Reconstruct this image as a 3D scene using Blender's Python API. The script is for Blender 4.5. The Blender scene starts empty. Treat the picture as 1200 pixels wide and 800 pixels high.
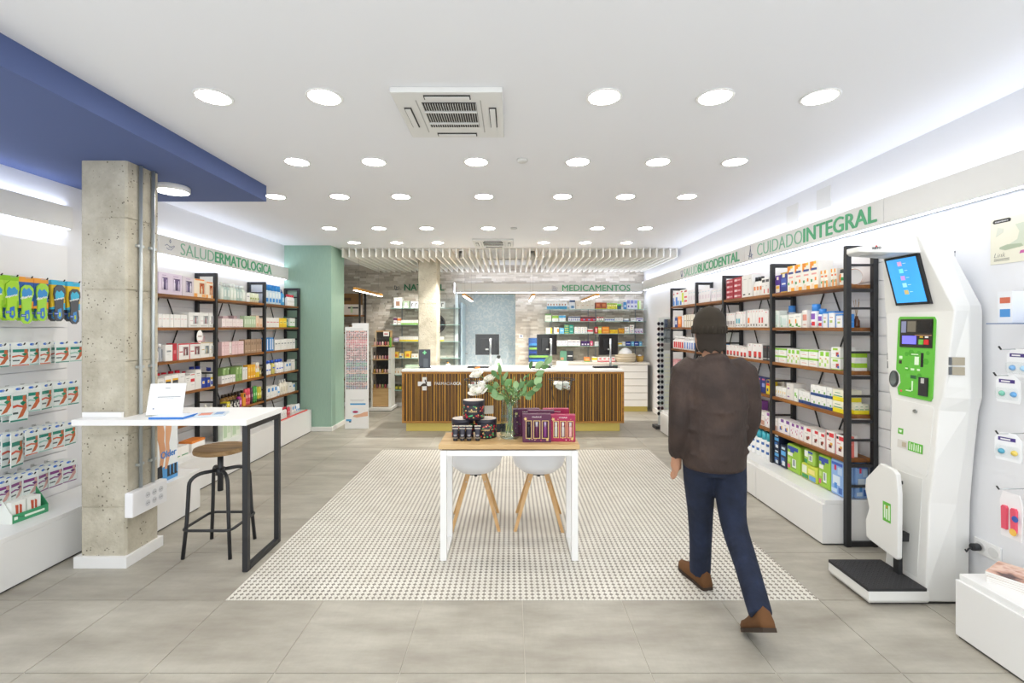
import bpy, math, random
from mathutils import Vector, Matrix

C = bpy.context.scene.collection
SC = bpy.context.scene
rnd = random.Random(7)
PI = math.pi

# ------------------------------------------------------------------ camera, world, exposure
cam_data = bpy.data.cameras.new('camera')
cam = bpy.data.objects.new('camera', cam_data)
C.objects.link(cam)
cam.location = (0, 0, 1.6)
cam.rotation_euler = (PI / 2, 0, 0)
cam_data.sensor_width = 36
cam_data.lens = 16.5
cam_data.shift_x = 0.0008
cam_data.shift_y = -0.0142
cam_data.clip_start = 0.05
SC.camera = cam
world = bpy.data.worlds.new('daylight')
SC.world = world
world.use_nodes = True
bg = world.node_tree.nodes['Background']
bg.inputs[0].default_value = (0.93, 0.97, 1.0, 1)
bg.inputs[1].default_value = 1.45
SC.view_settings.view_transform = 'Standard'
SC.view_settings.look = 'None'
SC.view_settings.gamma = 1.0
SC.view_settings.use_curve_mapping = False
SC.view_settings.exposure = 0.68
SC.cycles.max_bounces = 8
SC.cycles.diffuse_bounces = 5
SC.cycles.transparent_max_bounces = 24
SC.cycles.caustics_reflective = False
SC.cycles.caustics_refractive = False
SC.cycles.sample_clamp_indirect = 4.0
LAMP = 32.0      # ceiling downlights
SPOTW = 150.0     # spotlights between the baffles
STRIP = 7.5     # LED strips behind the fascias


# ------------------------------------------------------------------ materials
def lin(h):
    h = h.lstrip('#')
    out = []
    for i in (0, 2, 4):
        c = int(h[i:i + 2], 16) / 255
        out.append(c / 12.92 if c <= 0.04045 else ((c + 0.055) / 1.055) ** 2.4)
    return (*out, 1)


_mc = {}


def M(h, rough=0.5, metal=0.0, emit=0.0, spec=0.5):
    k = (h, rough, metal, emit, spec)
    if k in _mc:
        return _mc[k]
    m = bpy.data.materials.new('paint')
    m.use_nodes = True
    b = m.node_tree.nodes['Principled BSDF']
    b.inputs['Base Color'].default_value = lin(h)
    b.inputs['Roughness'].default_value = rough
    b.inputs['Metallic'].default_value = metal
    b.inputs['Specular IOR Level'].default_value = spec
    if emit:
        b.inputs['Emission Color'].default_value = lin(h)
        b.inputs['Emission Strength'].default_value = emit
    _mc[k] = m
    return m


class NT:
    """small node-tree helper"""

    def __init__(s, name, rough=0.5):
        s.m = bpy.data.materials.new(name)
        s.m.use_nodes = True
        s.t = s.m.node_tree
        s.b = s.t.nodes['Principled BSDF']
        s.b.inputs['Roughness'].default_value = rough

    def n(s, typ, **kw):
        nd = s.t.nodes.new(typ)
        for k, v in kw.items():
            if k.startswith('i_'):
                key = k[2:]
                nd.inputs[int(key) if key.isdigit() else key].default_value = v
            else:
                setattr(nd, k, v)
        return nd

    def l(s, a, b):
        s.t.links.new(a, b)

    def pos(s, scale=(1, 1, 1), obj=False):
        tc = s.n('ShaderNodeTexCoord')
        mp = s.n('ShaderNodeMapping')
        mp.inputs['Scale'].default_value = scale
        if obj:
            s.l(tc.outputs['Object'], mp.inputs[0])
        else:
            g = s.n('ShaderNodeNewGeometry')
            s.l(g.outputs['Position'], mp.inputs[0])
        return mp.outputs[0]

    def noise(s, vec, scale, detail=4, rough=0.55):
        nd = s.n('ShaderNodeTexNoise')
        nd.inputs['Scale'].default_value = scale
        nd.inputs['Detail'].default_value = detail
        nd.inputs['Roughness'].default_value = rough
        s.l(vec, nd.inputs['Vector'])
        return nd.outputs['Fac']

    def ramp(s, fac, stops):
        r = s.n('ShaderNodeValToRGB')
        el = r.color_ramp.elements
        while len(el) < len(stops):
            el.new(0.5)
        for e, (p, h) in zip(el, stops):
            e.position = p
            e.color = lin(h)
        s.l(fac, r.inputs[0])
        return r.outputs[0]

    def math(s, op, a, b=None, clamp=False):
        nd = s.n('ShaderNodeMath', operation=op, use_clamp=clamp)
        for i, v in enumerate((a, b)):
            if v is None:
                continue
            if isinstance(v, (int, float)):
                nd.inputs[i].default_value = v
            else:
                s.l(v, nd.inputs[i])
        return nd.outputs[0]

    def mix(s, fac, a, b, blend='MIX'):
        nd = s.n('ShaderNodeMix', data_type='RGBA', blend_type=blend)
        for i, v in ((0, fac), (6, a), (7, b)):
            if isinstance(v, str):
                nd.inputs[i].default_value = lin(v)
            elif isinstance(v, (int, float)):
                nd.inputs[i].default_value = v
            else:
                s.l(v, nd.inputs[i])
        return nd.outputs[2]

    def out(s, col, bump=None, bs=0.2, dist=0.01):
        s.l(col, s.b.inputs['Base Color'])
        if bump is not None:
            bn = s.n('ShaderNodeBump')
            bn.inputs['Strength'].default_value = bs
            bn.inputs['Distance'].default_value = dist
            s.l(bump, bn.inputs['Height'])
            s.l(bn.outputs[0], s.b.inputs['Normal'])
        return s.m

    def rand(s):
        return s.n('ShaderNodeObjectInfo').outputs['Random']


def m_concrete():
    t = NT('concrete', 0.85)
    p = t.pos()
    a = t.ramp(t.noise(p, 5, 6, 0.65), [(0.3, '#978f7d'), (0.5, '#bab3a1'), (0.68, '#d3cdbd')])
    fine = t.noise(p, 90, 3)
    a = t.mix(t.math('MULTIPLY', fine, 0.35), a, '#97907f')
    v = t.n('ShaderNodeTexVoronoi')
    v.inputs['Scale'].default_value = 42
    v.inputs['Randomness'].default_value = 1.0
    t.l(p, v.inputs['Vector'])
    big = t.noise(p, 9, 2)
    thr = t.math('MULTIPLY', t.math('SUBTRACT', big, 0.47), 1.6)
    pit = t.math('LESS_THAN', v.outputs['Distance'], thr)
    small = t.math('LESS_THAN', v.outputs['Distance'], 0.11)
    pit = t.math('MULTIPLY', pit, t.math('LESS_THAN', v.outputs['Distance'], 0.24))
    pit = t.math('MAXIMUM', t.math('MULTIPLY', pit, 0.8), t.math('MULTIPLY', small, 0.3))
    a = t.mix(t.math('MULTIPLY', t.noise(p, 2.2, 5, 0.7), 0.45), a, '#d6d0bd')
    c = t.mix(pit, a, '#5d564a')
    h = t.math('SUBTRACT', t.noise(p, 40, 5), t.math('MULTIPLY', pit, 1.5))
    return t.out(c, h, 0.6, 0.012)


def m_floor():
    t = NT('stoneware', 0.42)
    p = t.pos((1.0, 3.2, 1))
    q = t.pos((6, 1.2, 1))
    n = t.noise(p, 1.6, 7, 0.62)
    c = t.ramp(n, [(0.28, '#918b80'), (0.5, '#ada89c'), (0.72, '#c6c2b6')])
    c = t.mix(t.math('MULTIPLY', t.noise(q, 9, 5, 0.7), 0.35), c, '#8f8a7f')
    r = t.rand()
    c = t.mix(t.math('MULTIPLY', r, 0.16), c, '#88847a')
    t.l(t.math('ADD', t.math('MULTIPLY', n, 0.25), 0.33), t.b.inputs['Roughness'])
    return t.out(c, n, 0.03)


def m_mosaic():
    t = NT('patterned_tile', 0.45)
    per = 0.03625
    g = t.n('ShaderNodeNewGeometry')
    s = t.n('ShaderNodeSeparateXYZ')
    t.l(g.outputs['Position'], s.inputs[0])

    def cell(v, off):
        f = t.math('FRACT', t.math('DIVIDE', t.math('ADD', v, 50 * per + off), per))
        return t.math('ABSOLUTE', t.math('SUBTRACT', f, 0.5))
    u = cell(s.outputs[0], 0.0)
    v = cell(s.outputs[1], 0.0)
    d = t.math('ADD', u, v)
    dia = t.math('LESS_THAN', d, 0.37)
    core = t.math('LESS_THAN', d, 0.10)
    ring = t.math('SUBTRACT', dia, core)
    # small bridges between the diamonds
    br = t.math('MULTIPLY', t.math('LESS_THAN', u, 0.06), t.math('GREATER_THAN', v, 0.3))
    corner = t.math('LESS_THAN', t.math('ADD', t.math('SUBTRACT', 0.5, u), t.math('SUBTRACT', 0.5, v)), 0.10)
    light = t.ramp(t.noise(t.pos(), 6, 3), [(0.3, '#d6d2c8'), (0.7, '#e4e1d8')])
    dark = t.mix(t.rand(), '#6b645a', '#80786c')
    c = t.mix(t.math('MULTIPLY', br, 0.45), light, dark)
    c = t.mix(t.math('MULTIPLY', corner, 0.5), c, dark)
    c = t.mix(ring, c, dark)
    c = t.mix(t.math('MULTIPLY', core, 0.4), c, dark)
    return t.out(c)


def m_wood(name, c0, c1, c2, axis=1, rough=0.5, sc=1.0, obj=True):
    t = NT(name, rough)
    s = [22 * sc, 22 * sc, 22 * sc]
    s[axis] = 1.6 * sc
    p = t.pos(tuple(s), obj)
    rr = t.rand()
    ad = t.n('ShaderNodeVectorMath', operation='ADD')
    t.l(p, ad.inputs[0])
    cmb = t.n('ShaderNodeCombineXYZ')
    for i in range(3):
        t.l(t.math('MULTIPLY', rr, 37.0), cmb.inputs[i])
    t.l(cmb.outputs[0], ad.inputs[1])
    n = t.noise(ad.outputs[0], 1.0, 5, 0.6)
    c = t.ramp(n, [(0.3, c0), (0.5, c1), (0.72, c2)])
    return t.out(c, n, 0.08, 0.003)


def m_slat():
    t = NT('walnut', 0.5)
    p = t.pos((30, 30, 2.5))
    n = t.noise(p, 1.0, 5)
    c = t.ramp(n, [(0.3, '#482d0c'), (0.55, '#664110'), (0.75, '#875b1d')])
    c = t.mix(t.math('MULTIPLY', t.rand(), 0.5), c, '#50300a')
    return t.out(c, n, 0.05, 0.002)


def m_brick():
    t = NT('brick_face', 0.9)
    g = t.n('ShaderNodeNewGeometry')
    r = g.outputs['Random Per Island']
    p = t.pos()
    c = t.ramp(r, [(0.0, '#b3ab9e'), (0.4, '#cfc7ba'), (0.75, '#e0d9ce'), (1.0, '#ebe7df')])
    c = t.mix(t.math('MULTIPLY', t.noise(p, 18, 5, 0.7), 0.55), c, '#9b9185')
    return t.out(c, t.noise(p, 40, 5), 0.5, 0.01)


def m_wallpaper():
    t = NT('blue_wallpaper', 0.6)
    p = t.pos((1, 1, 1))
    n2 = t.n('ShaderNodeTexNoise', noise_dimensions='3D')
    n2.inputs['Scale'].default_value = 4
    t.l(p, n2.inputs['Vector'])
    w = t.n('ShaderNodeTexWave', wave_type='RINGS')
    w.inputs['Scale'].default_value = 5.0
    w.inputs['Distortion'].default_value = 16
    w.inputs['Detail'].default_value = 2
    w.inputs['Detail Scale'].default_value = 1.4
    t.l(p, w.inputs['Vector'])
    c = t.ramp(w.outputs['Fac'], [(0.3, '#d0dfe7'), (0.62, '#d9e5ec'), (0.9, '#e6eef2')])
    return t.out(c)


def m_green():
    t = NT('green_wall', 0.8)
    n = t.noise(t.pos((120, 120, 8)), 1, 3)
    return t.out(t.ramp(n, [(0.3, '#94b3a2'), (0.7, '#9dbbaa')]), n, 0.05, 0.002)


def m_chart():
    """printed grid of shade dots: rows of nail colours"""
    t = NT('shade_chart', 0.4)
    tc = t.n('ShaderNodeTexCoord')
    s = t.n('ShaderNodeSeparateXYZ')
    t.l(tc.outputs['Object'], s.inputs[0])
    nx, nz = 15.0, 46.0
    u = t.math('MULTIPLY', t.math('ADD', s.outputs[0], 0.165), nx / 0.33)
    v = t.math('MULTIPLY', s.outputs[2], nz / 0.92)
    fu = t.math('ABSOLUTE', t.math('SUBTRACT', t.math('FRACT', u), 0.5))
    fv = t.math('ABSOLUTE', t.math('SUBTRACT', t.math('FRACT', v), 0.5))
    dot = t.math('MULTIPLY', t.math('LESS_THAN', fu, 0.4), t.math('LESS_THAN', fv, 0.36))
    iu, iv = t.math('FLOOR', u), t.math('FLOOR', v)
    cb = t.n('ShaderNodeCombineXYZ')
    t.l(iu, cb.inputs[0])
    t.l(iv, cb.inputs[1])
    wn = t.n('ShaderNodeTexWhiteNoise', noise_dimensions='2D')
    t.l(cb.outputs[0], wn.inputs['Vector'])
    rowr = t.n('ShaderNodeTexWhiteNoise', noise_dimensions='1D')
    t.l(t.math('FLOOR', t.math('DIVIDE', iv, 3.0)), rowr.inputs['W'])
    k = t.math('ADD', t.math('MULTIPLY', wn.outputs[0], 0.35), t.math('MULTIPLY', rowr.outputs[0], 0.65))
    top = t.ramp(k, [(0.1, '#d8707f'), (0.3, '#c02a48'), (0.42, '#e0b4b4'), (0.55, '#8f1a30'), (0.7, '#3b1c26'), (0.9, '#d8622a')])
    bot = t.ramp(k, [(0.1, '#dba898'), (0.3, '#4b2a28'), (0.42, '#8a1f34'), (0.55, '#2a5a92'), (0.68, '#1a1a1e'), (0.85, '#3f9a7a')])
    c = t.mix(t.math('GREATER_THAN', iv, 22.0), bot, top)
    c = t.mix(dot, '#f3f3f1', c)
    return t.out(c)


def m_glass(name, tint='#f4fbfa', ior=1.45, gloss=0.06):
    """thin clear pane: transparent with a faint mirror"""
    m = bpy.data.materials.new(name)
    m.use_nodes = True
    nt = m.node_tree
    nt.nodes.clear()
    o = nt.nodes.new('ShaderNodeOutputMaterial')
    mx = nt.nodes.new('ShaderNodeMixShader')
    tr = nt.nodes.new('ShaderNodeBsdfTransparent')
    gl = nt.nodes.new('ShaderNodeBsdfGlossy')
    lw = nt.nodes.new('ShaderNodeLayerWeight')
    pw = nt.nodes.new('ShaderNodeMath')
    pw.operation = 'POWER'
    pw.inputs[1].default_value = 4.0
    fr = nt.nodes.new('ShaderNodeMath')
    fr.operation = 'MULTIPLY_ADD'
    fr.inputs[1].default_value = 0.55
    fr.inputs[2].default_value = (ior - 1) ** 2 / (ior + 1) ** 2
    nt.links.new(lw.outputs['Facing'], pw.inputs[0])
    nt.links.new(pw.outputs[0], fr.inputs[0])
    tr.inputs[0].default_value = lin(tint)
    gl.inputs['Roughness'].default_value = gloss
    nt.links.new(fr.outputs[0], mx.inputs[0])
    nt.links.new(tr.outputs[0], mx.inputs[1])
    nt.links.new(gl.outputs[0], mx.inputs[2])
    nt.links.new(mx.outputs[0], o.inputs[0])
    return m


def m_leather():
    t = NT('jacket_cloth', 0.75)
    p = t.pos()
    c = t.ramp(t.noise(p, 7, 5), [(0.3, '#2a1f1a'), (0.55, '#3a2c26'), (0.75, '#4a3930')])
    return t.out(c, t.noise(t.pos((1, 1, 0.6)), 14, 3), 0.5, 0.03)


def m_denim():
    t = NT('denim', 0.9)
    c = t.ramp(t.noise(t.pos(), 9, 5), [(0.3, '#10182a'), (0.6, '#19233a'), (0.8, '#243049')])
    return t.out(c, t.noise(t.pos(), 20, 3), 0.4, 0.02)


def m_magazine():
    t = NT('magazine_cover', 0.25)
    n = t.noise(t.pos(), 9, 3)
    return t.out(t.ramp(n, [(0.3, '#5a3a36'), (0.42, '#c99a86'), (0.55, '#e8c8b6'), (0.68, '#b06a5e'), (0.8, '#efe2da')]))


CONC, FLOORM, MOSAIC = m_concrete(), m_floor(), m_mosaic()
SHELFW = m_wood('shelf_wood', '#5c3712', '#85521f', '#a8702f', 1, 0.5)
OAK = m_wood('oak', '#b08a58', '#c8a573', '#d6b887', 0, 0.45)
OAKZ = m_wood('oak_leg', '#b98d55', '#cda36b', '#dab582', 2, 0.45)
SEATW = m_wood('seat_wood', '#6d5333', '#92734a', '#b0916a', 0, 0.5)
FRAMEW = m_wood('counter_frame', '#8a5c22', '#a8742f', '#bb8840', 0, 0.45, obj=False)
SLAT, BRICK, WALLP, GREEN = m_slat(), m_brick(), m_wallpaper(), m_green()
GLASS = m_glass('clear_glass')
ACRYL = m_glass('acrylic', '#fdfefe', 1.28)
CHART, JACKET, DENIM, MAGAZ = m_chart(), m_leather(), m_denim(), m_magazine()
WHITE = M('#ebebea', 0.6)
WALLW = M('#e5e6e9', 0.85)
CEILW = M('#e9eaed', 0.9)
PLINTH = M('#e9e9e8', 0.35)
BLACK = M('#26272a', 0.45)
STEEL = M('#b8bcbe', 0.3, 1.0)
GALV = M('#c3cacc', 0.4, 0.7)
BRASS = M('#e2cf72', 0.4, 0.15)
FASCIA = M('#dcdcda', 0.5)
GREENT = M('#4fa678', 0.5)
BLUES = M('#51618f', 0.75)


# ------------------------------------------------------------------ mesh builder
class MB:
    def __init__(s):
        s.v, s.f, s.mi, s.sm, s.mats = [], [], [], [], []

    def mat(s, m):
        if m not in s.mats:
            s.mats.append(m)
        return s.mats.index(m)

    def add(s, vs, fs, m, smooth=False, xf=None):
        o = len(s.v)
        if xf is not None:
            vs = [tuple(xf @ Vector(p)) for p in vs]
        s.v += [tuple(p) for p in vs]
        k = s.mat(m)
        for f in fs:
            s.f.append(tuple(i + o for i in f))
            s.mi.append(k)
            s.sm.append(smooth)
        return s

    def box(s, x0, x1, y0, y1, z0, z1, m, xf=None):
        vs = [(x, y, z) for z in (z0, z1) for y in (y0, y1) for x in (x0, x1)]
        return s.add(vs, [(0, 2, 3, 1), (4, 5, 7, 6), (0, 1, 5, 4), (2, 6, 7, 3), (0, 4, 6, 2), (1, 3, 7, 5)], m, False, xf)

    def quad(s, pts, m, xf=None):
        return s.add(pts, [tuple(range(len(pts)))], m, False, xf)

    def cyl(s, p0, p1, r0, m, r1=None, n=12, caps=True, smooth=True):
        r1 = r0 if r1 is None else r1
        return s.tube([p0, p1], [r0, r1], m, n, caps, smooth)

    def tube(s, pts, r, m, n=8, caps=True, smooth=True, closed=False):
        pts = [Vector(p) for p in pts]
        N = len(pts)
        rs = r if isinstance(r, (list, tuple)) else [r] * N
        vs, fs = [], []
        prev = None
        for i, p in enumerate(pts):
            if closed:
                t = pts[(i + 1) % N] - pts[i - 1]
            else:
                t = pts[min(i + 1, N - 1)] - pts[max(i - 1, 0)]
            t.normalize()
            if prev is None:
                a = Vector((0, 0, 1)) if abs(t.z) < 0.9 else Vector((1, 0, 0))
                u = t.cross(a).normalized()
            else:
                u = (prev - t * prev.dot(t)).normalized()
            prev = u
            w = t.cross(u)
            for k in range(n):
                a = 2 * PI * k / n
                vs.append(p + u * (math.cos(a) * rs[i]) + w * (math.sin(a) * rs[i]))
        for i in range(N if closed else N - 1):
            j = (i + 1) % N
            for k in range(n):
                k2 = (k + 1) % n
                fs.append((i * n + k, i * n + k2, j * n + k2, j * n + k))
        s.add(vs, fs, m, smooth)
        if caps and not closed:
            o = len(s.v) - len(vs)
            k = s.mat(m)
            for q in (tuple(o + i for i in range(n))[::-1], tuple(o + (N - 1) * n + i for i in range(n))):
                s.f.append(q)
                s.mi.append(k)
                s.sm.append(False)
        return s

    def lathe(s, prof, m, n=18, c=(0, 0, 0), smooth=True, sx=1.0, sy=1.0, cap=True):
        vs, fs = [], []
        for r, z in prof:
            for k in range(n):
                a = 2 * PI * k / n
                vs.append((c[0] + r * math.cos(a) * sx, c[1] + r * math.sin(a) * sy, c[2] + z))
        for i in range(len(prof) - 1):
            for k in range(n):
                k2 = (k + 1) % n
                fs.append((i * n + k, i * n + k2, (i + 1) * n + k2, (i + 1) * n + k))
        if cap and prof[0][0] > 1e-5 and abs(prof[0][1] - prof[1][1]) > 1e-6:
            fs.append(tuple(range(n))[::-1])
        if cap and prof[-1][0] > 1e-5 and abs(prof[-1][1] - prof[-2][1]) > 1e-6:
            fs.append(tuple((len(prof) - 1) * n + k for k in range(n)))
        return s.add(vs, fs, m, smooth)

    def prism(s, poly, a0, a1, m, plane='xy', xf=None):
        """poly extruded along the missing axis from a0 to a1"""
        def P(p, a):
            return {'xy': (p[0], p[1], a), 'xz': (p[0], a, p[1]), 'yz': (a, p[0], p[1])}[plane]
        n = len(poly)
        vs = [P(p, a0) for p in poly] + [P(p, a1) for p in poly]
        fs = [tuple(range(n))[::-1], tuple(range(n, 2 * n))]
        for i in range(n):
            j = (i + 1) % n
            fs.append((i, j, n + j, n + i))
        return s.add(vs, fs, m, False, xf)

    def loft(s, rings, m, smooth=False, caps=True):
        n = len(rings[0])
        vs = [p for r in rings for p in r]
        fs = []
        for i in range(len(rings) - 1):
            for k in range(n):
                k2 = (k + 1) % n
                fs.append((i * n + k, i * n + k2, (i + 1) * n + k2, (i + 1) * n + k))
        if caps:
            fs.append(tuple(range(n))[::-1])
            fs.append(tuple((len(rings) - 1) * n + k for k in range(n)))
        return s.add(vs, fs, m, smooth)

    def disc(s, c, rx, rz, m, axis='y', n=16):
        pts = []
        for k in range(n):
            a = 2 * PI * k / n
            u, w = rx * math.cos(a), rz * math.sin(a)
            pts.append({'y': (c[0] + u, c[1], c[2] + w), 'x': (c[0], c[1] + u, c[2] + w), 'z': (c[0] + u, c[1] + w, c[2])}[axis])
        return s.quad(pts, m)

    def mesh(s, name):
        me = bpy.data.meshes.new(name)
        me.from_pydata(s.v, [], s.f)
        for m in s.mats:
            me.materials.append(m)
        me.polygons.foreach_set('material_index', s.mi)
        me.polygons.foreach_set('use_smooth', s.sm)
        me.update()
        return me

    def build(s, name, parent=None, loc=(0, 0, 0), rz=0, bevel=0, kind=None):
        return obj(name, s.mesh(name), parent, loc, rz, bevel, kind)


def obj(name, me, parent=None, loc=(0, 0, 0), rz=0, bevel=0, kind=None):
    o = bpy.data.objects.new(name, me)
    C.objects.link(o)
    o.location = loc
    o.rotation_euler = (0, 0, rz)
    if parent is not None:
        o.parent = parent
    if bevel:
        b = o.modifiers.new('bevel', 'BEVEL')
        b.width = bevel
        b.segments = 2
        b.limit_method = 'ANGLE'
    if kind:
        o['kind'] = kind
    return o


def tag(o, label, cat, group=None):
    o['label'] = label
    o['category'] = cat
    if group:
        o['group'] = group
    return o


def thing(name, label, cat, loc=(0, 0, 0), rz=0, group=None):
    o = bpy.data.objects.new(name, None)
    C.objects.link(o)
    o.empty_display_size = 0.1
    o.location = loc
    o.rotation_euler = (0, 0, rz)
    return tag(o, label, cat, group)


def copy_tree(o, parent=None):
    c = o.copy()
    C.objects.link(c)
    if parent is not None:
        c.parent = parent
    for ch in list(o.children):
        copy_tree(ch, c)
    return c


def struct(name, mb, bevel=0, parent=None):
    return mb.build(name, parent, bevel=bevel, kind='structure' if parent is None else None)


def text_mesh(txt, width, height, m, off=0.0, depth=0.004, align='L', shear=0.0):
    """lettering in the XZ plane facing -Y, fitted to width x height, origin at lower left"""
    cu = bpy.data.curves.new('lettering', 'FONT')
    cu.body = txt
    cu.size = 1
    cu.offset = min(off, 0.0)
    cu.extrude = 0.5
    cu.shear = shear
    cu.resolution_u = 3
    o = bpy.data.objects.new('lettering', cu)
    C.objects.link(o)
    dg = bpy.context.evaluated_depsgraph_get()
    me = bpy.data.meshes.new_from_object(o.evaluated_get(dg))
    bpy.data.objects.remove(o)
    bpy.data.curves.remove(cu)
    xs = [v.co.x for v in me.vertices]
    ys = [v.co.y for v in me.vertices]
    x0, x1, y0, y1 = min(xs), max(xs), min(ys), max(ys)
    kx = width / (x1 - x0)
    ky = height / (y1 - y0) if height else kx
    for v in me.vertices:
        x, y, z = v.co
        v.co = ((x - x0) * kx, -(z + 0.5) * depth, (y - y0) * ky)
    me.materials.clear()
    me.materials.append(m)
    me.name = 'lettering'
    if off > 0.002:
        # a bolder weight: the same letters again, shifted a hair each way
        d = off * ky * 2.0
        vs = [tuple(v.co) for v in me.vertices]
        fs = [tuple(p.vertices) for p in me.polygons]
        n = len(vs)
        V = [(x + dx, y + dy, z + dz) for dx, dy, dz in ((0, 0, 0), (d, -2e-5, 0), (-d, -4e-5, 0), (0, -6e-5, d * .5), (0, -8e-5, -d * .5)) for x, y, z in vs]
        F = [tuple(i + k * n for i in f) for k in range(5) for f in fs]
        me = bpy.data.meshes.new('lettering')
        me.from_pydata(V, [], F)
        me.materials.append(m)
    return me
# ------------------------------------------------------------------ room shell
XL, XR, YB, YF, ZC = -3.48, 2.68, 9.5, -0.6, 2.85
FX0, FX1, FY0, FY1 = -1.675, 1.805, 2.75, 6.12      # patterned tile field

floor = struct('floor', MB().box(XL - 0.1, XR + 0.1, YF, 10.4, -0.06, -0.0035, M('#c9c5ba', 0.8)))
T = 0.58
tile_cache = {}


def tile(x0, x1, y0, y1, m, nm='tile', gap=0.0022, top=0.0):
    k = (round(x1 - x0, 4), round(y1 - y0, 4), m.name)
    if k not in tile_cache:
        w, d = (x1 - x0) / 2 - gap, (y1 - y0) / 2 - gap
        b = MB().box(-w, w, -d, d, -0.0034, 0, m)
        tile_cache[k] = b.mesh(nm)
    return obj(nm, tile_cache[k], floor, ((x0 + x1) / 2, (y0 + y1) / 2, top))


xs = [XL] + [FX0 + T * i for i in range(-3, 13) if XL + 0.05 < FX0 + T * i < XR - 0.05] + [XR]
ys = [YF] + [FY0 + T * i for i in range(-6, 14) if YF + 0.02 < FY0 + T * i < 10.3] + [10.4]
for i in range(len(xs) - 1):
    for j in range(len(ys) - 1):
        x0, x1, y0, y1 = xs[i], xs[i + 1], ys[j], ys[j + 1]
        if y0 > YB + 0.1 and (x1 < -1.3 or x0 > 0.3):
            continue
        if FX0 - 0.01 < x0 and x1 < FX1 + 0.01 and y1 > FY0 + 0.01 and y0 < FY1 - 0.01:
            if y1 > FY1 + 0.02:
                tile(x0, x1, FY1, y1, FLOORM)
            continue
        tile(x0, x1, y0, y1, FLOORM)
nx, ny = 12, 12
for i in range(nx):
    for j in range(ny):
        a, b = (FX1 - FX0) / nx, (FY1 - FY0) / ny
        tile(FX0 + a * i, FX0 + a * (i + 1), FY0 + b * j, FY0 + b * (j + 1), MOSAIC, 'patterned_tile', 0.0006)

struct('ceiling', MB().box(XL - 0.1, XR + 0.1, YF, YB + 0.1, ZC, ZC + 0.1, CEILW))
struct('ceiling_soffit', MB().box(XL, -2.17, YF, 4.16, 2.71, ZC, BLUES))
struct('wall_left', MB().box(XL - 0.1, XL, YF, YB, 0, ZC, WALLW))
struct('wall_right', MB().box(XR, XR + 0.1, YF, YB, 0, ZC, WALLW))
# back wall with the opening to the corridor, faced with split stone
DX0, DX1, DZ = -1.07, 0.085, 2.27
wb = MB()
wb.box(XL - 0.1, DX0, YB, YB + 0.1, 0, ZC, M('#c3bbae', 0.95))
wb.box(DX1, XR + 0.1, YB, YB + 0.1, 0, ZC, M('#c3bbae', 0.95))
wb.box(DX0, DX1, YB, YB + 0.1, DZ, ZC, M('#c3bbae', 0.95))
wall_back = struct('wall_back', wb)
bm_ = MB()
r2 = random.Random(3)
z = 0.0
row = 0
while z < ZC - 0.005:
    h = r2.choice([0.036, 0.042, 0.048])
    h = min(h, ZC - z)
    x = XL - r2.random() * 0.2
    while x < XR:
        w = r2.uniform(0.09, 0.22)
        a, b = max(x, XL), min(x + w, XR)
        segs = [(a, b)]
        if z < DZ:
            segs = []
            if a < DX0:
                segs.append((a, min(b, DX0)))
            if b > DX1:
                segs.append((max(a, DX1), b))
        for a, b in segs:
            if b - a > 0.02:
                bm_.box(a + 0.002, b - 0.002, YB - r2.uniform(0.012, 0.028), YB + 0.01, z + 0.002, z + h - 0.002, BRICK)
        x += w
    z += h
    row += 1
br = bm_.build('bricks', wall_back, kind='stuff')
# corridor behind the opening
JW = M('#e3ebef', 0.7)
struct('wall_corridor', MB().box(-1.3, 0.3, 10.35, 10.4, 0, 2.5, WALLP))
struct('trim_1', MB().box(DX0 - 0.06, DX0, YB - 0.03, 10.35, 0, 2.33, JW).box(DX1, DX1 + 0.02, YB + 0.1, 10.35, 0, 2.33, JW)
       .box(DX0, DX1, YB + 0.1, 10.35, DZ + 0.06, 2.37, JW))
door = thing('door', 'narrow pale blue door leaf standing open at the corridor opening', 'door', (DX0 + 0.03, YB + 0.14, 0))
MB().box(0, 0.04, 0, 0.66, 0.01, 2.1, M('#bcd3df', 0.5)).build('leaf', door, bevel=0.004)
MB().cyl((0.04, 0.58, 1.02), (0.09, 0.58, 1.02), 0.01, STEEL).cyl((0.09, 0.59, 1.02), (0.09, 0.46, 1.02), 0.009, STEEL).build('handle', door)
# green projecting wall
struct('wall_inner', MB().box(XL, -2.76, 7.2, 7.75, 0, ZC, GREEN))
struct('trim_2', MB().prism([(XL, 7.18), (-2.742, 7.18), (-2.742, 7.77), (XL, 7.77)], 0, 0.07, M('#e4e4e0', 0.5)), bevel=0.004)
struct('baseboard_right', MB().box(XR - 0.015, XR, 7.3, 8.84, 0, 0.09, WHITE))
struct('baseboard_back', MB().box(XL, -1.15, YB - 0.045, YB - 0.028, 0, 0.08, WHITE))
struct('baseboard_left', MB().box(XL, XL + 0.015, 7.77, YB - 0.05, 0, 0.08, WHITE))

# concrete columns cast in lifts
def column(x0, x1, y0, y1, ztop, joints, name):
    mb = MB()
    r = random.Random(len(joints))
    zz = [0] + joints + [ztop]
    for a, b in zip(zz[:-1], zz[1:]):
        e = r.uniform(-0.003, 0.003)
        c = 0.012
        lo, hi = a + (0.004 if a else 0), b - (0.004 if b < ztop else 0)
        p = [(x0 + c + e, y0 + e), (x1 - c + e, y0 + e), (x1 + e, y0 + c + e), (x1 + e, y1 - c), (x1 - c, y1), (x0 + c, y1), (x0, y1 - c), (x0, y0 + c)]
        mb.prism(p, lo, hi, CONC)
        if a:
            mb.box(x0 + 0.006, x1 - 0.006, y0 + 0.006, y1 - 0.006, a - 0.006, a + 0.006, CONC)
    return struct(name, mb)


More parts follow.
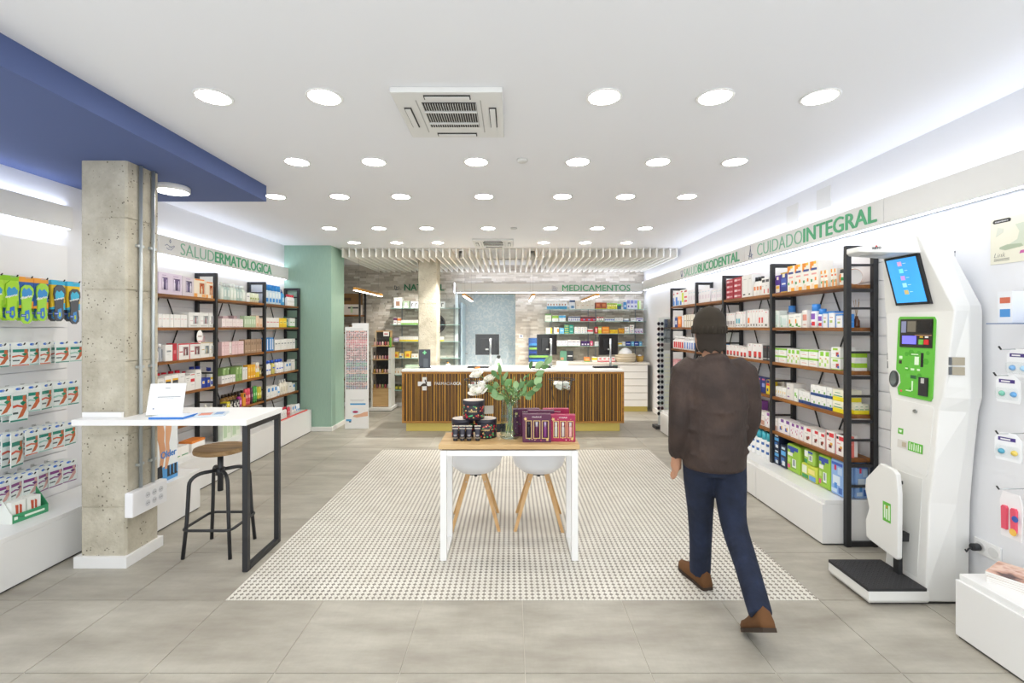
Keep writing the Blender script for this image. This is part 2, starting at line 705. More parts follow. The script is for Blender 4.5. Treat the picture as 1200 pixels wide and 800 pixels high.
column(-2.875, -2.57, 3.13, 3.42, 2.71, [0.4, 0.88, 1.37, 1.85, 2.33], 'column')
column(-1.585, -1.265, 8.0, 8.34, ZC, [0.5, 1.0, 1.5, 2.0, 2.45], 'column')
struct('trim_3', MB().box(-2.9, -2.548, 3.107, 3.44, 0, 0.075, WHITE), bevel=0.003)

# fascias: boards standing off the walls, lit from behind
f1 = MB().box(XL + 0.045, XL + 0.063, YF, 3.66, 2.36, 2.53, FASCIA)
struct('trim_4', f1, bevel=0.002)
f2 = MB().box(XL + 0.045, XL + 0.063, 4.55, 7.2, 2.32, 2.5, FASCIA)
struct('trim_5', f2, bevel=0.002)
f3 = MB().box(XR - 0.083, XR - 0.065, YF, 3.27, 2.32, 2.5, FASCIA).box(XR - 0.083, XR - 0.065, 3.275, 5.22, 2.32, 2.5, FASCIA) \
    .box(XR - 0.083, XR - 0.065, 5.225, YB - 0.16, 2.32, 2.5, FASCIA)
struct('trim_6', f3, bevel=0.002)
f4 = MB().box(-1.1, XR - 0.084, 9.27, 9.288, 2.28, 2.46, FASCIA)
struct('trim_7', f4, bevel=0.002)
LED = M('#e4ecff', 0.5, 0, STRIP)


HOUSE = M('#e4e4e2', 0.5)
LEDB = M('#e8eeff', 0.5, 0, STRIP * 2.4)


def strip(x0, x1, y0, y1, z0, z1, label, up):
    """aluminium channel with the diode face on one side: up or down"""
    o = MB().box(x0, x1, y0, y1, z0, z1, HOUSE)
    z = z1 + 0.0006 if up else z0 - 0.0006
    o.quad([(x0, y0, z), (x1, y0, z), (x1, y1, z), (x0, y1, z)], LEDB if 'back fascia' in label else LED)
    return tag(o.build('led_strip'), label, 'light', 'cove lights behind the fascias')


def strips(x0, x1, y0, y1, z0, z1, where):
    strip(x0, x1, y0, y1, z1 - 0.012, z1 - 0.002, 'white LED strip along the upper edge of the ' + where, True)
    strip(x0, x1, y0, y1, z0, z0 + 0.012, 'white LED strip along the lower edge of the ' + where, False)


strips(XL + 0.012, XL + 0.044, YF, 3.66, 2.36, 2.53, 'left fascia before the column')
strips(XL + 0.012, XL + 0.044, 4.57, 7.18, 2.32, 2.5, 'left lettered fascia')
strips(XR - 0.064, XR - 0.032, YF, YB - 0.2, 2.32, 2.5, 'right fascia')
strips(-1.08, XR - 0.1, 9.29, 9.32, 2.28, 2.46, 'back fascia over the medicines')
o = MB().box(-1.125, -1.113, 9.275, 9.29, 2.27, 2.47, LED).build('led_strip')
tag(o, 'short upright LED strip closing the left end of the back fascia', 'light', 'cove lights behind the fascias')


# wall lettering
def sign(name, label, loc, rz, parts):
    s = thing(name, label, 'sign', loc, rz)
    for me, x, z in parts:
        o = obj('lettering', me, s, (x, 0, z))
    return s


def icon(parent, x, z, polylines, r, m):
    mb = MB()
    for pl in polylines:
        mb.tube([(px, -0.003, pz) for px, pz in pl], r, m, 5)
    return mb.build('icon', parent, (x, 0, z))


HAND = [[(0, .05), (.025, .065), (.06, .05), (.085, .05), (.085, .04), (.05, .035)], [(.085, .045), (.12, .065), (.13, .06), (.08, .015), (.05, .015), (.02, .03)],
        [(.07, .085), (.06, .1), (.07, .12), (.08, .1), (.07, .085)]]
LEAF = [[(0, .09), (.03, .08), (.04, .04), (.02, 0), (0, .04), (0, .09)], [(.02, 0), (.06, .01), (.1, .04), (.09, .07), (.05, .06), (.04, .03)]]
PILLS = [[(0, .02), (.02, .02), (.02, .1), (0, .1), (0, .02)], [(.035, .02), (.055, .02), (.055, .085), (.035, .085), (.035, .02)], [(.07, .02), (.1, .02), (.1, .06), (.07, .06), (.07, .02)], [(0, .0), (.11, .0)]]
FIG = [[(.02, 0), (.05, .11), (.08, .0)], [(.05, .11), (.05, .14)], [(.0, .04), (.05, .02), (.1, .04)], [(.035, .05), (.065, .05)]]
TOOTH = [[(.0, .1), (.0, .05), (.02, 0), (.03, .05), (.05, .0), (.06, .05), (.06, .1), (.03, .09), (0, .1)]]
GTHIN = M('#7db79a', 0.5)
NAVYI = M('#5b6a92', 0.5)
x_l = XL + 0.0635
s = sign('wall_sign', 'green SALUDERMATOLOGICA lettering with a hand icon on the left fascia', (x_l, 4.6, 2.32), PI / 2,
         [(text_mesh('SALUD', 0.545, 0.122, GTHIN, -0.012), 0.25, 0.026), (text_mesh('ERMATOLOGICA', 1.27, 0.122, GREENT, 0.012), 0.815, 0.026)])
icon(s, 0.03, 0.035, HAND, 0.0022, NAVYI)
x_r = XR - 0.0835
s = sign('wall_sign', 'green SALUDBUCODENTAL lettering on the right fascia', (x_r, 7.05, 2.32), -PI / 2,
         [(text_mesh('SALUD', 0.52, 0.115, GTHIN, -0.012), 0.0, 0.03), (text_mesh('BUCODENTAL', 1.17, 0.115, GREENT, 0.012), 0.54, 0.03)])
icon(s, -0.12, 0.035, TOOTH, 0.0025, NAVYI)
s = sign('wall_sign', 'green CUIDADOINTEGRAL lettering on the right fascia nearest the kiosk', (x_r, 4.95, 2.32), -PI / 2,
         [(text_mesh('CUIDADO', 0.765, 0.122, GTHIN, -0.012), 0.0, 0.028), (text_mesh('INTEGRAL', 0.83, 0.122, GREENT, 0.012), 0.785, 0.028)])
icon(s, -0.19, 0.02, FIG, 0.0028, NAVYI)
s = sign('wall_sign', 'green MEDICAMENTOS lettering on the lit back fascia', (1.01, 9.2695, 2.28), 0,
         [(text_mesh('MEDICAMENTOS', 1.34, 0.12, GREENT, 0.008), 0.0, 0.03)])
icon(s, -0.2, 0.035, PILLS, 0.003, NAVYI)
s = sign('wall_sign', 'dark green NATURAL lettering on the stone wall', (-2.15, 9.46, 2.33), 0,
         [(text_mesh('NATURAL', 0.8, 0.13, M('#22704c', 0.5), 0.006, 0.02), 0.0, 0.0)])
icon(s, -0.2, 0.01, LEAF, 0.006, M('#4a5560'))

# ------------------------------------------------------------------ ceiling fittings
H = ZC - 1.6
DISC = M('#fffaf0', 0.4, 0, LAMP)
rim_me = MB().lathe([(0.083, -0.001), (0.097, -0.001), (0.099, -0.004), (0.097, -0.007), (0.083, -0.007), (0.083, -0.001)], M('#efefed', 0.4), 24).mesh('rim')
dif_me = MB().lathe([(0.083, -0.002), (0.083, -0.005), (0.0, -0.005)], DISC, 24, smooth=False).mesh('diffuser')
rows = [('first', [(250, 111), (380, 112), (708, 111), (838, 114.5), (961, 117)]),
        ('second', [(348, 190.5), (438, 188), (558, 187), (677, 188.5), (771, 190.5), (861, 191)]),
        ('third', [(323, 230), (398, 230), (470, 230), (567, 229.5), (659, 229.5), (733, 230), (805, 230.5)]),
        ('fourth', [(386, 267), (444, 267.5), (500, 267), (572, 267), (645, 267), (700, 267), (756, 267.5)]),
        ('back', [(415, 284), (465, 284), (513, 284), (637, 284), (686, 284), (734, 284)])]
ORD = 'first second third fourth fifth sixth seventh eighth ninth tenth eleventh twelfth thirteenth fourteenth fifteenth sixteenth seventeenth eighteenth nineteenth twentieth twenty-first twenty-second twenty-third twenty-fourth twenty-fifth twenty-sixth twenty-seventh twenty-eighth twenty-ninth thirtieth thirty-first thirty-second thirty-third thirty-fourth thirty-fifth thirty-sixth thirty-seventh thirty-eighth thirty-ninth fortieth'.split()


def downlight(x, y, label):
    t = thing('ceiling_light', label, 'light', (x, y, ZC), 0, 'round recessed ceiling lights')
    obj('rim', rim_me, t)
    obj('diffuser', dif_me, t)


for rn, pts in rows:
    Y = H * 550 / (383 - sum(p[1] for p in pts) / len(pts))
    for i, (px, py) in enumerate(pts):
        downlight((px - 599) * Y / 550, Y, f'round recessed white ceiling light, {ORD[i]} from left in the {rn} row from the shopfront' if rn != 'back'
                  else f'round recessed white ceiling light, {ORD[i]} from left in the row before the baffles')
# the rows over the entrance, behind the camera
for j, y in enumerate((1.35, 0.2)):
    for i, x in enumerate((-1.6, -0.55, 0.5, 1.55)):
        downlight(x, y, f'round recessed ceiling light over the entrance, {ORD[i]} from left, {("inner", "outer")[j]} row')

for sy, slab in ((3.71, 'round white surface light under the blue soffit beside the concrete column'), (1.75, 'unseen surface light added under the blue soffit toward the entrance')):  # second one is out of view, added to brighten the left wall
  t = thing('ceiling_light', slab, 'light', (-2.68, sy, 2.71))
  MB().lathe([(0.118, 0), (0.122, -0.005), (0.122, -0.04), (0.116, -0.045), (0.112, -0.045), (0.112, -0.04)], WHITE, 28, cap=False).build('housing', t)
  MB().lathe([(0.112, -0.041), (0, -0.041)], M('#fffaf0', 0.4, 0, 26), 28, smooth=False).build('diffuser', t)


def cassette(x0, x1, y0, y1, label):
    t = thing('air_conditioner', label, 'air conditioner', ((x0 + x1) / 2, (y0 + y1) / 2, ZC))
    w, d = (x1 - x0) / 2, (y1 - y0) / 2
    P = M('#dededb', 0.45)
    D = M('#34322e', 0.7)
    MB().prism([(-w, -d), (w, -d), (w, d), (-w, d)], -0.03, 0, P).build('panel', t, bevel=0.006)
    g = 0.55
    MB().box(-w * 0.5, w * 0.5, -d * 0.62, d * 0.42, -0.034, -0.0301, D).build('grille_recess', t)
    sl = MB().box(-w * 0.0025, w * 0.0025, -d * 0.61, d * 0.41, -0.042, -0.034, P).mesh('grille_bar')
    n = 22
    for i in range(n):
        obj('grille_bar', sl, t, (-w * 0.49 + w * 0.98 * i / (n - 1), 0, 0)).scale.x = 1.6
    for yy in (-0.3, 0.2):
        MB().box(-w * 0.5, w * 0.5, d * yy - 0.006, d * yy + 0.006, -0.044, -0.034, P).build('grille_rail', t)
    lv = MB().box(-w * 0.42, w * 0.42, -0.02, 0.02, -0.036, -0.0301, D).box(-w * 0.40, w * 0.40, -0.014, 0.016, -0.04, -0.034, P)
    me = lv.mesh('louvre')
    obj('louvre', me, t, (0, -d * 0.83, 0))
    obj('louvre', me, t, (0, d * 0.8, 0))
    for sx in (-1, 1):
        obj('louvre', me, t, (sx * w * 0.8, 0, 0), PI / 2)
    for sx in (-1, 1):
        MB().box(-0.003, 0.003, -d * 0.7, d * 0.7, -0.0312, -0.0299, M('#a9a9a5')).build('seam', t, (sx * w * 0.59, 0, 0))
    return t


cassette(-0.635, -0.045, 2.44, 3.03, 'white four way cassette air conditioner in the middle of the ceiling')
cassette(-0.555, 0.03, 6.64, 7.24, 'white cassette air conditioner just before the ceiling baffles')
for (px, py, w) in ((612, 187, 'among the second row of lights'), (602, 267, 'near the far cassette unit')):
    Y = H * 550 / (383 - py)
    o = MB().lathe([(0, 0), (0.04, 0), (0.042, -0.012), (0.03, -0.02), (0.0, -0.022)][::-1], M('#d2d2cf'), 16).build('smoke_detector', None, ((px - 599) * Y / 550, Y, ZC))
    tag(o, 'small round white ceiling detector ' + w, 'detector')

# baffles over the counter
baf = thing('baffle_ceiling', 'row of hanging white blade baffles under the ceiling behind the counter', 'ceiling baffles', (0, 7.4, ZC))
bme = MB().box(-0.011, 0.011, 0, 2.06, -0.150, -0.003, M('#eeece6', 0.6)).mesh('baffle')
x = -2.66
while x < 2.62:
    obj('baffle', bme, baf, (x, 0, 0))
    x += 0.1055
for yy in (0.06, 1.2):
    MB().box(-2.7, 2.64, yy - 0.012, yy + 0.012, -0.018, -0.002, M('#dcdad2', 0.6)).build('rail', baf)
for i, x in enumerate((-0.77, 0.33, -2.0)):  # third one is added to brighten the stone wall, no known fitting
    x = -2.66 + 0.1055 * (round((x + 2.66) / 0.1055 - .5) + .5)
    t = thing('ceiling_spotlight', 'grey ceiling spotlight up between the baffles, ' + ('left of the vase', 'right of the vase', 'added for light left of the far column')[i], 'spotlight', (x, 7.75 if i < 2 else 8.7, ZC), 0, 'spotlights between the baffles')
    MB().cyl((0, 0, -0.001), (0, 0, -0.02), 0.04, M('#8a8a86')).build('mount', t)
    MB().cyl((0, 0, -0.021), (0, 0.035, -0.12), 0.038, M('#b8b8b4'), 0.044, 16).build('housing', t)
    ld = bpy.data.lights.new('spot_lamp', 'SPOT')
    ld.energy = SPOTW if i < 2 else SPOTW * 0.3
    ld.color = (1.0, 0.95, 0.88)
    ld.spot_size = math.radians(112)
    ld.spot_blend = 0.6
    ld.shadow_soft_size = 0.04
    lo = bpy.data.objects.new('spot_lamp', ld)
    C.objects.link(lo)
    lo.parent = t
    lo.location = (0, 0.055, -0.17)
    lo.rotation_euler = (math.radians(8), 0, 0)
t = thing('ceiling_light', 'hidden round light added in the corridor to brighten the blue wallpaper', 'light', (-0.5, 9.97, 2.355), 0)  # no lamp known here, added to brighten the corridor
MB().lathe([(0.08, 0), (0.1, 0), (0.1, -0.02), (0.08, -0.02), (0.08, 0)], WHITE, 20).build('rim', t)
MB().lathe([(0.08, -0.012), (0, -0.012)], M('#f4f8ff', 0.4, 0, 480), 20, smooth=False).build('diffuser', t)
# slim wooden pendants over the counter
for i, (x, y0, y1, z) in enumerate(((-2.42, 7.25, 8.75, 2.17), (-0.74, 7.3, 8.9, 2.085), (0.35, 7.3, 8.9, 2.085), (1.35, 7.3, 8.9, 2.085))):
    t = thing('linear_pendant', 'slim wooden linear pendant with lit underside, ' + ('before the stone wall at left' if i == 0 else ORD[i - 1] + ' from left over the counter'),
              'pendant light', (x, y0, z), 0, 'slim wooden pendants')
    MB().box(-0.022, 0.022, 0, y1 - y0, 0, 0.045, M('#c08a3c', 0.5)).build('bar', t, bevel=0.003)
    MB().box(-0.017, 0.017, 0.012, y1 - y0 - 0.012, -0.006, -0.0005, M('#fff0e2', 0.5, 0, 16)).build('diffuser', t)
    for yy in (0.2, y1 - y0 - 0.2):
        MB().cyl((0, yy, 0.045), (0, yy, 2.7 - z if i else 2.7 - z), 0.0012, M('#777777'), n=5).build('cable', t)

# wall panels between fascia and plinth
def plank_wall(name, label, xa, xb, y0, y1, z0, z1, h, nm='plank'):
    t = thing(name, label, 'wall panel', (min(xa, xb), y0, z0))
    n = round((z1 - z0) / h)
    me = MB().box(0, abs(xb - xa), 0, y1 - y0, 0.0035, (z1 - z0) / n - 0.0035, M('#ededee', 0.5)).mesh(nm)
    for k in range(n):
        obj(nm, me, t, (0, 0, k * (z1 - z0) / n))
    return t


plank_wall('slat_wall', 'white grooved slat wall behind the right rack', XR - 0.014, XR, 3.3, 7.2, 0.34, 2.2, 0.133)
plank_wall('slat_wall', 'white grooved slat wall behind the left rack', XL, XL + 0.014, 4.1, 7.19, 0.36, 2.2, 0.133)
slat_near = plank_wall('slat_wall', 'white slat wall hung with blister packs left of the column', XL, XL + 0.02, 1.6, 3.66, 0.33, 2.23, 0.3)
# access panels high on the right wall
for i, (y, z) in enumerate(((4.47, 2.67), (4.02, 2.70))):
    o = MB().box(-0.006, 0.0, -0.09, 0.09, -0.09, 0.09, M('#dcdcda', 0.6)).build('access_panel', None, (XR, y, z))
    tag(o, 'small square white access panel above the right fascia, ' + ('farther' if i == 0 else 'nearer') + ' of two', 'panel')


# plinths
def plinth(x0, x1, y0, y1, z, label, end=None):
    t = thing('display_plinth', label, 'plinth', (x0, y0, 0))
    w, d = x1 - x0, y1 - y0
    MB().box(0, w, 0, d, 0.012, z - 0.03, PLINTH).build('body', t, bevel=0.002)
    MB().box(0.02 if w > 0 else 0, w - (0.02 if x0 > 0 else 0.0), 0, d, z - 0.03, z, PLINTH).build('top', t, bevel=0.003)
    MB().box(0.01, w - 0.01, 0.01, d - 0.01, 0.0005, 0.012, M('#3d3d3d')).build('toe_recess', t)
    return t


plinth(2.28, XR - 0.001, 3.44, 4.37, 0.33, 'long white plinth under the right rack bay nearest the kiosk')
plinth(2.28, XR - 0.001, 4.378, 5.35, 0.33, 'white plinth under the rack bay behind the walking person')
plinth(2.28, XR - 0.001, 5.358, 7.18, 0.33, 'far white plinth under the right rack next to the spectacle stand')
plinth(2.3, XR - 0.001, 0.4, 2.43, 0.325, 'white plinth with magazines in front of the kiosk')
plinth(XL + 0.001, -3.05, 0.8, 4.0, 0.33, 'white plinth under the hanging packs left of the column')
plinth(-3.04, -2.75, 3.46, 4.15, 0.35, 'short white plinth behind the column carrying the poster')
plinth(XL + 0.001, -3.05, 4.16, 5.5, 0.34, 'white plinth under the left rack behind the stool')
plinth(XL + 0.001, -3.05, 5.51, 7.17, 0.34, 'white plinth under the left rack by the green wall')


# ------------------------------------------------------------------ racks
SHELF_Z = [1.91, 1.595, 1.275, 0.955, 0.635]


def rack(side, ys, label):
    t = thing('shelving_rack', label, 'shelving', (0, 0, 0))
    s = 1 if side == 'R' else -1
    xf, xb = (2.45, 2.645) if s > 0 else (-3.245, -3.445)
    p = 0.0175
    for k, y in enumerate(ys):
        zb = 0.002 if (side == 'R' and k == 0) else (0.331 if side == 'R' else 0.341)
        fr = bpy.data.objects.new('end_frame', None)
        C.objects.link(fr)
        fr.parent = t
        fr.location = (0, y, 0)
        for xx in (xf, xb):
            MB().box(xx - p, xx + p, -p, p, zb, 2.19, BLACK).build('upright', fr, bevel=0.002)
        a, b = min(xf, xb) + p, max(xf, xb) - p
        zs = [(2.172, 0.018)] + [(z - 0.045, 0.012) for z in SHELF_Z] + [(z + 0.14, 0.008) for z in SHELF_Z]
        if zb < 0.1:
            zs += [(0.02, 0.018), (0.34 + 0.1, 0.008)]
        for z, hh in zs:
            MB().box(a, b, -0.01, 0.01, z - hh, z + hh, BLACK).build('rung', fr)
    for k in range(len(ys) - 1):
        y0, y1 = ys[k] + p, ys[k + 1] - p
        for z in SHELF_Z:
            MB().box(min(xf, xb) - 0.012, max(xf, xb) + 0.005, y0 + 0.001, y1 - 0.001, z - 0.027, z, SHELFW).build('shelf', t, bevel=0.002)
        tops = [2.16] + SHELF_Z
        xx = xb
        for i in range(5):
            z1, z0 = tops[i + 1] - 0.03, (SHELF_Z[i + 1] if i < 4 else 0.345)
            ym = (y0 + y1) / 2
            sg = 1 if i % 2 == 0 else -1
            for q in (-1, 1):
                ya, yb = ym + q * 0.06, ym + q * 0.2
                if sg < 0:
                    ya, yb = yb, ya
                MB().cyl((xx, ya, z1), (xx, yb, z0 + 0.001), 0.007, BLACK, n=6).build('brace', t)
    return t


RY = [3.42, 4.4, 5.4, 6.2, 7.17]
LY = [4.14, 5.15, 6.17, 7.165]
rack('R', RY, 'long black metal rack with wooden shelves along the right wall')
rack('L', LY, 'long black metal rack with wooden shelves along the left wall')

# glass shelves
def glass_shelf(x0, x1, z, label):
    o = MB().box(x0, x1, 9.2, 9.465, z - 0.008, z, M('#9fc4bd', 0.1)).build('glass_shelf')
    return tag(o, label, 'shelf', 'green edged glass shelves on the stone wall')


for i, z in enumerate((1.95, 1.71, 1.47, 1.23)):
    glass_shelf(0.66, 2.64, z, f'{ORD[i]} green edged glass shelf from the top behind the right monitors')
for i, z in enumerate((1.97, 1.645, 1.315, 0.99, 0.66, 0.36)):
    glass_shelf(-2.37, -1.0, z, f'{ORD[i]} green edged glass shelf from the top under the NATURAL lettering')
for i, x in enumerate((0.78, 1.55, 1.7, 2.5, -2.2, -1.15)):
    o = MB().box(x - 0.008, x + 0.008, 9.45, 9.468, (0.93 if x > 0 else 0.3), 2.05, M('#8c9294', 0.4, 0.6)).build('shelf_rail')
    tag(o, f'thin grey upright shelf rail, {ORD[i if i < 4 else i - 4]} from left on the ' + ('medicine wall' if x > 0 else 'NATURAL wall'), 'rail', 'upright rails of the glass shelves')
# ------------------------------------------------------------------ counter
ct = thing('service_counter', 'long service counter clad in dark vertical wood slats with white top', 'counter', (-1.665, 7.15, 0))
CW = 3.385
MB().box(0.05, CW - 0.05, 0.07, 0.75, 0.0, 0.135, BRASS).build('plinth_base', ct)
MB().box(0.03, CW - 0.03, 0.0135, 0.75, 0.137, 0.915, M('#edb84a', 0.5)).build('body', ct)
MB().box(0, CW, 0, 0.03, 0.135, 0.165, FRAMEW).box(0, CW, 0, 0.03, 0.885, 0.917, FRAMEW) \
    .box(0, 0.03, 0, 0.03, 0.165, 0.885, FRAMEW).box(CW - 0.03, CW, 0, 0.03, 0.165, 0.885, FRAMEW) \
    .box(CW - 0.03, CW, 0.03, 0.77, 0.135, 0.917, FRAMEW).box(0, 0.03, 0.03, 0.77, 0.135, 0.917, FRAMEW).build('frame', ct, bevel=0.002)
MB().box(-0.005, CW + 0.005, -0.005, 0.8, 0.918, 0.95, M('#f2f1ee', 0.3)).build('worktop', ct, bevel=0.003)
r3 = random.Random(11)
sl_me = {}
x = 0.034
while x < CW - 0.05:
    w = r3.choice([0.018, 0.018, 0.024, 0.03, 0.038, 0.05])
    w = min(w, CW - 0.034 - x)
    if w not in sl_me:
        sl_me[w] = MB().box(0, w, 0, 0.0088, 0.166, 0.884, SLAT).mesh('slat')
    obj('slat', sl_me[w], ct, (x, 0.0015 + r3.random() * 0.003, 0))
    x += w + r3.choice([0.007, 0.009, 0.011, 0.015])
# logo and shop name
lg = MB()
lx, lz, a, b = 0.345, 0.735, 0.033, 0.1
lg.prism([(-a, -b), (a, -b), (a, -a), (b, -a), (b, a), (a, a), (a, b), (-a, b), (-a, a), (-b, a), (-b, -a), (-a, -a)], -0.008, 0.003, M('#ececea', 0.4), 'xz')
lg.build('logo_cross', ct, (lx, 0, lz))
BR = M('#3a2a1c', 0.5)
MB().loft([[(-0.055 + 0.1 * i / 8, -0.0085, (-0.03 + 0.015 * math.sin(i / 8 * PI)) + s * 0.022 * math.sin(PI * (0.1 + 0.85 * i / 8))) for s in (-1, 1)] +
           [(-0.055 + 0.1 * i / 8, -0.0105, -0.03)] for i in range(9)], BR).tube([(0.02, -0.0095, -0.02), (0.028, -0.0095, 0.02), (0.01, -0.0095, 0.045), (0.018, -0.0095, 0.06)], [0.014, 0.01, 0.008, 0.013], BR, 8).build('logo_bird', ct, (lx, 0, lz))
obj('lettering', text_mesh('FARMACIA', 0.275, 0.046, M('#e6e4e0', 0.4), -0.004, 0.008), ct, (0.5, -0.002, 0.717))
obj('lettering', text_mesh('OCA', 0.115, 0.046, M('#f4f3f0', 0.4), 0.018, 0.008), ct, (0.785, -0.002, 0.717))

# protective screen over the counter
ps = thing('protective_screen', 'large clear protective screen standing along the white counter top', 'screen', (-1.15, 7.25, 0.951))
MB().box(0, 1.9, 0, 0.005, 0.012, 1.1, ACRYL).build('pane', ps)
for xx in (0.1, 0.95, 1.8):
    MB().box(xx - 0.03, xx + 0.03, -0.06, 0.065, 0, 0.012, M('#e6e9ea', 0.3)).build('foot', ps)

# monitors
for i, (px, pxp, w, rz) in enumerate(((571, 574.5, 0.39, 0.02), (641, 646, 0.37, 0.45), (713, 716, 0.365, 0.4))):
    Y = 7.72
    x, xp = (px - 599) * Y / 550, (pxp - 599) * 7.62 / 550
    t = thing('monitor', 'black monitor on a silver pole seen from behind, ' + ('before the blue wallpaper', 'middle of the three on the counter', 'before the medicine shelves')[i], 'monitor', (xp, 7.66, 0.951), 0, 'counter monitors')
    m = MB().box(-w / 2, w / 2, -0.012, 0.012, -0.17, 0.17, M('#2b2b2d', 0.35)).prism([(-w * .3, -.1), (w * .3, -.1), (w * .3, .1), (-w * .3, .1)], -0.03, -0.012, M('#2f2f31', 0.5), 'xz')
    p = m.build('panel', t, (x - xp, 0.075, 0.36), rz, 0.003)
    MB().box(-w / 2 + 0.01, w / 2 - 0.01, 0.0121, 0.0135, -0.155, 0.16, M('#121318', 0.15)).build('display', p)
    MB().box(-0.03, 0.02, -0.0312, -0.0302, -0.09, -0.065, M('#dcdcda')).build('sticker', p)
    MB().cyl((0, 0, 0.012), (0, 0, 0.46), 0.017, STEEL, n=14).build('pole', t)
    MB().cyl((0, 0, 0), (0, 0, 0.012), 0.06, STEEL, n=20).build('foot', t)
    MB().box(-0.02, 0.02, 0.01, 0.07, 0.33, 0.39, M('#3a3a3c')).build('bracket', t)
    k = thing('keyboard', 'black keyboard lying below the monitor ' + ('at the blue wallpaper', 'in the middle', 'at the medicine shelves')[i], 'keyboard', (x - 0.13, 7.45, 0.951), 0.1 * (i - 1), 'counter keyboards')
    MB().prism([(-0.17, -0.06), (0.17, -0.06), (0.17, 0.06), (-0.17, 0.06)], 0, 0.022, M('#1f1f21', 0.5)).build('case', k, bevel=0.004)
    MB().box(-0.16, 0.16, -0.05, 0.05, 0.022, 0.028, M('#2f2f33', 0.6)).build('keys', k)

# things on the counter
t = thing('leaflet_holder', 'dark grey card with a green cross standing on the counter', 'leaflet holder', (-1.365, 7.4, 0.951), 0.08)
MB().box(-0.09, 0.09, 0, 0.012, 0.012, 0.295, M('#4b505a', 0.5)).build('card', t)
MB().box(-0.1, 0.1, -0.035, 0.05, 0, 0.012, M('#3c414b', 0.5)).build('base', t)
c = 0.0085
MB().prism([(-c * 1.2, -.03), (c * 1.2, -.03), (c * 1.2, -c), (.03, -c), (.03, c), (c * 1.2, c), (c * 1.2, .03), (-c * 1.2, .03), (-c * 1.2, c), (-.03, c), (-.03, -c), (-c * 1.2, -c)], -0.001, 0.0, M('#7fd39a'), 'xz').build('green_cross', t, (0, -0.001, 0.245))
MB().box(-0.035, 0.035, -0.022, -0.014, 0.012, 0.15, M('#5e656f', 0.4)).build('leaflet', t, (0.02, 0, 0))
o = MB().box(-0.11, 0.11, -0.07, 0.07, 0, 0.012, M('#b7cbb4')).box(-0.1, 0.12, -0.06, 0.08, 0.012, 0.03, M('#d7e0d2')).box(-0.105, 0.105, -0.06, 0.06, 0.03, 0.045, M('#a9c4a6')).build('booklet_stack', None, (-1.56, 7.42, 0.951))
tag(o, 'pale green booklets lying on the counter left of the grey card', 'booklets')
t = thing('dispenser_bottle', 'white dispenser with orange and black top at the concrete column', 'bottle', (-0.99, 7.35, 0.951))
MB().lathe([(0.035, 0), (0.035, 0.06), (0.025, 0.075), (0, 0.075)], WHITE, 14).build('body', t)
MB().lathe([(0.014, 0.075), (0.014, 0.1), (0, 0.1)], M('#e29a2e'), 10).box(-0.03, 0.006, -0.006, 0.006, 0.1, 0.115, M('#2a2a2a')).build('pump', t)
t = thing('dispenser_bottle', 'white pump bottle with black head right of the first monitor', 'bottle', (-0.2, 7.5, 0.951))
MB().lathe([(0.05, 0), (0.055, 0.02), (0.05, 0.1), (0.03, 0.14), (0, 0.145)], M('#eceee8', 0.4), 16).build('body', t)
MB().lathe([(0.012, 0.145), (0.03, 0.16), (0.03, 0.19), (0, 0.2)], M('#2b2d2c'), 12).build('pump', t)
MB().box(-0.02, 0.02, -0.056, -0.05, 0.03, 0.08, M('#8fb77f')).build('label', t)
t = thing('card_terminal', 'black card terminal with orange edge lying before the first monitor', 'card terminal', (-0.56, 7.4, 0.951), 0.5)
MB().box(-0.04, 0.04, -0.07, 0.07, 0, 0.03, M('#2b2b2d', 0.5)).build('body', t, bevel=0.005)
MB().box(-0.042, 0.042, -0.075, -0.065, 0.002, 0.026, M('#d98a34')).build('edge', t)
MB().box(-0.03, 0.03, 0.0, 0.06, 0.03, 0.034, M('#5a6a70', 0.3)).build('screen', t)
t = thing('card_terminal', 'black card terminal with green screen at the right monitor', 'card terminal', (1.72 - 0.07, 7.45, 0.951), -0.3)
MB().box(-0.04, 0.04, -0.07, 0.07, 0, 0.035, M('#2b2b2d', 0.5)).build('body', t, bevel=0.005)
MB().box(-0.03, 0.03, -0.02, 0.05, 0.035, 0.038, M('#4f8f86', 0.3)).build('screen', t)
o = MB().box(-0.09, 0.09, -0.06, 0.06, 0, 0.09, M('#e6e4df', 0.35)).build('receipt_printer', None, (0.82, 7.55, 0.951), bevel=0.012)
tag(o, 'small white receipt printer right of the middle monitor', 'printer')

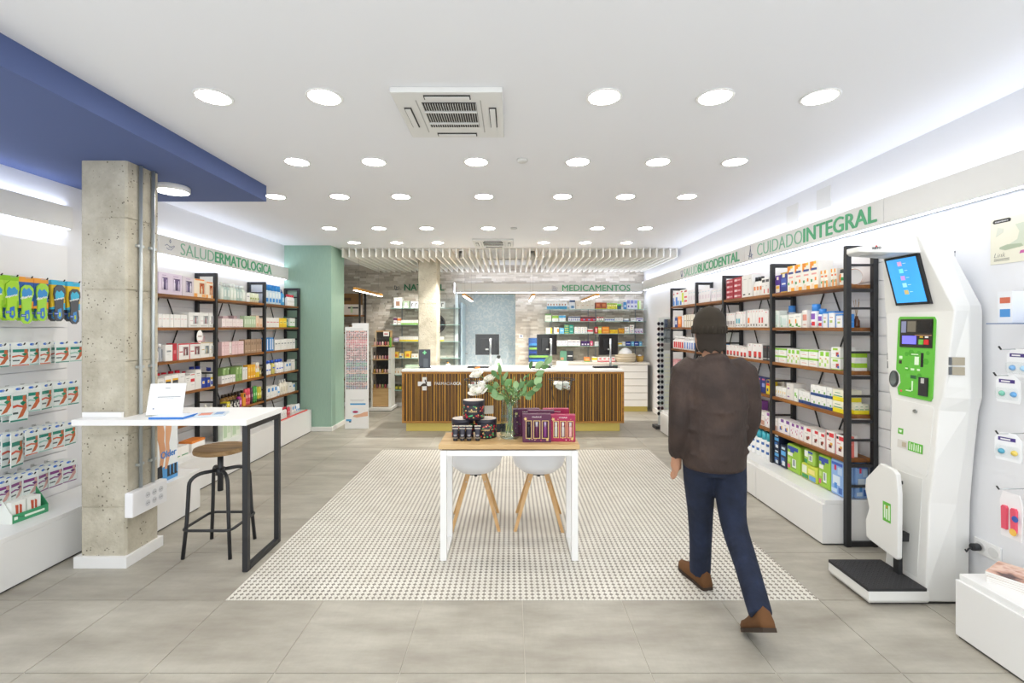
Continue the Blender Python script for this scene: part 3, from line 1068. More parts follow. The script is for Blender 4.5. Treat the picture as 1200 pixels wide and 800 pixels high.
# bowl stands before the counter
def bowl_stand(x, y, label, plabel, bowl_z=0.83):
    t = thing('bowl_stand', label, 'stand', (x, y, 0))
    R = 0.19
    MB().tube([(R * math.cos(a * PI / 10), R * math.sin(a * PI / 10), bowl_z) for a in range(20)], 0.006, BLACK, 6, closed=True).build('ring', t)
    MB().lathe([(R * math.sin(a) * .97, bowl_z - 0.01 - 0.155 * math.cos(a)) for a in (0.01, 0.3, 0.6, 0.9, 1.2, 1.5)], GLASS, 20, cap=False).build('bowl', t)
    for k in range(3):
        a = k * 2 * PI / 3 + PI / 6
        MB().tube([(R * math.cos(a), R * math.sin(a), bowl_z), (0.11 * math.cos(a), 0.11 * math.sin(a), 0.45), (0.17 * math.cos(a), 0.17 * math.sin(a), 0.006)], 0.006, BLACK, 6).build('leg', t)
    r = random.Random(int(x * 100))
    for k in range(9):
        cx, cy, cz = r.uniform(-0.1, 0.1), r.uniform(-0.1, 0.1), bowl_z - 0.06 - 0.05 * (k < 4)
        d = math.hypot(cx, cy)
        if d > 0.09:
            cx, cy = cx * 0.09 / d, cy * 0.09 / d
        b = MB().prism([(-0.05, -0.03), (0.05, -0.03), (0.055, 0.0), (0.05, 0.03), (-0.05, 0.03), (-0.055, 0)], -0.012, 0.012, M('#ecebe8', 0.4), 'xz')
        if k % 3 == 0:
            b.box(-0.05, 0.05, -0.0125, 0.0125, 0.005, 0.022, M('#c42c3a', 0.4))
        o = b.build('sample_packet', None, (x + cx, y + cy, cz), r.uniform(0, 3))
        o.rotation_euler = (r.uniform(-.6, .6), r.uniform(-.5, .5), r.uniform(0, 3))
        tag(o, plabel, 'packet', 'packets in the bowl ' + ('left' if x < 0 else 'right') + ' of the vase')


bowl_stand(-0.5, 6.9, 'black wire stand with clear bowl behind the white roses', 'small white packet in the clear bowl behind the roses')
bowl_stand(0.74, 6.9, 'black wire stand with clear bowl of red and white packets', 'small white and red packet in the right clear bowl')

# ------------------------------------------------------------------ drawers under the medicine wall
dc = thing('drawer_cabinet', 'white drawer cabinet with brass base under the medicine shelves', 'cabinet', (0.95, 8.85, 0))
MB().box(0, 1.63, 0.03, 0.6, 0.1, 0.885, M('#a19b8c')).build('carcass', dc)
MB().box(0, 1.63, 0.05, 0.6, 0.0, 0.1, BRASS).build('plinth_base', dc)
MB().box(-0.02, 1.66, -0.01, 0.62, 0.887, 0.925, M('#dedad2', 0.4)).build('worktop', dc, bevel=0.002)
dm = MB().box(0.004, 0.539, 0, 0.028, 0, 0.122, M('#efeeea', 0.45)).mesh('drawer')
for i in range(3):
    for j in range(6):
        obj('drawer', dm, dc, (0.543 * i, 0, 0.103 + 0.1305 * j))

# ------------------------------------------------------------------ display table and shell chairs
dt = thing('display_table', 'narrow white framed display table with oak top on the patterned tiles', 'table', (-0.014, 3.385, 0))
MB().box(-0.482, 0.482, -0.185, 0.185, 0.765, 0.797, OAK).build('tabletop', dt, bevel=0.002)
for sx in (-1, 1):
    x0 = sx * 0.45
    for yy in (-0.155, 0.155):
        MB().box(x0 - 0.022, x0 + 0.022, yy - 0.022, yy + 0.022, 0.001, 0.755, M('#f0f0ef', 0.35)).build('leg', dt, bevel=0.002)
    MB().box(x0 - 0.022, x0 + 0.022, -0.132, 0.132, 0.001, 0.03, M('#f0f0ef', 0.35)).build('runner', dt, bevel=0.002)
MB().box(-0.427, 0.427, -0.177, -0.133, 0.718, 0.755, M('#f0f0ef', 0.35)).box(-0.427, 0.427, 0.133, 0.177, 0.718, 0.755, M('#f0f0ef', 0.35)).box(-0.472, -0.428, -0.132, 0.132, 0.718, 0.755, M('#f0f0ef', 0.35)) \
    .box(0.428, 0.472, -0.132, 0.132, 0.718, 0.755, M('#f0f0ef', 0.35)).box(-0.46, 0.46, -0.16, 0.16, 0.756, 0.764, M('#4b3a26', 0.7)).build('apron', dt)


def shell_chair(x, y, label, rz=0.0):
    t = thing('shell_chair', label, 'chair', (x, y, 0), rz, 'white shell chairs behind the display table')
    rings = []
    n = 28
    for f, z in ((0.30, 0.425), (0.62, 0.43), (0.86, 0.47), (0.98, 0.54), (1.0, 0.60)):
        ring = []
        for k in range(n):
            a = 2 * PI * k / n
            c, s = math.cos(a), math.sin(a)
            # back of the shell (local -y) rises, the front drops to the seat edge
            up = (z - 0.43) * (1.0 + 0.95 * max(0, -s) ** 1.5 - 0.62 * max(0, s))
            ring.append((0.225 * f * c * (1 - 0.06 * s), 0.225 * f * s, 0.43 + up))
        rings.append(ring)
    inner = [[(p[0] * 0.955, p[1] * 0.955, p[2] + (0.012 if i < 3 else 0.004)) for p in r] for i, r in enumerate(rings)]
    allr = rings + inner[::-1]
    MB().loft(allr, M('#eceef2', 0.35), True).build('seat_shell', t)
    for sx in (-1, 1):
        for sy in (-1, 1):
            MB().loft([[(sx * 0.055 + dx, sy * 0.055 + dy, 0.43) for dx, dy in ((-.016, -.024), (.016, -.024), (.016, .024), (-.016, .024))],
                       [(sx * 0.185 + dx, sy * 0.185 + dy, 0.001) for dx, dy in ((-.012, -.018), (.012, -.018), (.012, .018), (-.012, .018))]], OAKZ).build('leg', t)
            MB().cyl((sx * 0.075, sy * 0.075 - 0.028, 0.36), (sx * 0.075, sy * 0.075 - 0.024, 0.36), 0.005, STEEL, n=8).build('bolt', t)
    MB().box(-0.05, 0.05, -0.012, 0.012, 0.385, 0.405, BLACK).box(-0.012, 0.012, -0.05, 0.05, 0.385, 0.405, BLACK).box(-0.07, 0.07, -0.07, 0.07, 0.405, 0.425, BLACK).build('bracket', t)


shell_chair(-0.29, 3.86, 'white shell chair with oak legs under the table, below the black tins', 0.05)
shell_chair(0.225, 3.86, 'white shell chair with oak legs under the table, below the gift sets', -0.05)

# ------------------------------------------------------------------ bar table, stool
bt = thing('bar_table', 'high white table fixed around the concrete column with black frame leg', 'table', (-2.84, 3.03, 0))
MB().prism([(0, 0), (1.13, 0), (1.13, 0.48), (0.274, 0.48), (0.274, 0.095), (0, 0.095)], 0.962, 1.0, M('#efefee', 0.35)).build('tabletop', bt, bevel=0.002)
MB().box(-0.0, 0.262, 0.075, 0.095, 1.001, 1.035, M('#ededec', 0.35)).build('upstand', bt)
lb = MB()
for a in (0.03, 0.44):
    lb.box(1.085, 1.12, a, a + 0.035, 0.001, 0.961, BLACK)
lb.box(1.085, 1.12, 0.066, 0.439, 0.001, 0.036, BLACK).box(1.085, 1.12, 0.066, 0.439, 0.926, 0.961, BLACK)
lb.build('leg_frame', bt, bevel=0.002)

st = thing('bar_stool', 'black tubular bar stool with round wooden seat by the high table', 'stool', (-2.1, 3.39, 0))
MB().lathe([(0.155, 0.70), (0.168, 0.706), (0.17, 0.722), (0.165, 0.735), (0.14, 0.733), (0.0, 0.728)], SEATW, 32).lathe([(0, 0.7), (0.155, 0.7)], SEATW, 32).build('seat', st)
MB().cyl((0, 0, 0.42), (0, 0, 0.70), 0.019, BLACK, n=14).build('screw_post', st)
MB().cyl((0, 0, 0.535), (0, 0, 0.585), 0.03, BLACK, n=16).build('hub', st)
for sx in (-1, 1):
    for sy in (-1, 1):
        q = 0.16 / 1.0
        pts = [(sx * 0.02, sy * 0.02, 0.57)]
        for k in range(7):
            a = k / 6 * PI / 2
            pts.append((sx * (0.07 + 0.065 * math.sin(a)), sy * (0.07 + 0.065 * math.sin(a)), 0.50 + 0.07 * math.cos(a)))
        pts += [(sx * 0.145, sy * 0.142, 0.25), (sx * 0.163, sy * 0.156, 0.001)]
        MB().tube(pts, 0.0125, BLACK, 10).build('leg', st)
ring = []
for sx, sy, a0 in ((1, 1, 0), (-1, 1, 90), (-1, -1, 180), (1, -1, 270)):
    for k in range(5):
        a = math.radians(a0 + k * 22.5)
        ring.append((sx * 0.125 + 0.045 * math.cos(a), sy * 0.12 + 0.045 * math.sin(a), 0.2))
MB().tube(ring, 0.01, BLACK, 8, closed=True).build('foot_ring', st)

# document stand and leaflets on the bar table
t = thing('sign_holder', 'clear slanted sign holder with a printed sheet on the high table', 'sign holder', (-2.32, 3.16, 1.001), 0.18)
tilt = Matrix.Rotation(math.radians(-16), 4, 'X')
MB().box(-0.13, 0.1, 0, 0.003, 0.004, 0.225, ACRYL, tilt).box(-0.13, 0.1, -0.002, 0.1, 0, 0.003, ACRYL).build('holder', t)
s_ = MB().box(-0.125, 0.095, -0.0035, -0.0015, 0.01, 0.22, M('#f4f4f3', 0.3), tilt)
for (x0, x1, z0, z1, col) in ((-0.03, 0.0, 0.185, 0.19, '#8a9096'), (-0.11, 0.08, 0.176, 0.1775, '#c4c9cd'), (-0.07, 0.07, 0.125, 0.13, '#8e949a'), (-0.03, 0.03, 0.115, 0.118, '#b6bbc0'),
                              (-0.1, -0.02, 0.15, 0.152, '#c8ccd0'), (-0.1, 0.02, 0.1, 0.102, '#c8ccd0'), (-0.1, -0.03, 0.09, 0.092, '#c8ccd0'), (-0.09, -0.08, 0.045, 0.055, '#8f97a6'), (-0.06, 0.06, 0.07, 0.072, '#c8ccd0')):
    s_.quad([(x0, -0.0042, z0), (x1, -0.0042, z0), (x1, -0.0042, z1), (x0, -0.0042, z1)], M(col), tilt)
s_.build('sheet', t)
o = MB().box(-0.11, 0.11, -0.075, 0.075, 0, 0.014, M('#3d7fd0', 0.3)).box(-0.108, 0.108, -0.074, 0.074, 0.014, 0.0155, M('#dbe6f2', 0.3)).build('leaflet_stack', None, (-2.24, 3.115, 1.001), 0.02)
tag(o, 'blue edged stack of leaflets before the sign holder', 'leaflets')
o = MB().box(-0.09, 0.09, -0.07, 0.07, 0, 0.009, M('#cdd8e2', 0.3)).box(-0.07, 0.0, -0.05, 0.04, 0.009, 0.0095, M('#d98b74')).box(0.02, 0.07, -0.04, 0.05, 0.009, 0.0095, M('#7fa3cf')).build('leaflet_stack', None, (-2.04, 3.2, 1.001), 0.35)
tag(o, 'fanned pale leaflets with picture lying right of the sign holder', 'leaflets')

# electrical box and conduits on the column
eb = thing('socket_box', 'white six socket box on the side of the concrete column', 'socket', (-2.568, 3.275, 0.33))
MB().box(0, 0.055, -0.16, 0.155, 0, 0.165, M('#f0f0f2', 0.4)).build('box', eb, bevel=0.006)
for i in range(3):
    for j in range(2):
        k = MB().cyl((0.0555, -0.03 + 0.06 * i, 0.055 + 0.055 * j), (0.058, -0.03 + 0.06 * i, 0.055 + 0.055 * j), 0.021, M('#d6d7da', 0.4), n=14)
        k.cyl((0.058, -0.038 + 0.06 * i, 0.055 + 0.055 * j), (0.0585, -0.038 + 0.06 * i, 0.055 + 0.055 * j), 0.004, M('#777a80'), n=8)
        k.cyl((0.058, -0.022 + 0.06 * i, 0.055 + 0.055 * j), (0.0585, -0.022 + 0.06 * i, 0.055 + 0.055 * j), 0.004, M('#777a80'), n=8)
        k.build('socket', eb)
for i, y in enumerate((3.235, 3.347)):
    t = thing('conduit', 'galvanised conduit pipe up the column, ' + ('nearer the front' if i == 0 else 'farther back'), 'pipe', (-2.553, y, 0.496), 0, 'conduits on the column')
    MB().cyl((0, 0, 0), (0, 0, 2.212), 0.0115, GALV, n=12).build('pipe', t)
    for z in (0.16, 0.83, 1.66):
        MB().box(-0.017, 0.004, -0.028, 0.028, z - 0.009, z + 0.009, GALV).build('clip', t)

# poster stand behind the column
t = thing('poster', 'cardboard poster of bare legs and blue lettering on the short white plinth', 'poster', (-2.8, 3.7, 0.351), PI / 2)
MB().box(-0.22, 0.24, 0, 0.008, 0, 0.56, M('#eef3f6', 0.4)).build('board', t)
SKIN = M('#d9a078', 0.5)
pp = MB().box(-0.22, 0.24, -0.001, 0, 0, 0.12, M('#58a0dc', 0.4))
pp.prism([(-0.02, .52), (.06, .54), (.09, .40), (.085, .33), (.1, .26), (.07, .12), (.03, .1), (.045, .2), (.03, .3), (.0, .4)], -0.0016, -0.0011, SKIN, 'xz')
pp.prism([(.11, .52), (.17, .5), (.165, .4), (.14, .3), (.15, .2), (.12, .1), (.09, .1), (.11, .22), (.1, .32), (.1, .42)], -0.0018, -0.0012, M('#e0a982', 0.5), 'xz')
pp.prism([(-.12, .5), (-.05, .52), (-.02, .38), (-.05, .2), (-.02, .1), (-.08, .1), (-.1, .25)], -0.0016, -0.0011, M('#33373f', 0.5), 'xz')
pp.prism([(.0, .13), (.06, .14), (.07, .04), (.01, .04)], -0.002, -0.0013, M('#2b2f38'), 'xz')
for q in range(3):
    pp.prism([(.12 + .04 * q, .12), (.145 + .04 * q, .12), (.145 + .04 * q, .05), (.16 + .04 * q, .03), (.12 + .04 * q, .03)], -0.002, -0.0013, M('#35373d'), 'xz')
pp.build('picture', t)
obj('lettering', text_mesh('Older', 0.17, 0.055, M('#2f7fd0'), 0.01, 0.001), t, (0.05, -0.002, 0.19))

# ------------------------------------------------------------------ shade chart stand, polish display, brown carton shelf
t = thing('shade_chart_stand', 'tall white cardboard stand with a grid of nail shades by the green wall', 'display stand', (-2.43, 7.38, 0), 0.03)
MB().box(-0.18, 0.18, 0, 0.03, 0.001, 1.6, M('#f2f2f1', 0.4)).box(-0.07, 0.18, 0.0, 0.03, 1.6, 1.66, M('#f2f2f1', 0.4)).build('board', t)
MB().quad([(-0.165, 0, 0), (0.165, 0, 0), (0.165, 0, 0.92), (-0.165, 0, 0.92)], CHART).build('shade_grid', t, (0, -0.0015, 0.62))
pr = MB()
for x0, x1, z0, z1, c in ((-0.1, 0.12, 0.445, 0.455, '#c9c9c9'), (-0.1, 0.14, 0.375, 0.4, '#4c9fd6'), (-0.165, -0.08, 0.12, 0.15, '#4c9fd6'), (-0.12, -0.085, 0.1, 0.12, '#3a5a78'), (-0.1, 0.1, 1.565, 1.575, '#cfcfcf'), (-0.08, 0.1, 0.43, 0.435, '#d0d0d0')):
    pr.quad([(x0, -0.001, z0), (x1, -0.001, z0), (x1, -0.001, z1), (x0, -0.001, z1)], M(c))
pr.disc((-0.02, -0.0012, 0.27), 0.07, 0.055, M('#e9f1f6'), n=20)
pr.disc((-0.02, -0.0016, 0.265), 0.045, 0.018, M('#b3285f'), n=16)
pr.prism([(-0.06, 0.19), (0.0, 0.175), (0.09, 0.19), (0.175, 0.2), (0.175, 0.27), (0.12, 0.26), (0.06, 0.235), (-0.04, 0.215)], -0.0022, -0.0016, M('#e2b091'), 'xz')
pr.build('print', t)

nd = thing('polish_display', 'white and wood floor display of nail polish before the stone wall', 'display stand', (-2.47, 8.95, 0))
MB().box(-0.24, 0.2, -0.06, 0.4, 0.012, 0.07, M('#eeeeec', 0.4)).build('base', nd, bevel=0.004)
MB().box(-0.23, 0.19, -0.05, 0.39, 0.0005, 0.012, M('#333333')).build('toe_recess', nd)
MB().box(0.13, 0.18, 0, 0.3, 0.07, 1.2, M('#e9e9e6', 0.4)).box(-0.205, -0.175, 0.0, 0.3, 0.07, 1.2, M('#d8d6d0', 0.4)).build('side_panel', nd)
MB().box(-0.175, 0.13, 0.26, 0.28, 0.07, 1.5, M('#3b3a3a', 0.5)).build('back_panel', nd)
MB().box(-0.175, 0.13, 0.02, 0.05, 0.08, 0.41, OAK).build('drawer_front', nd)
for z in (0.43, 0.72, 0.98, 1.245):
    MB().box(-0.2, 0.175, 0.0, 0.255, z - 0.014, z, OAK).build('shelf', nd)
MB().box(-0.195, -0.17, 0.2, 0.26, 1.246, 1.53, M('#cdbfa3', 0.5)).box(0.11, 0.14, 0.2, 0.26, 1.246, 1.53, OAK).box(-0.17, 0.11, 0.23, 0.26, 1.5, 1.53, OAK).build('header_frame', nd)
MB().box(-0.02, 0.09, 0.19, 0.2, 1.42, 1.51, M('#f0efec')).box(0.0, 0.07, 0.188, 0.19, 1.455, 1.475, M('#c04a5a')).build('sign_card', nd)
MB().box(0.155, 0.185, -0.02, 0.02, 1.215, 1.4, M('#7ab84a', 0.4)).build('green_tab', nd)
cols = ['#e3b9b4', '#d98f94', '#e9cfc4', '#c9a15b', '#d6a08e', '#b85a66', '#e6d2cc', '#c58aa0', '#8c5a6a', '#9fb07a', '#c8c2bb', '#3d6f8a']
cap_me = MB().lathe([(0.011, 0), (0.009, 0.07), (0, 0.07)], M('#2a292b', 0.3), 8).mesh('cap')
bot_me = {}
for s_i, z in enumerate((0.43, 0.72, 0.98, 1.245)):
    for i in range(6):
        col = cols[(i * 5 + s_i * 3 + (i * s_i)) % 9 + (3 if s_i == 0 else 0)]
        if col not in bot_me:
            bot_me[col] = MB().lathe([(0.017, 0), (0.017, 0.06), (0.009, 0.075), (0, 0.075)], M(col, 0.2), 8).mesh('bottle')
        o = obj('polish_bottle', bot_me[col], None, (-2.47 - 0.15 + 0.052 * i, 9.0, z + 0.0005))
        tag(o, f'nail polish bottle with black cap, {ORD[i]} from left, {("bottom", "third", "second", "top")[s_i]} shelf of the polish display', 'nail polish', 'nail polish on the floor display')
        obj('cap', cap_me, o, (0, 0, 0.075))

t = thing('storage_shelf', 'dark metal shelf with wooden boards and cartons beyond the green wall', 'shelving', (-3.4, 9.05, 0))
for x in (0, 0.48):
    for y in (0, 0.34):
        MB().box(x - 0.015, x + 0.015, y - 0.015, y + 0.015, 0.001, 2.28, BLACK).build('upright', t)
for z in (0.6, 1.2, 1.5, 1.835):
    MB().box(0.016, 0.464, -0.014, 0.354, z - 0.03, z, SHELFW).build('shelf', t)
tag(MB().box(-0.2, 0.2, -0.13, 0.13, 0, 0.2, M('#ddd3cc', 0.6)).box(0.0, 0.2, -0.132, -0.13, 0.12, 0.15, M('#3c3c3c')).box(0.05, 0.09, -0.132, -0.13, 0.04, 0.17, M('#b9d0a6')).build('shipping_carton', None, (-3.16, 9.22, 1.8355)),
    'pale carton with dark tape stripe on the shelf beyond the green wall', 'carton')
tag(MB().box(-0.2, 0.2, -0.13, 0.13, 0, 0.21, M('#7d5a34', 0.7)).box(-0.12, 0.06, -0.132, -0.13, 0.07, 0.13, M('#4a3520')).build('shipping_carton', None, (-3.16, 9.22, 2.036)),
    'brown carton stacked uppermost beyond the green wall', 'carton')
bk = MB().lathe([(0.07, 0), (0.1, 0.07), (0.095, 0.13), (0.08, 0.13), (0.08, 0.02), (0, 0.02)], M('#8a6a42', 0.8), 14)
tag(bk.build('wicker_basket', None, (-3.08, 9.2, 1.5005)), 'small brown wicker basket above the shade chart', 'basket')

# ------------------------------------------------------------------ spectacle stand at the right wall
t = thing('spectacle_stand', 'tall slim spectacle stand at the right wall before the far rack end', 'display stand', (2.42, 7.42, 0))
MB().box(-0.16, 0.16, -0.1, 0.1, 0.001, 0.05, M('#3a3a3c')).build('base', t)
MB().box(-0.09, 0.11, 0, 0.04, 0.05, 1.75, M('#dfe3e0', 0.4)).build('panel', t)
MB().box(-0.01, 0.1, -0.004, 0, 1.35, 1.72, M('#b9c4c8', 0.1, 0.8)).build('mirror', t)
MB().box(-0.02, 0.1, -0.006, 0, 1.23, 1.34, M('#a7a7a3')).build('header_card', t)
tg = MB()
for k in range(16):
    tg.box(0.0, 0.09, -0.008, -0.003, 0.2 + 0.062 * k, 0.245 + 0.062 * k, M('#e4e7d6'))
tg.build('price_strip', t)
spm = {}
for k in range(18):
    c = ['#2b2b30', '#3a3f58', '#5a3636', '#2f3b6a', '#3b5a4a', '#6a3a4a'][(k * 5) % 6]
    if c not in spm:
        b = MB()
        for sx in (-1, 1):
            b.lathe([(0, 0)], M(c, 0.3), 3) if False else b.disc((sx * 0.034, 0.001, 0), 0.024, 0.016, M('#1f2126', 0.2), n=10)
            b.tube([(sx * 0.034 + 0.026 * math.cos(a * PI / 5), 0, 0.018 * math.sin(a * PI / 5)) for a in range(10)], 0.004, M(c, 0.3), 5, closed=True)
            b.tube([(sx * 0.06, 0, 0.005), (sx * 0.06, 0.045, 0.0)], 0.003, M(c, 0.3), 5)
        b.tube([(-0.009, 0, 0.006), (0.009, 0, 0.006)], 0.003, M(c, 0.3), 5)
        spm[c] = b.mesh('spectacles')
    o = obj('spectacles', spm[c], None, (2.345, 7.372, 0.24 + 0.083 * k))
    o.scale = (0.8, 0.8, 1.4)
    tag(o, f'reading glasses, {ORD[k]} from the bottom on the spectacle stand', 'glasses', 'reading glasses on the stand')

# ------------------------------------------------------------------ small wall things
o = MB().box(-0.04, 0.04, -0.012, 0, -0.035, 0.035, M('#e8e8e6', 0.4)).box(-0.02, 0.02, -0.0125, -0.012, -0.008, 0.018, M('#3b4a8a', 0.2)).build('thermostat', None, (0.2, YB - 0.028, 1.41))
tag(o, 'small white thermostat on the stone wall right of the blue wallpaper', 'thermostat')
o = MB().lathe([(0.2, -0.01), (0.2, 0.01), (0.18, 0.012), (0.18, -0.012), (0.2, -0.01)], M('#5a4438', 0.5), 24).build('wall_mirror', None, (-1.52, 9.44, 1.66))
o.rotation_euler = (PI / 2, 0, 0)
tag(o, 'round dark framed mirror on the stone wall right behind the concrete column', 'mirror')
t = thing('brochure_rack', 'blue and green leaflet rack left of the middle monitor', 'leaflet rack', (0.52, 8.6, 0.931))
t.location = (0.55, 9.3, 0.0)
MB().box(-0.2, 0.2, 0.1, 0.12, 0.9, 1.38, M('#2d62a8', 0.5)).build('back_board', t)
for k in range(5):
    MB().box(-0.19, 0.19, 0.06, 0.095, 0.91 + 0.08 * k, 0.95 + 0.08 * k, M(['#2d7fd0', '#8cc152', '#2348a8', '#8cc152', '#3a8fd8'][k])).build('leaflet_row', t)
MB().box(-0.21, 0.21, 0.04, 0.125, 0.0, 0.9, M('#d9dad8')).build('pedestal', t)
t = thing('brochure_stand', 'green and black picture card leaning behind the counter', 'card', (1.1, 9.3, 0.926))
MB().box(-0.13, 0.0, 0, 0.01, 0, 0.2, M('#5c8f78', 0.4)).box(0.0, 0.13, 0, 0.01, 0, 0.2, M('#33383c', 0.4)).build('card', t)
MB().box(-0.12, -0.06, -0.001, 0, 0.02, 0.07, M('#c98d6a')).box(0.02, 0.11, -0.001, 0, 0.09, 0.11, M('#e9e9e9')).build('print', t)
t = thing('fabric_basket', 'large cream woven basket with white bags on the drawer cabinet', 'basket', (2.22, 9.12, 0.926))
MB().lathe([(0.17, 0), (0.2, 0.05), (0.195, 0.13), (0.16, 0.16), (0.15, 0.155), (0.16, 0.02), (0, 0.02)], M('#d3c8b2', 0.8), 24).build('body', t)
for z, r in ((0.05, 0.201), (0.1, 0.2), (0.14, 0.19)):
    MB().tube([(r * math.cos(a * PI / 12), r * math.sin(a * PI / 12), z) for a in range(24)], 0.006, M('#b9a98c', 0.8), 5, closed=True).build('rope_band', t)
o = MB().lathe([(0.13, 0), (0.12, 0.06), (0.06, 0.11), (0.0, 0.13)], M('#f0f1f3', 0.3), 9, smooth=False).build('plastic_bag', None, (2.22, 9.12, 1.07))
tag(o, 'crumpled white bags piled in the cream basket', 'bag')
t = thing('wicker_basket', 'small yellow wicker basket at the right end of the drawer cabinet', 'basket', (2.5, 9.12, 0.926))
MB().lathe([(0.055, 0), (0.075, 0.11), (0.07, 0.11), (0.05, 0.01), (0, 0.01)], M('#c7a355', 0.8), 16).build('body', t)
MB().tube([(0.076 * math.cos(a * PI / 8), 0.076 * math.sin(a * PI / 8), 0.108) for a in range(16)], 0.006, M('#b08d42', 0.8), 5, closed=True).build('rim', t)
o = MB().lathe([(0.05, 0), (0.05, 0.07), (0.02, 0.12), (0, 0.12)], M('#dfe5ee', 0.3), 8, smooth=False).build('plastic_bag', None, (2.5, 9.12, 0.945))
tag(o, 'pale plastic bag in the small yellow basket', 'bag')
# ------------------------------------------------------------------ weighing kiosk
KW = M('#e4e4e1', 0.35)
KG = M('#63b93e', 0.4)
YC = 2.862
ki = thing('health_kiosk', 'tall white weighing kiosk with blue touch screen and green payment panel', 'kiosk', (2.06, YC, 0))
X0 = 2.06


def kring(z, xf, hf, xs, hs, xb, hb):
    return [(xf - X0, -hf, z), (xs - X0, -hs, z), (xb - X0, -hb, z), (xb - X0, hb, z), (xs - X0, hs, z), (xf - X0, hf, z)]


lev = [(0.012, 2.40, .15, 2.56, .155, 2.655, .14), (0.10, 2.40, .15, 2.56, .155, 2.655, .14), (0.58, 2.43, .135, 2.56, .165, 2.655, .15),
       (0.83, 2.44, .16, 2.575, .185, 2.655, .17), (1.12, 2.4538, .168, 2.575, .222, 2.655, .2), (1.20, 2.4568, .19, 2.557, .247, 2.655, .22), (1.26, 2.459, .2, 2.555, .25, 2.655, .22),
       (1.69, 2.475, .242, 2.555, .25, 2.655, .22), (1.72, 2.468, .238, 2.555, .248, 2.65, .22), (2.04, 2.385, .155, 2.48, .185, 2.53, .17), (2.10, 2.37, .145, 2.45, .16, 2.50, .15), (2.135, 2.36, .13, 2.42, .14, 2.46, .135)]
MB().loft([kring(*l) for l in lev], KW).build('housing', ki, bevel=0.008)
MB().loft([[(0.36, -.135, 2.03), (0.36, .135, 2.03), (0.36, .135, 2.134), (0.36, -.135, 2.134)],
           [(0.06, -.085, 2.042), (0.06, .085, 2.042), (0.06, .085, 2.085), (0.06, -.085, 2.085)],
           [(0.02, -.05, 2.05), (0.02, .05, 2.05), (0.02, .05, 2.08), (0.02, -.05, 2.08)]], KW).build('sensor_arm', ki, bevel=0.005)
MB().box(0.1, 0.24, -0.05, 0.05, 2.036, 2.043, M('#c6c6c3', 0.4)).build('sensor_plate', ki)
o = obj('lettering', text_mesh('KEITO', 0.045, 0.013, M('#2a2a2c'), 0.01, 0.001), ki, (0.075, -0.0895, 2.058), 0.12)
o.rotation_euler = (0, -0.06, 0.12 - 0.27)
MB().prism([(-0.006, 0), (0.006, 0), (0, 0.012)], -0.001, 0, M('#c8242c'), 'xz').build('arm_mark', ki, (0.095, -0.0925, 2.072), -0.15)


# face plates, set out in the plane of the front (z along the slope)
def face_x(z):
    for a, b in zip(lev[:-1], lev[1:]):
        if a[0] <= z <= b[0]:
            f = (z - a[0]) / (b[0] - a[0])
            return a[1] + (b[1] - a[1]) * f - X0
    return 0.3


def plate(poly, off, thick, m, mb=None):
    """poly in (y, z) on the front, y>0 away from the camera; slab proud of the face"""
    mb = mb or MB()
    n = len(poly)
    fr = [(face_x(z) - off - thick, y, z) for y, z in poly]
    bk = [(face_x(z) - off, y, z) for y, z in poly]
    fs = [tuple(range(n)), tuple(range(n, 2 * n))[::-1]] + [(i, n + i, n + (i + 1) % n, (i + 1) % n) for i in range(n)]
    return mb.add(fr + bk, fs, m)


def rect(y0, y1, z0, z1):
    return [(y1, z0), (y0, z0), (y0, z1), (y1, z1)]


# screen
plate([(.122, 1.735), (-.122, 1.735), (-.122, 2.03), (.122, 2.03)], -0.002, 0.02, M('#232427', 0.3)).build('screen_bezel', ki)
sc = plate(rect(-.107, .107, 1.75, 2.016), 0.0182, 0.0015, M('#3f97e0', 0.2, 0, 0.55))
sc.build('touch_screen', ki)
ic = MB()
for k, c in enumerate(['#b3a56a', '#8ecbe8', '#b08ad8', '#6fd0e6', '#c09ac0']):
    z = 1.8 + 0.043 * k
    plate(rect(-.0, .03, z, z + 0.026), 0.0198, 0.0006, M(c, 0.3, 0, 0.5), ic)
    plate(rect(-.03, -.008, z + 0.012, z + 0.015), 0.0198, 0.0006, M('#9fc8ee', 0.3, 0, 0.5), ic)
ic.build('screen_icons', ki)
# green payment panel
pg = plate([(.115, 1.215), (.105, 1.172), (-.12, 1.165), (-.13, 1.185), (-.134, 1.64), (-.122, 1.66), (.115, 1.665), (.127, 1.65), (.13, 1.33), (.1, 1.30), (.092, 1.25)], -0.002, 0.010, KG)
pgo = pg.build('payment_panel', ki)
hx = MB()
rh = random.Random(5)
for k in range(26):
    y, z, r = rh.uniform(-.1, .06), rh.uniform(1.2, 1.46), rh.uniform(.012, .022)
    plate([(y + r * math.cos(a * PI / 3), z + r * math.sin(a * PI / 3)) for a in range(6)][::-1], 0.0081, 0.0003 + 0.00002 * k, M(rh.choice(['#66bd48', '#4aa32d', '#60b843']), 0.4), hx)
hx.build('hexagon_print', pgo)
plate(rect(-.122, .105, 1.475, 1.648), 0.0082, 0.004, M('#2a2622', 0.35)).build('display_window', pgo)
d = plate(rect(.06, .095, 1.565, 1.635), 0.0124, 0.001, M('#8f94b8', 0.2))
plate(rect(-.01, .05, 1.57, 1.635), 0.0124, 0.001, M('#7a7466', 0.3), d)
plate(rect(-.12, -.02, 1.565, 1.64), 0.0124, 0.001, M('#1d1d1f', 0.2), d)
plate(rect(-.12, -.005, 1.548, 1.552), 0.0124, 0.001, M('#b98c6e', 0.3), d)
d.build('window_glass', pgo)
plate(rect(-.015, .085, 1.495, 1.545), 0.0124, 0.0015, M('#6a66f0', 0.3, 0, 0.6)).build('lcd', pgo)
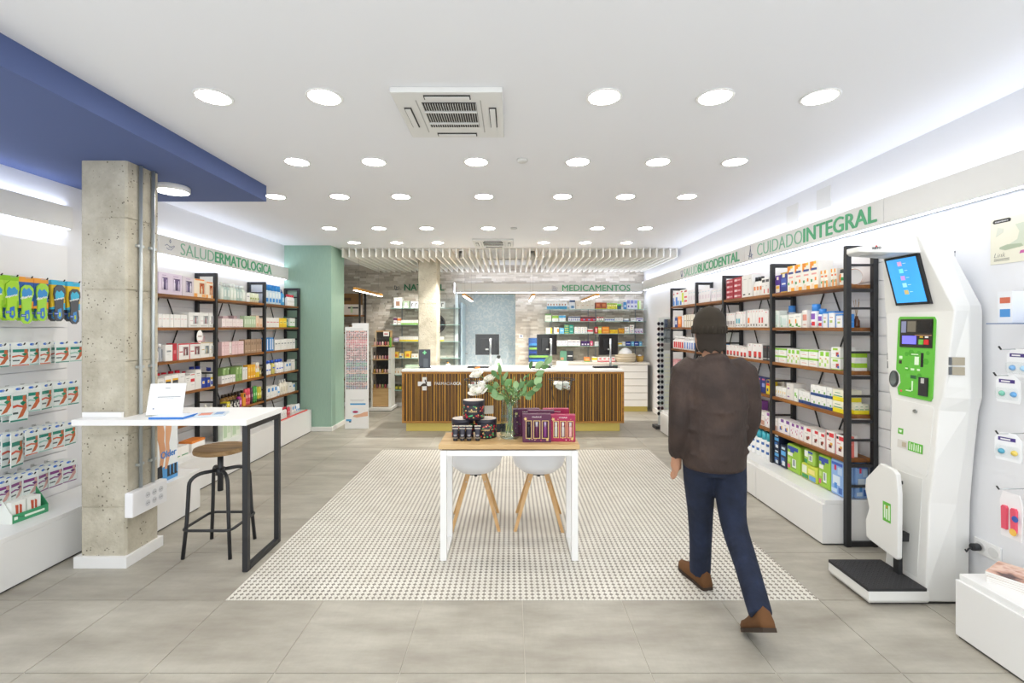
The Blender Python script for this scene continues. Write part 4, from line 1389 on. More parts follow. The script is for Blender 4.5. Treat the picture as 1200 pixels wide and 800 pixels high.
for y, z, c in ((-.052, 1.51, '#6cc04a'), (-.088, 1.51, '#d8262c')):
    plate(rect(y - .014, y + .014, z - .015, z + .015), 0.0124, 0.005, M(c, 0.4)).build('button', pgo)
for y, c in ((-.052, '#d9b03a'), (-.088, '#e9e6e2')):
    plate(rect(y - .01, y + .01, 1.535, 1.545), 0.0124, 0.003, M(c, 0.4)).build('button', pgo)
plate(rect(-.066, -.048, 1.36, 1.445), 0.0083, 0.0015, M('#1a1a1a', 0.5)).build('card_slot', pgo)
plate(rect(-.105, -.045, 1.19, 1.30), 0.0083, 0.008, M('#2c2c2e', 0.4)).build('coin_unit', pgo)
plate(rect(-.085, -.065, 1.265, 1.295), 0.0164, 0.003, M('#c4c4c0', 0.3)).build('coin_slot', pgo)
plate(rect(.088, .108, 1.37, 1.39), 0.0083, 0.002, M('#3a2b2a', 0.4)).build('coin_button', pgo)
w = plate(rect(-.035, -.005, 1.37, 1.42), 0.0083, 0.0006, M('#dff0d8'))
for a in ((.085, .108, 1.4, 1.418), (.04, .06, 1.34, 1.348), (-.005, .02, 1.335, 1.347), (-.045, -.025, 1.335, 1.347), (-.03, .02, 1.43, 1.436), (.0, .01, 1.21, 1.27), (.01, .05, 1.205, 1.212)):
    plate(rect(*a), 0.0083, 0.0006, M('#d6efcb'), w)
plate(rect(-.02, .02, 1.285, 1.305), 0.0083, 0.0007, M('#2d5f3a'), w)
plate([(.085 + .008 * math.cos(a * PI / 4), 1.2 + .008 * math.sin(a * PI / 4)) for a in range(8)][::-1], 0.0083, 0.0006, M('#d8505a'), w)
w.build('panel_print', pgo)
# lens / pulse sensor
lz = [(.15 + .034 * math.cos(a * PI / 10), 1.268 + .053 * math.sin(a * PI / 10)) for a in range(20)][::-1]
plate(lz, -0.003, 0.010, M('#3a3c3e', 0.3)).build('cuff_ring', ki)
plate([(.15 + .025 * math.cos(a * PI / 10), 1.268 + .042 * math.sin(a * PI / 10)) for a in range(20)][::-1], 0.0072, 0.001, M('#7f898c', 0.1, 0.6)).build('cuff_lens', ki)
# lower service door with lock and green stickers
plate([(.118, .76), (-.105, .72), (-.118, .74), (-.14, 1.12), (-.13, 1.135), (.135, 1.145), (.142, 1.13), (.125, .78)], -0.001, 0.004, KW).build('service_door', ki, bevel=0.001)
lk = MB().cyl((face_x(1.09) - 0.004, -0.02, 1.09), (face_x(1.09) - 0.012, -0.02, 1.09), 0.011, STEEL, n=12)
lk.build('lock', ki)
plate(rect(.062, .1, .93, .965), 0.0032, 0.001, KG).build('green_sticker', ki)
plate([(.07, .955), (.092, .955), (.088, .94), (.074, .94)], 0.0043, 0.0006, M('#e6f3df')).build('sticker_print', ki)
plate(rect(.02, .1, .845, .895), 0.0032, 0.001, M('#d3d0ca', 0.5)).build('ticket_slot', ki)
plate(rect(.035, .065, .855, .885), 0.0043, 0.001, M('#b7ad98', 0.5)).build('ticket', ki)
plate(rect(-.082, .02, .845, .9), 0.0043, 0.001, KG).build('green_sticker', ki)
sp = MB()
for k in range(6):
    y = .008 - .015 * k
    plate(rect(y - .004, y + .002, .852, .89 - .006 * (k % 2)), 0.0054, 0.0006, M('#e8f4e0'), sp)
    plate([(y - .001 + .003 * math.cos(a * PI / 3), .893 - .006 * (k % 2) + .003 * math.sin(a * PI / 3)) for a in range(6)][::-1], 0.0054, 0.0007, M('#e8f4e0'), sp)
sp.build('sticker_print', ki)
# darker flat panel painted as the leg recess's shade; near side windows
plate(rect(-.085, .09, .12, .70), -0.001, 0.0035, M('#d9d9d5', 0.5)).build('leg_recess_shade', ki)
for sg in (-1, 1):
    sw = bpy.data.objects.new('side_windows', None)
    C.objects.link(sw)
    sw.parent = ki
    sw.location = (2.4632 - X0, sg * 0.2135, 1.33)
    sw.rotation_euler = (0, 0, sg * math.radians(23))
    for z in (0, 0.055):
        MB().box(0.004, 0.018, -0.0015, 0.0015, z, z + 0.045, M('#4f5256', 0.3)).box(0.02, 0.075, -0.001, 0.001, z, z + 0.045, M('#a59c88', 0.35)).build('pane', sw)
# platform
MB().loft([[(0.0, -.16, 0.012), (0.0, .16, 0.012), (0.34, .16, 0.012), (0.34, -.16, 0.012)], [(-0.012, -.172, 0.03), (-0.012, .172, 0.03), (0.34, .172, 0.03), (0.34, -.172, 0.03)],
           [(-0.01, -.17, 0.083), (-0.01, .17, 0.083), (0.34, .17, 0.083), (0.34, -.17, 0.083)]], KW).build('platform', ki, bevel=0.003)
MB().box(0.02, 0.58, -0.15, 0.15, 0.001, 0.012, M('#2b2b2b')).build('base_plate', ki)
mt = MB().box(-0.012, 0.325, -.17, .168, 0.0835, 0.1, M('#2d2d2f', 0.7))
for i in range(22):
    for j in range(22):
        if (i + j) % 2:
            mt.box(-0.005 + 0.0147 * i, 0.004 + 0.0147 * i, -.163 + 0.0148 * j, -.154 + 0.0148 * j, 0.1, 0.1022, M('#37373a', 0.6))
mt.build('rubber_mat', ki)
# fold-down seat and its bracket
MB().prism([(.205, .61), (.21, .54), (.175, .43), (.205, .34), (.2, .235), (.165, .225), (-.04, .20), (-.05, .215), (-.055, .60), (-.04, .715), (-.01, .735), (.085, .745)], 0.255, 0.285, KW, 'yz').build('fold_seat', ki, bevel=0.006)
MB().box(0.2535, 0.2549, 0.0, 0.06, 0.40, 0.52, KG).build('seat_sticker', ki)
MB().box(0.2527, 0.2534, 0.006, 0.016, 0.415, 0.505, M('#e6f3df')).box(0.2527, 0.2534, 0.024, 0.034, 0.415, 0.48, M('#e6f3df')).box(0.2527, 0.2534, 0.04, 0.05, 0.42, 0.5, M('#e6f3df')).box(0.2527, 0.2534, 0.024, 0.034, 0.485, 0.5, M('#d8974a')).build('sticker_print', ki)
MB().box(0.286, 0.31, -0.02, 0.02, 0.101, 0.4, BLACK).box(0.286, 0.37, -0.02, 0.02, 0.3, 0.35, BLACK).build('seat_bracket', ki)
MB().box(0.286, 0.33, 0.0, 0.03, 0.64, 0.66, BLACK).build('seat_hinge', ki)
# antenna, power lead
an = thing('antenna', 'thin black antenna standing up behind the kiosk top', 'antenna', (2.6, 2.75, 1.90))
MB().cyl((0, 0, 0.0), (0, 0, 0.14), 0.0014, M('#6a6a6a'), n=6).cyl((0, 0, -0.06), (0, 0, 0.045), 0.0026, M('#444444'), n=8).cyl((0, 0, 0.135), (0, 0, 0.145), 0.0025, M('#333333'), n=6).build('rod', an)
so = thing('wall_socket', 'white double wall socket above the magazine plinth', 'socket', (XR, 2.635, 0.35))
MB().box(-0.01, -0.0005, -0.075, 0.075, -0.043, 0.043, M('#ededec', 0.4)).build('plate', so, bevel=0.003)
for y in (0.036, -0.036):
    MB().cyl((-0.0105, y, 0), (-0.013, y, 0), 0.027, M('#dcdcda', 0.4), n=16).build('outlet', so)
cb_ = thing('power_cord', 'black power lead from the kiosk to the wall socket', 'cord', (2.66, 2.665, 0.35))
MB().cyl((-0.005, 0.002, 0), (-0.04, 0.002, 0), 0.02, BLACK, n=12).build('plug', cb_)
MB().tube([(-0.04, 0.002, 0), (-0.055, 0.01, -0.015), (-0.045, 0.03, -0.04), (-0.03, 0.06, -0.03), (-0.02, 0.09, 0.02), (-0.03, 0.11, 0.09)], 0.004, BLACK, 6).build('cable', cb_)

# ------------------------------------------------------------------ poster, hooks and packs on the right wall
t = thing('wall_poster', 'cream poster of a breast pump pinned on the right wall', 'poster', (XR - 0.001, 2.62, 1.945), -PI / 2)
MB().box(0, 0.36, -0.004, 0, 0, 0.25, M('#e3e0cd', 0.5)).build('sheet', t)
p = MB()
for poly, c in (([(.1, .1), (.14, .12), (.15, .16), (.13, .2), (.17, .205), (.2, .17), (.19, .12), (.2, .09), (.15, .075), (.1, .085)], '#c9d0bd'), ([(.05, .09), (.09, .1), (.16, .095), (.17, .08), (.08, .07), (.05, .08)], '#a9b59b'),
                ([(.22, .09), (.3, .1), (.34, .15), (.28, .2), (.23, .15)], '#bcc6ae'), ([(.03, .15), (.07, .17), (.07, .19), (.04, .2)], '#d3d6c6')):
    p.prism(poly, -0.0046 - 0.0002 * len(p.f) / 8, -0.004, M(c, 0.6), 'xz')
p.prism([(.02, .222), (.105, .222), (.11, .235), (.1, .243), (.02, .243), (.012, .232)], -0.0046, -0.004, M('#2a2a2a'), 'xz')
p.prism([(.15, .042), (.22, .048), (.225, .062), (.155, .058)], -0.0046, -0.004, M('#c05a9a'), 'xz')
p.build('picture', t)
obj('lettering', text_mesh('suavinex', 0.07, 0.009, M('#f2f2f0'), 0.0, 0.0004), t, (0.026, -0.0047, 0.228))
obj('lettering', text_mesh('Link', 0.06, 0.024, M('#3a3a38'), -0.02, 0.0004, shear=0.3), t, (0.02, -0.0042, 0.036))
b = MB()
for z in (0.024, 0.016):
    b.box(0.02, 0.1, -0.0046, -0.004, z, z + 0.004, M('#8a887c'))
b.build('small_print', t)


def wall_hook(y, z, label, L=0.2):
    t = thing('display_hook', label, 'hook', (XR - 0.001, y, z), 0, 'display hooks on the right wall')
    MB().cyl((0, 0, 0), (-L, 0, -0.004), 0.0025, STEEL, n=6).build('prong', t)
    MB().cyl((-L, 0, -0.004), (-L - 0.012, 0, 0.012), 0.004, M('#2b2b2b'), n=6).build('tip', t)
    MB().box(-0.004, 0, -0.015, 0.015, -0.03, 0.02, M('#d8d8d6')).build('plate', t)


def soother(y, z, cols, label, x=2.5, tilt=0.0):
    t = thing('soother_pack', label, 'blister pack', (x, y, z), -PI / 2 + tilt, 'soother packs on the right wall hooks')
    MB().prism([(-.05, -.13), (.05, -.13), (.055, -.1), (.055, -.02), (.03, 0.012), (-.03, 0.012), (-.055, -.02), (-.055, -.1)], 0, 0.003, M('#eef0f3', 0.4), 'xz').build('card', t)
    MB().box(-.04, .03, -0.001, 0, -.03, -.012, M('#4a3a80', 0.4)).box(-.03, .01, -0.0015, -0.001, -.025, -.018, M('#f0f0f0')).build('print', t)
    for q, c in enumerate(cols):
        xx = (-.026, .026)[q]
        MB().lathe([(0.0, -0.014), (0.009, -0.012), (0.014, -0.004), (0.014, 0)], M(c, 0.3), 12, c=(0, 0, 0)).build('soother', t, (xx, -0.0005, -.085)).rotation_euler = (-PI / 2, 0, 0)
    MB().loft([[(-.045, -0.0005, -.115), (.045, -0.0005, -.115), (.045, -0.0005, -.055), (-.045, -0.0005, -.055)], [(-.038, -.026, -.108), (.038, -.026, -.108), (.038, -.026, -.062), (-.038, -.026, -.062)]], ACRYL).build('blister', t)


wall_hook(2.375, 1.49, 'upper chrome hook right of the kiosk')
wall_hook(2.40, 1.355, 'middle chrome hook right of the kiosk')
wall_hook(2.39, 1.06, 'lower chrome hook right of the kiosk')
wall_hook(2.385, 0.78, 'lowest chrome hook right of the kiosk')
soother(2.36, 1.478, ('#7fb0e0', '#a9d0ee'), 'blue soother pack on the upper hook at the right edge', 2.55)
soother(2.4, 1.343, ('#7fc4ae', '#6aa7dc'), 'green and blue soother pack on the middle hook', 2.54, 0.1)
soother(2.27, 1.343, ('#b39ad6', '#8fbde6'), 'violet soother pack beside the green and blue one', 2.55, 0.1)
soother(2.39, 1.048, ('#5aa8c4', '#e0c65a'), 'blue and yellow soother pack on the lower hook', 2.53, 0.25)
t = thing('toy_pack', 'pink baby cutlery pack hanging lowest at the right edge', 'blister pack', (2.54, 2.385, 0.765), -PI / 2)
MB().prism([(-.05, -.24), (.05, -.24), (.055, -.06), (.04, -.01), (-.04, -.01), (-.055, -.06)], 0, 0.003, M('#f0eef0', 0.4), 'xz').build('card', t)
for xx in (-.025, .02):
    MB().prism([(xx - .012, -.2), (xx + .012, -.2), (xx + .014, -.09), (xx + .008, -.08), (xx - .008, -.08), (xx - .014, -.09)], -0.012, -0.0005, M('#e2566e', 0.3), 'xz').build('cutlery', t)
MB().disc((0.02, -0.0125, -.2), .018, .018, M('#f2c25a')).disc((0.03, -0.0125, -.13), .016, .016, M('#3a5fb0')).build('print', t)
t = thing('wall_shelf', 'short clear shelf on the right wall at the picture edge', 'shelf', (XR - 0.001, 2.45, 1.62))
MB().box(-0.2, 0, -0.32, 0, -0.006, 0, M('#7d8fb0', 0.2)).build('plate', t)
o = MB().box(-0.1, 0, -0.07, 0, 0, 0.16, M('#e6e9ee', 0.4)).box(-0.101, -0.1, -0.06, -0.01, 0.03, 0.07, M('#4a8fd0')).box(-0.101, -0.1, -0.06, -0.01, 0.1, 0.13, M('#c86a50')).build('carton', None, (XR - 0.06, 2.43, 1.621))
tag(o, 'white baby carton with blue and orange print on the clear shelf at the right edge', 'carton')
# magazines
for k in range(5):
    o = MB().box(-0.1, 0.1, -0.115, 0.115, 0, 0.009, M('#eeece8', 0.5)).box(-0.1, 0.1, -0.115, 0.115, 0.0091, 0.0105, MAGAZ if k == 4 else M('#cfc3bb', 0.3)).build('magazine', None, (2.52, 2.295 + 0.002 * k, 0.3255 + 0.0108 * k), 0.5 + 0.03 * (k % 3))
    tag(o, 'magazine with faces on the cover, topmost of the stack on the right plinth' if k == 4 else f'magazine in the stack on the right plinth, {ORD[k]} from the bottom', 'magazine', 'magazines on the right plinth')

# ------------------------------------------------------------------ on the display table
TZ = 0.7975
NAVY = M('#23202c', 0.4)


def dots(mb, cyl_r, h, seed, m_list, n, a0, a1):
    """berries, apples and leaves printed around a tin"""
    r = random.Random(seed)
    for k in range(n):
        a = r.uniform(a0, a1)
        z = h * r.uniform(0.1, 0.9)
        if abs(z - h * 0.5) < h * 0.13 and abs(a - (a0 + a1) / 2) < 0.5:
            continue
        s = r.uniform(0.004, 0.009)
        c, sn = math.cos(a), math.sin(a)
        R = cyl_r + 0.0007
        pts = []
        for q in range(6):
            t = q * PI / 3 + r.random()
            u, w = s * math.cos(t), s * math.sin(t) * r.uniform(.6, 1)
            pts.append((R * c - u * sn, R * sn + u * c, z + w))
        mb.quad(pts, M(r.choice(m_list), 0.4))
    return mb


PRN = ['#d8263a', '#e0344a', '#3fa860', '#f08a6a', '#e8c27a', '#c01f3a', '#4fb878']


def tin(x, y, z, label, txt=True, R=0.079, h=0.135):
    t = thing('gift_tin', label, 'tin', (x, y, z), 0, 'black berry print tins')
    MB().lathe([(R - 0.003, 0), (R, 0.003), (R, h - 0.025), (R - 0.001, h - 0.024)], NAVY, 32).build('body', t)
    MB().lathe([(R + 0.001, h - 0.03), (R + 0.0022, h - 0.028), (R + 0.0022, h - 0.002), (R, h)], NAVY, 32).lathe([(R - 0.005, h + 0.0006), (0, h + 0.0006)], M('#d8cbc2', 0.4), 32).build('lid', t)
    dots(MB(), R, h * 0.85, int(x * 1000), PRN, 80, -PI * 0.97, -PI * 0.03).build('berry_print', t, kind='stuff')
    if txt:
        w = 0.062
        me = text_mesh('CAUDALIE', w, 0.013, M('#dcc184', 0.3, 0.5), 0.008, 0.0006)
        for v in me.vertices:
            a = (v.co.x - w / 2) / R
            q = R + 0.0008 - v.co.y
            v.co = (q * math.sin(a), -q * math.cos(a), v.co.z)
        obj('lettering', me, t, (0, 0, h * 0.42))
    # hanging carton tag
    MB().box(0, 0.075, -0.002, 0.0, -0.04, 0.02, M('#b9b2a4', 0.5) if z > TZ + .05 else M('#2d2b32', 0.5)).build('paper_tag', t, (R * 0.9, 0.02, h * 0.5), 0.25)
    return t


tin(-0.355, 3.44, TZ, 'black berry print tin at the left of the stack')
tin(-0.185, 3.44, TZ, 'black berry print tin at the right of the stack')
tin(-0.275, 3.43, TZ + 0.1355, 'black berry print tin topmost on the other two')
for i, x in enumerate((-0.394, -0.345, -0.297, -0.237)):
    t = thing('cream_tube', f'small dark cream tube with black cap, {ORD[i]} from left before the black tins', 'tube', (x, 3.315, TZ), 0, 'dark cream tubes before the tins')
    MB().lathe([(0.015, 0), (0.016, 0.003), (0.016, 0.02), (0, 0.021)], M('#1d1b22', 0.3), 14).build('cap', t)
    rg = []
    for q in range(5):
        f = q / 4
        rg.append([((0.0165 + 0.006 * f) * math.cos(2 * PI * k / 14), (0.0165 - 0.0145 * f) * math.sin(2 * PI * k / 14), 0.0212 + 0.083 * f) for k in range(14)])
    MB().loft(rg, M('#2a2735', 0.35), True).build('body', t)
    MB().box(-0.0227, 0.0227, -0.0024, 0.0024, 0.1, 0.107, M('#cfc6b4', 0.3, 0.3)).box(-0.0205, 0.0205, -0.0062, 0.006, 0.083, 0.09, M('#b8b0a4', 0.4)).build('crimp', t)
    MB().box(-0.011, 0.011, -0.0145, -0.01, 0.04, 0.043, M('#cfd0d6')).box(-0.009, 0.009, -0.0155, -0.01, 0.034, 0.036, M('#cfd0d6')).box(-0.017, 0.017, -0.0172, 0.017, 0.0205, 0.0235, M('#b9ab97', 0.4)).build('print', t)


def gift_set(x, y, z, w, h, base, look, label, rz=0.0, products=True):
    t = thing('gift_set', label, 'gift box', (x, y, z), rz, 'boxed gift sets on the display table')
    B = M(base, 0.45)
    d = 0.055
    cells = [(0.13, 0.30), (0.40, 0.60), (0.70, 0.90)] if products else []
    z0, z1 = 0.16, 0.76
    mb = MB().box(-w / 2, w / 2, 0.012, d, 0, h, B)
    # front panel with windows
    prev = 0.0
    for a, b in cells:
        mb.box(-w / 2 + prev * w, -w / 2 + a * w, 0, 0.012, h * z0, h * z1, B)
        prev = b
    mb.box(-w / 2 + prev * w, w / 2, 0, 0.012, h * z0, h * z1, B)
    mb.box(-w / 2, w / 2, 0, 0.012, 0, h * z0, B).box(-w / 2, w / 2, 0, 0.012, h * z1, h, B)
    mb.build('carton', t)
    GOLD = M('#d8b878', 0.35, 0.4)
    for i, (a, b) in enumerate(cells):
        x0, x1 = -w / 2 + a * w, -w / 2 + b * w
        f = 0.004
        MB().box(x0 - f, x1 + f, -0.0012, -0.0002, h * z0 - f, h * z0, GOLD).box(x0 - f, x1 + f, -0.0012, -0.0002, h * z1, h * z1 + f, GOLD) \
            .box(x0 - f, x0, -0.0012, -0.0002, h * z0, h * z1, GOLD).box(x1, x1 + f, -0.0012, -0.0002, h * z0, h * z1, GOLD).build('window_border', t)
        xc, rr = (x0 + x1) / 2, min((x1 - x0) * 0.42, 0.011)
        col = (['#17161c', '#5d2148', '#7d3a78'] if base == '#571d42' else ['#cfcfc4', '#c9c4bd', '#e4b3b3'])[i]
        pr = MB().lathe([(rr * .8, h * z0 + 0.002), (rr, h * z0 + 0.006), (rr, h * 0.5), (rr * 0.9, h * 0.56)], M(col, 0.3), 10, c=(xc, 0.0085, 0), sy=0.6)
        pr.lathe([(rr * 0.8, h * 0.56), (rr * 0.8, h * z1 - 0.006), (0, h * z1 - 0.005)], M(['#2b2a30', '#c8c2cc', '#b79ac0'][i] if base == '#571d42' else '#dedbd4', 0.25), 10, c=(xc, 0.0085, 0), sy=0.6)
        pr.build('product', t)
    r = random.Random(int(x * 991) + int(h * 1000))
    pr = MB()
    for k in range(34):
        u, v = r.uniform(-0.47, 0.47), r.uniform(0.05, 0.86)
        if products and z0 - .03 < v < z1 + .03 and any(a - .06 < u + .5 < b + .06 for a, b in cells):
            continue
        if abs(u) < 0.2 and v > 0.78:
            continue
        s = r.uniform(0.002, 0.0045)
        pr.quad([(u * w + s * math.cos(q * PI / 3), -0.0004 - 0.00001 * k, v * h + s * math.sin(q * PI / 3)) for q in range(6)], M(r.choice(['#e05a74', '#5fb07a', '#e8c486', '#f0d9d2', '#d8455e']), 0.4))
    for u, v, s in ((-.4, .84, .014), (.37, .1, .013)):
        pr.quad([(u * w + s * (1 if q % 2 else .5) * math.cos(q * PI / 5), -0.001, v * h + s * (1 if q % 2 else .5) * math.sin(q * PI / 5)) for q in range(10)], GOLD)
    pr.build('print', t)
    obj('lettering', text_mesh('CAUDALIE', w * 0.33, 0.009, M('#ecdfe0'), 0.006, 0.0005), t, (-w * 0.165, -0.0005, h * 0.885))
    return t


gift_set(0.178, 3.262, TZ, 0.197, 0.195, '#571d42', '', 'plum gift set standing foremost with three windows of dark products', 0.0)
gift_set(0.363, 3.285, TZ, 0.172, 0.185, '#a3194c', '', 'crimson gift set with three windows of pale products', -0.06)
gift_set(0.115, 3.44, TZ, 0.195, 0.2, '#5a2045', '', 'plum gift set standing behind nearest the vase', 0.1, False)
gift_set(0.215, 3.37, TZ, 0.19, 0.2, '#5a2045', '', 'plum gift set standing between the front and back rows', 0.0, False)
gift_set(0.33, 3.445, TZ, 0.19, 0.2, '#a3194c', '', 'crimson gift set standing in the back row', 0.02, False)

# vase and flowers
VX, VY = -0.01, 3.41
vs = thing('glass_vase', 'tall clear glass vase with water in the middle of the display table', 'vase', (VX, VY, TZ))
prof = [(0.0, 0.004), (0.066, 0.002), (0.073, 0.01), (0.072, 0.03), (0.066, 0.12), (0.058, 0.24), (0.0575, 0.285)]
MB().lathe(prof + [(0.0545, 0.285), (0.055, 0.24), (0.063, 0.12), (0.068, 0.03), (0.0, 0.018)], GLASS, 28).build('glass', vs)
MB().lathe([(0.0, 0.155), (0.0595, 0.155)][::-1], m_glass('water', '#e6f1ec', 1.33, 0.02), 24).build('water', vs)
LEAFM = [M('#82a673', 0.55), M('#6b965a', 0.55), M('#98b983', 0.55), M('#557d48', 0.55)]
STEM = M('#6f8f4f', 0.6)
DARKG = M('#4c6f3c', 0.6)
kf = 3.41 / 550


def fp(px, py, dy=0.0):
    return Vector(((px - 599) * kf - VX, dy, 1.6 - (py - 383) * kf - TZ))


def leaf_mesh(L, W, m, seed):
    r = random.Random(seed)
    mb = MB()
    n = 5
    vs_, fs = [], []
    bend = r.uniform(-0.25, 0.25)
    for i in range(n + 1):
        f = i / n
        w = W * math.sin(PI * min(1, f * 0.93 + 0.07)) ** 0.8 * 0.5
        for s in (-1, 0, 1):
            vs_.append((s * w, bend * L * f * f + abs(s) * w * 0.25, L * f))
    for i in range(n):
        for s in range(2):
            a = i * 3 + s
            fs.append((a, a + 1, a + 4, a + 3))
    mb.add(vs_, fs, m, True)
    return mb.mesh('leaf')


def branch(name, label, pts, leaves, group, stem=STEM, r=0.0025):
    t = thing(name, label, 'branch', (VX, VY, TZ), 0, group)
    P = [Vector((0.01 * (pts[0][0] > 599) - 0.005, 0.0, 0.03)), Vector((0, 0, 0.2))] + [fp(*p) for p in pts]
    MB().tube(P, r, stem, 6).build('stem', t)
    rr = random.Random(len(label))
    for k, (px, py, L, W, ang) in enumerate(leaves):
        c = fp(px, py)
        a = math.radians(ang)
        d = Vector((math.sin(a), 0, math.cos(a)))
        base = c - d * (L * kf / 2)
        q = P[-1]
        best = min((((P[i] + (P[i + 1] - P[i]) * f) for i in range(1, len(P) - 1) for f in (0, .25, .5, .75, 1))), key=lambda s: (s - base).length)
        base.y = best.y + rr.uniform(-0.02, 0.02)
        o = obj('leaf', leaf_mesh(L * kf, W * kf, LEAFM[(k + len(leaves)) % 4], k), t, base)
        o.rotation_euler = (rr.uniform(-.35, .35), a, rr.uniform(-.7, .7))
        if (best - base).length > 0.008:
            MB().tube([best, (best + base) / 2 + Vector((0, 0, 0.003)), base], 0.0012, stem, 5).build('leaf_stalk', t)
    return t


GB = 'eucalyptus branches in the vase'
branch('leafy_branch', 'eucalyptus branch reaching highest at right toward the middle monitor', [(606, 462, -0.02), (622, 445, -0.03), (637, 425, -0.03), (644, 417, -0.03)],
       [(642, 421, 13, 8, 35), (640, 429.5, 11, 6, 80), (632, 427, 12, 8, 50), (622, 427, 10, 5, 10), (633, 436, 11, 6, 60), (632, 439, 9, 5, 100), (630, 444, 13, 9, 30), (623, 449, 14, 9, 70)], GB)
branch('leafy_branch', 'eucalyptus branch leaning low to the right over the gift sets', [(607, 464, -0.04), (618, 458, -0.07), (628, 452, -0.08)],
       [(629, 454, 11, 7, 85), (623, 459, 12, 7, 60), (619, 464, 9, 8, 140), (615, 456, 14, 5, 10), (612, 460, 10, 4, 40), (631, 450, 9, 6, 60)], GB)
branch('leafy_branch', 'eucalyptus branch rising upright left of the vase centre', [(596, 462, 0.0), (589, 446, 0.0), (585, 430, 0.0)],
       [(585.5, 433, 13, 5, 0), (592, 440, 12, 6, 12), (588.5, 446, 11, 5, -8), (579.5, 450, 11, 8, -70), (583, 441, 8, 5, -30)], GB)
branch('leafy_branch', 'eucalyptus branch leaning left under the roses', [(595, 465, -0.03), (585, 460, -0.05), (574, 452, -0.06)],
       [(577, 455, 11, 8, -50), (583, 464, 18, 9, -78), (578.5, 437, 10, 8, -40), (580, 459, 11, 7, -20), (572, 452, 10, 6, -70)], GB)
branch('leafy_branch', 'eucalyptus branch with round leaves in the middle of the vase', [(601, 460, -0.03), (601, 449, -0.05), (603, 440, -0.05)],
       [(597, 448, 12, 10, 50), (604.5, 449.5, 9, 8, 0), (611, 450, 11, 7, 40), (606, 455, 8, 6, 80), (596, 456, 8, 5, -50)], GB)
branch('leafy_branch', 'thin sprig of narrow buds rising behind the vase', [(604, 460, 0.03), (613, 446, 0.05), (622, 437, 0.05)],
       [(616, 443, 8, 2.5, 40), (620, 440, 8, 2.5, 40), (612, 447, 8, 2.5, 20), (617, 448, 7, 2.5, 50)], GB, DARKG, 0.0015)
fl = MB()
r5 = random.Random(21)
for k in range(90):
    c = fp(r5.gauss(600, 9), r5.gauss(460, 4.0), r5.uniform(-.06, .06))
    L = r5.uniform(.015, .035)
    a, b = r5.uniform(0, 2 * PI), r5.uniform(0.2, 1.1)
    d = Vector((math.cos(a) * math.sin(b), math.sin(a) * math.sin(b), math.cos(b)))
    e = d.cross(Vector((0.3, 0.9, 0.2))).normalized() * L * .3
    fl.quad([c - e * .3, c + d * L * .5 - e, c + d * L, c + d * L * .5 + e], r5.choice(LEAFM[1:] + [DARKG, DARKG]))
for k in range(26):
    c = fp(r5.gauss(599, 8), r5.gauss(457, 5), r5.uniform(-.06, .02))
    fl.lathe([(0, -.004), (.0035, 0), (0, .004)], M(r5.choice(['#f0efe2', '#e9e6c8', '#d9c95a'])), 6, c=c)
o = fl.build('filler_greenery', None, (VX, VY, TZ), kind='stuff')
o['label'] = 'dense small green filler leaves and buds in the vase mouth'
o['category'] = 'greenery'
stb = MB()
for k in range(5):
    a = k * 1.25
    stb.tube([(0.03 * math.cos(a), 0.03 * math.sin(a), 0.03), (0.012 * math.cos(a + 2), 0.012 * math.sin(a + 2), 0.17), (0.035 * math.cos(a + 3.5), 0.035 * math.sin(a + 3.5), 0.29), (0.05 * math.cos(a + 3.5), 0.05 * math.sin(a + 3.5), 0.34)], 0.0028, DARKG if k % 3 else STEM, 6)
o = stb.build('flower_stems', None, (VX, VY, TZ), kind='stuff')
o['label'] = 'bundle of green flower stems standing in the glass vase'
o['category'] = 'stems'


def rose(px, py, size, label, pts, dy):
    t = thing('white_rose', label, 'flower', (VX, VY, TZ), 0, 'white roses in the vase')
    c = fp(px, py, dy)
    MB().tube([(0.0, 0, 0.04), (0, 0, 0.2)] + [fp(*p) for p in pts] + [c], 0.003, STEM, 6).build('stem', t)
    R = size * kf / 2 * 0.8
    r = random.Random(int(px))
    for ringn, (n, rad, top, flare) in enumerate(((3, .42, 150, .1), (4, .62, 128, .25), (5, .82, 108, .4), (5, 1.0, 84, .5))):
        for k in range(n):
            a = 2 * PI * k / n + ringn * 0.7
            vs_, fs = [], []
            for i in range(6):
                f = i / 5
                for q in range(5):
                    g = (q / 4 - .5) * 2
                    th = math.radians(22 + (top - 22) * f * (1 - 0.10 * g * g))
                    aa = a + g * (PI / n) * 1.25 * (1 - .25 * f)
                    rr_ = R * rad * (math.sin(th) + flare * f ** 3)
                    z = -R * rad * math.cos(th) - R * flare * 0.3 * f ** 3
                    vs_.append((rr_ * math.cos(aa), rr_ * math.sin(aa), z))
            for i in range(5):
                for q in range(4):
                    w_ = i * 5 + q
                    fs.append((w_, w_ + 1, w_ + 6, w_ + 5))
            o = MB().add(vs_, fs, M(r.choice(['#f4f2ea', '#efecdf', '#f8f6f0']), 0.6), True).build('petal', t, c)
            o.rotation_euler = (0.35 + r.uniform(-.1, .1), -0.3 + r.uniform(-.1, .1), 0)
    MB().lathe([(0, -R * .75), (R * .3, -R * .6), (R * .42, -R * .35)], STEM, 10).build('sepal', t, c)


rose(558.5, 436, 15, 'white rose uppermost at the left of the bouquet', [(592, 462, -.02), (575, 448, -.03)], -0.04)
rose(573, 441, 13, 'white rose nearest the centre of the bouquet', [(594, 462, -.02), (583, 450, -.03)], -0.05)
rose(560, 453, 20, 'large open white rose hanging lowest at the left', [(590, 463, -.03), (575, 458, -.06)], -0.09)
# ------------------------------------------------------------------ walking person, seen from behind
PX, PY = 1.19, 2.76
pe = thing('person', 'person in brown jacket, dark cap and jeans walking away past the right rack', 'person', (PX, PY, 0))


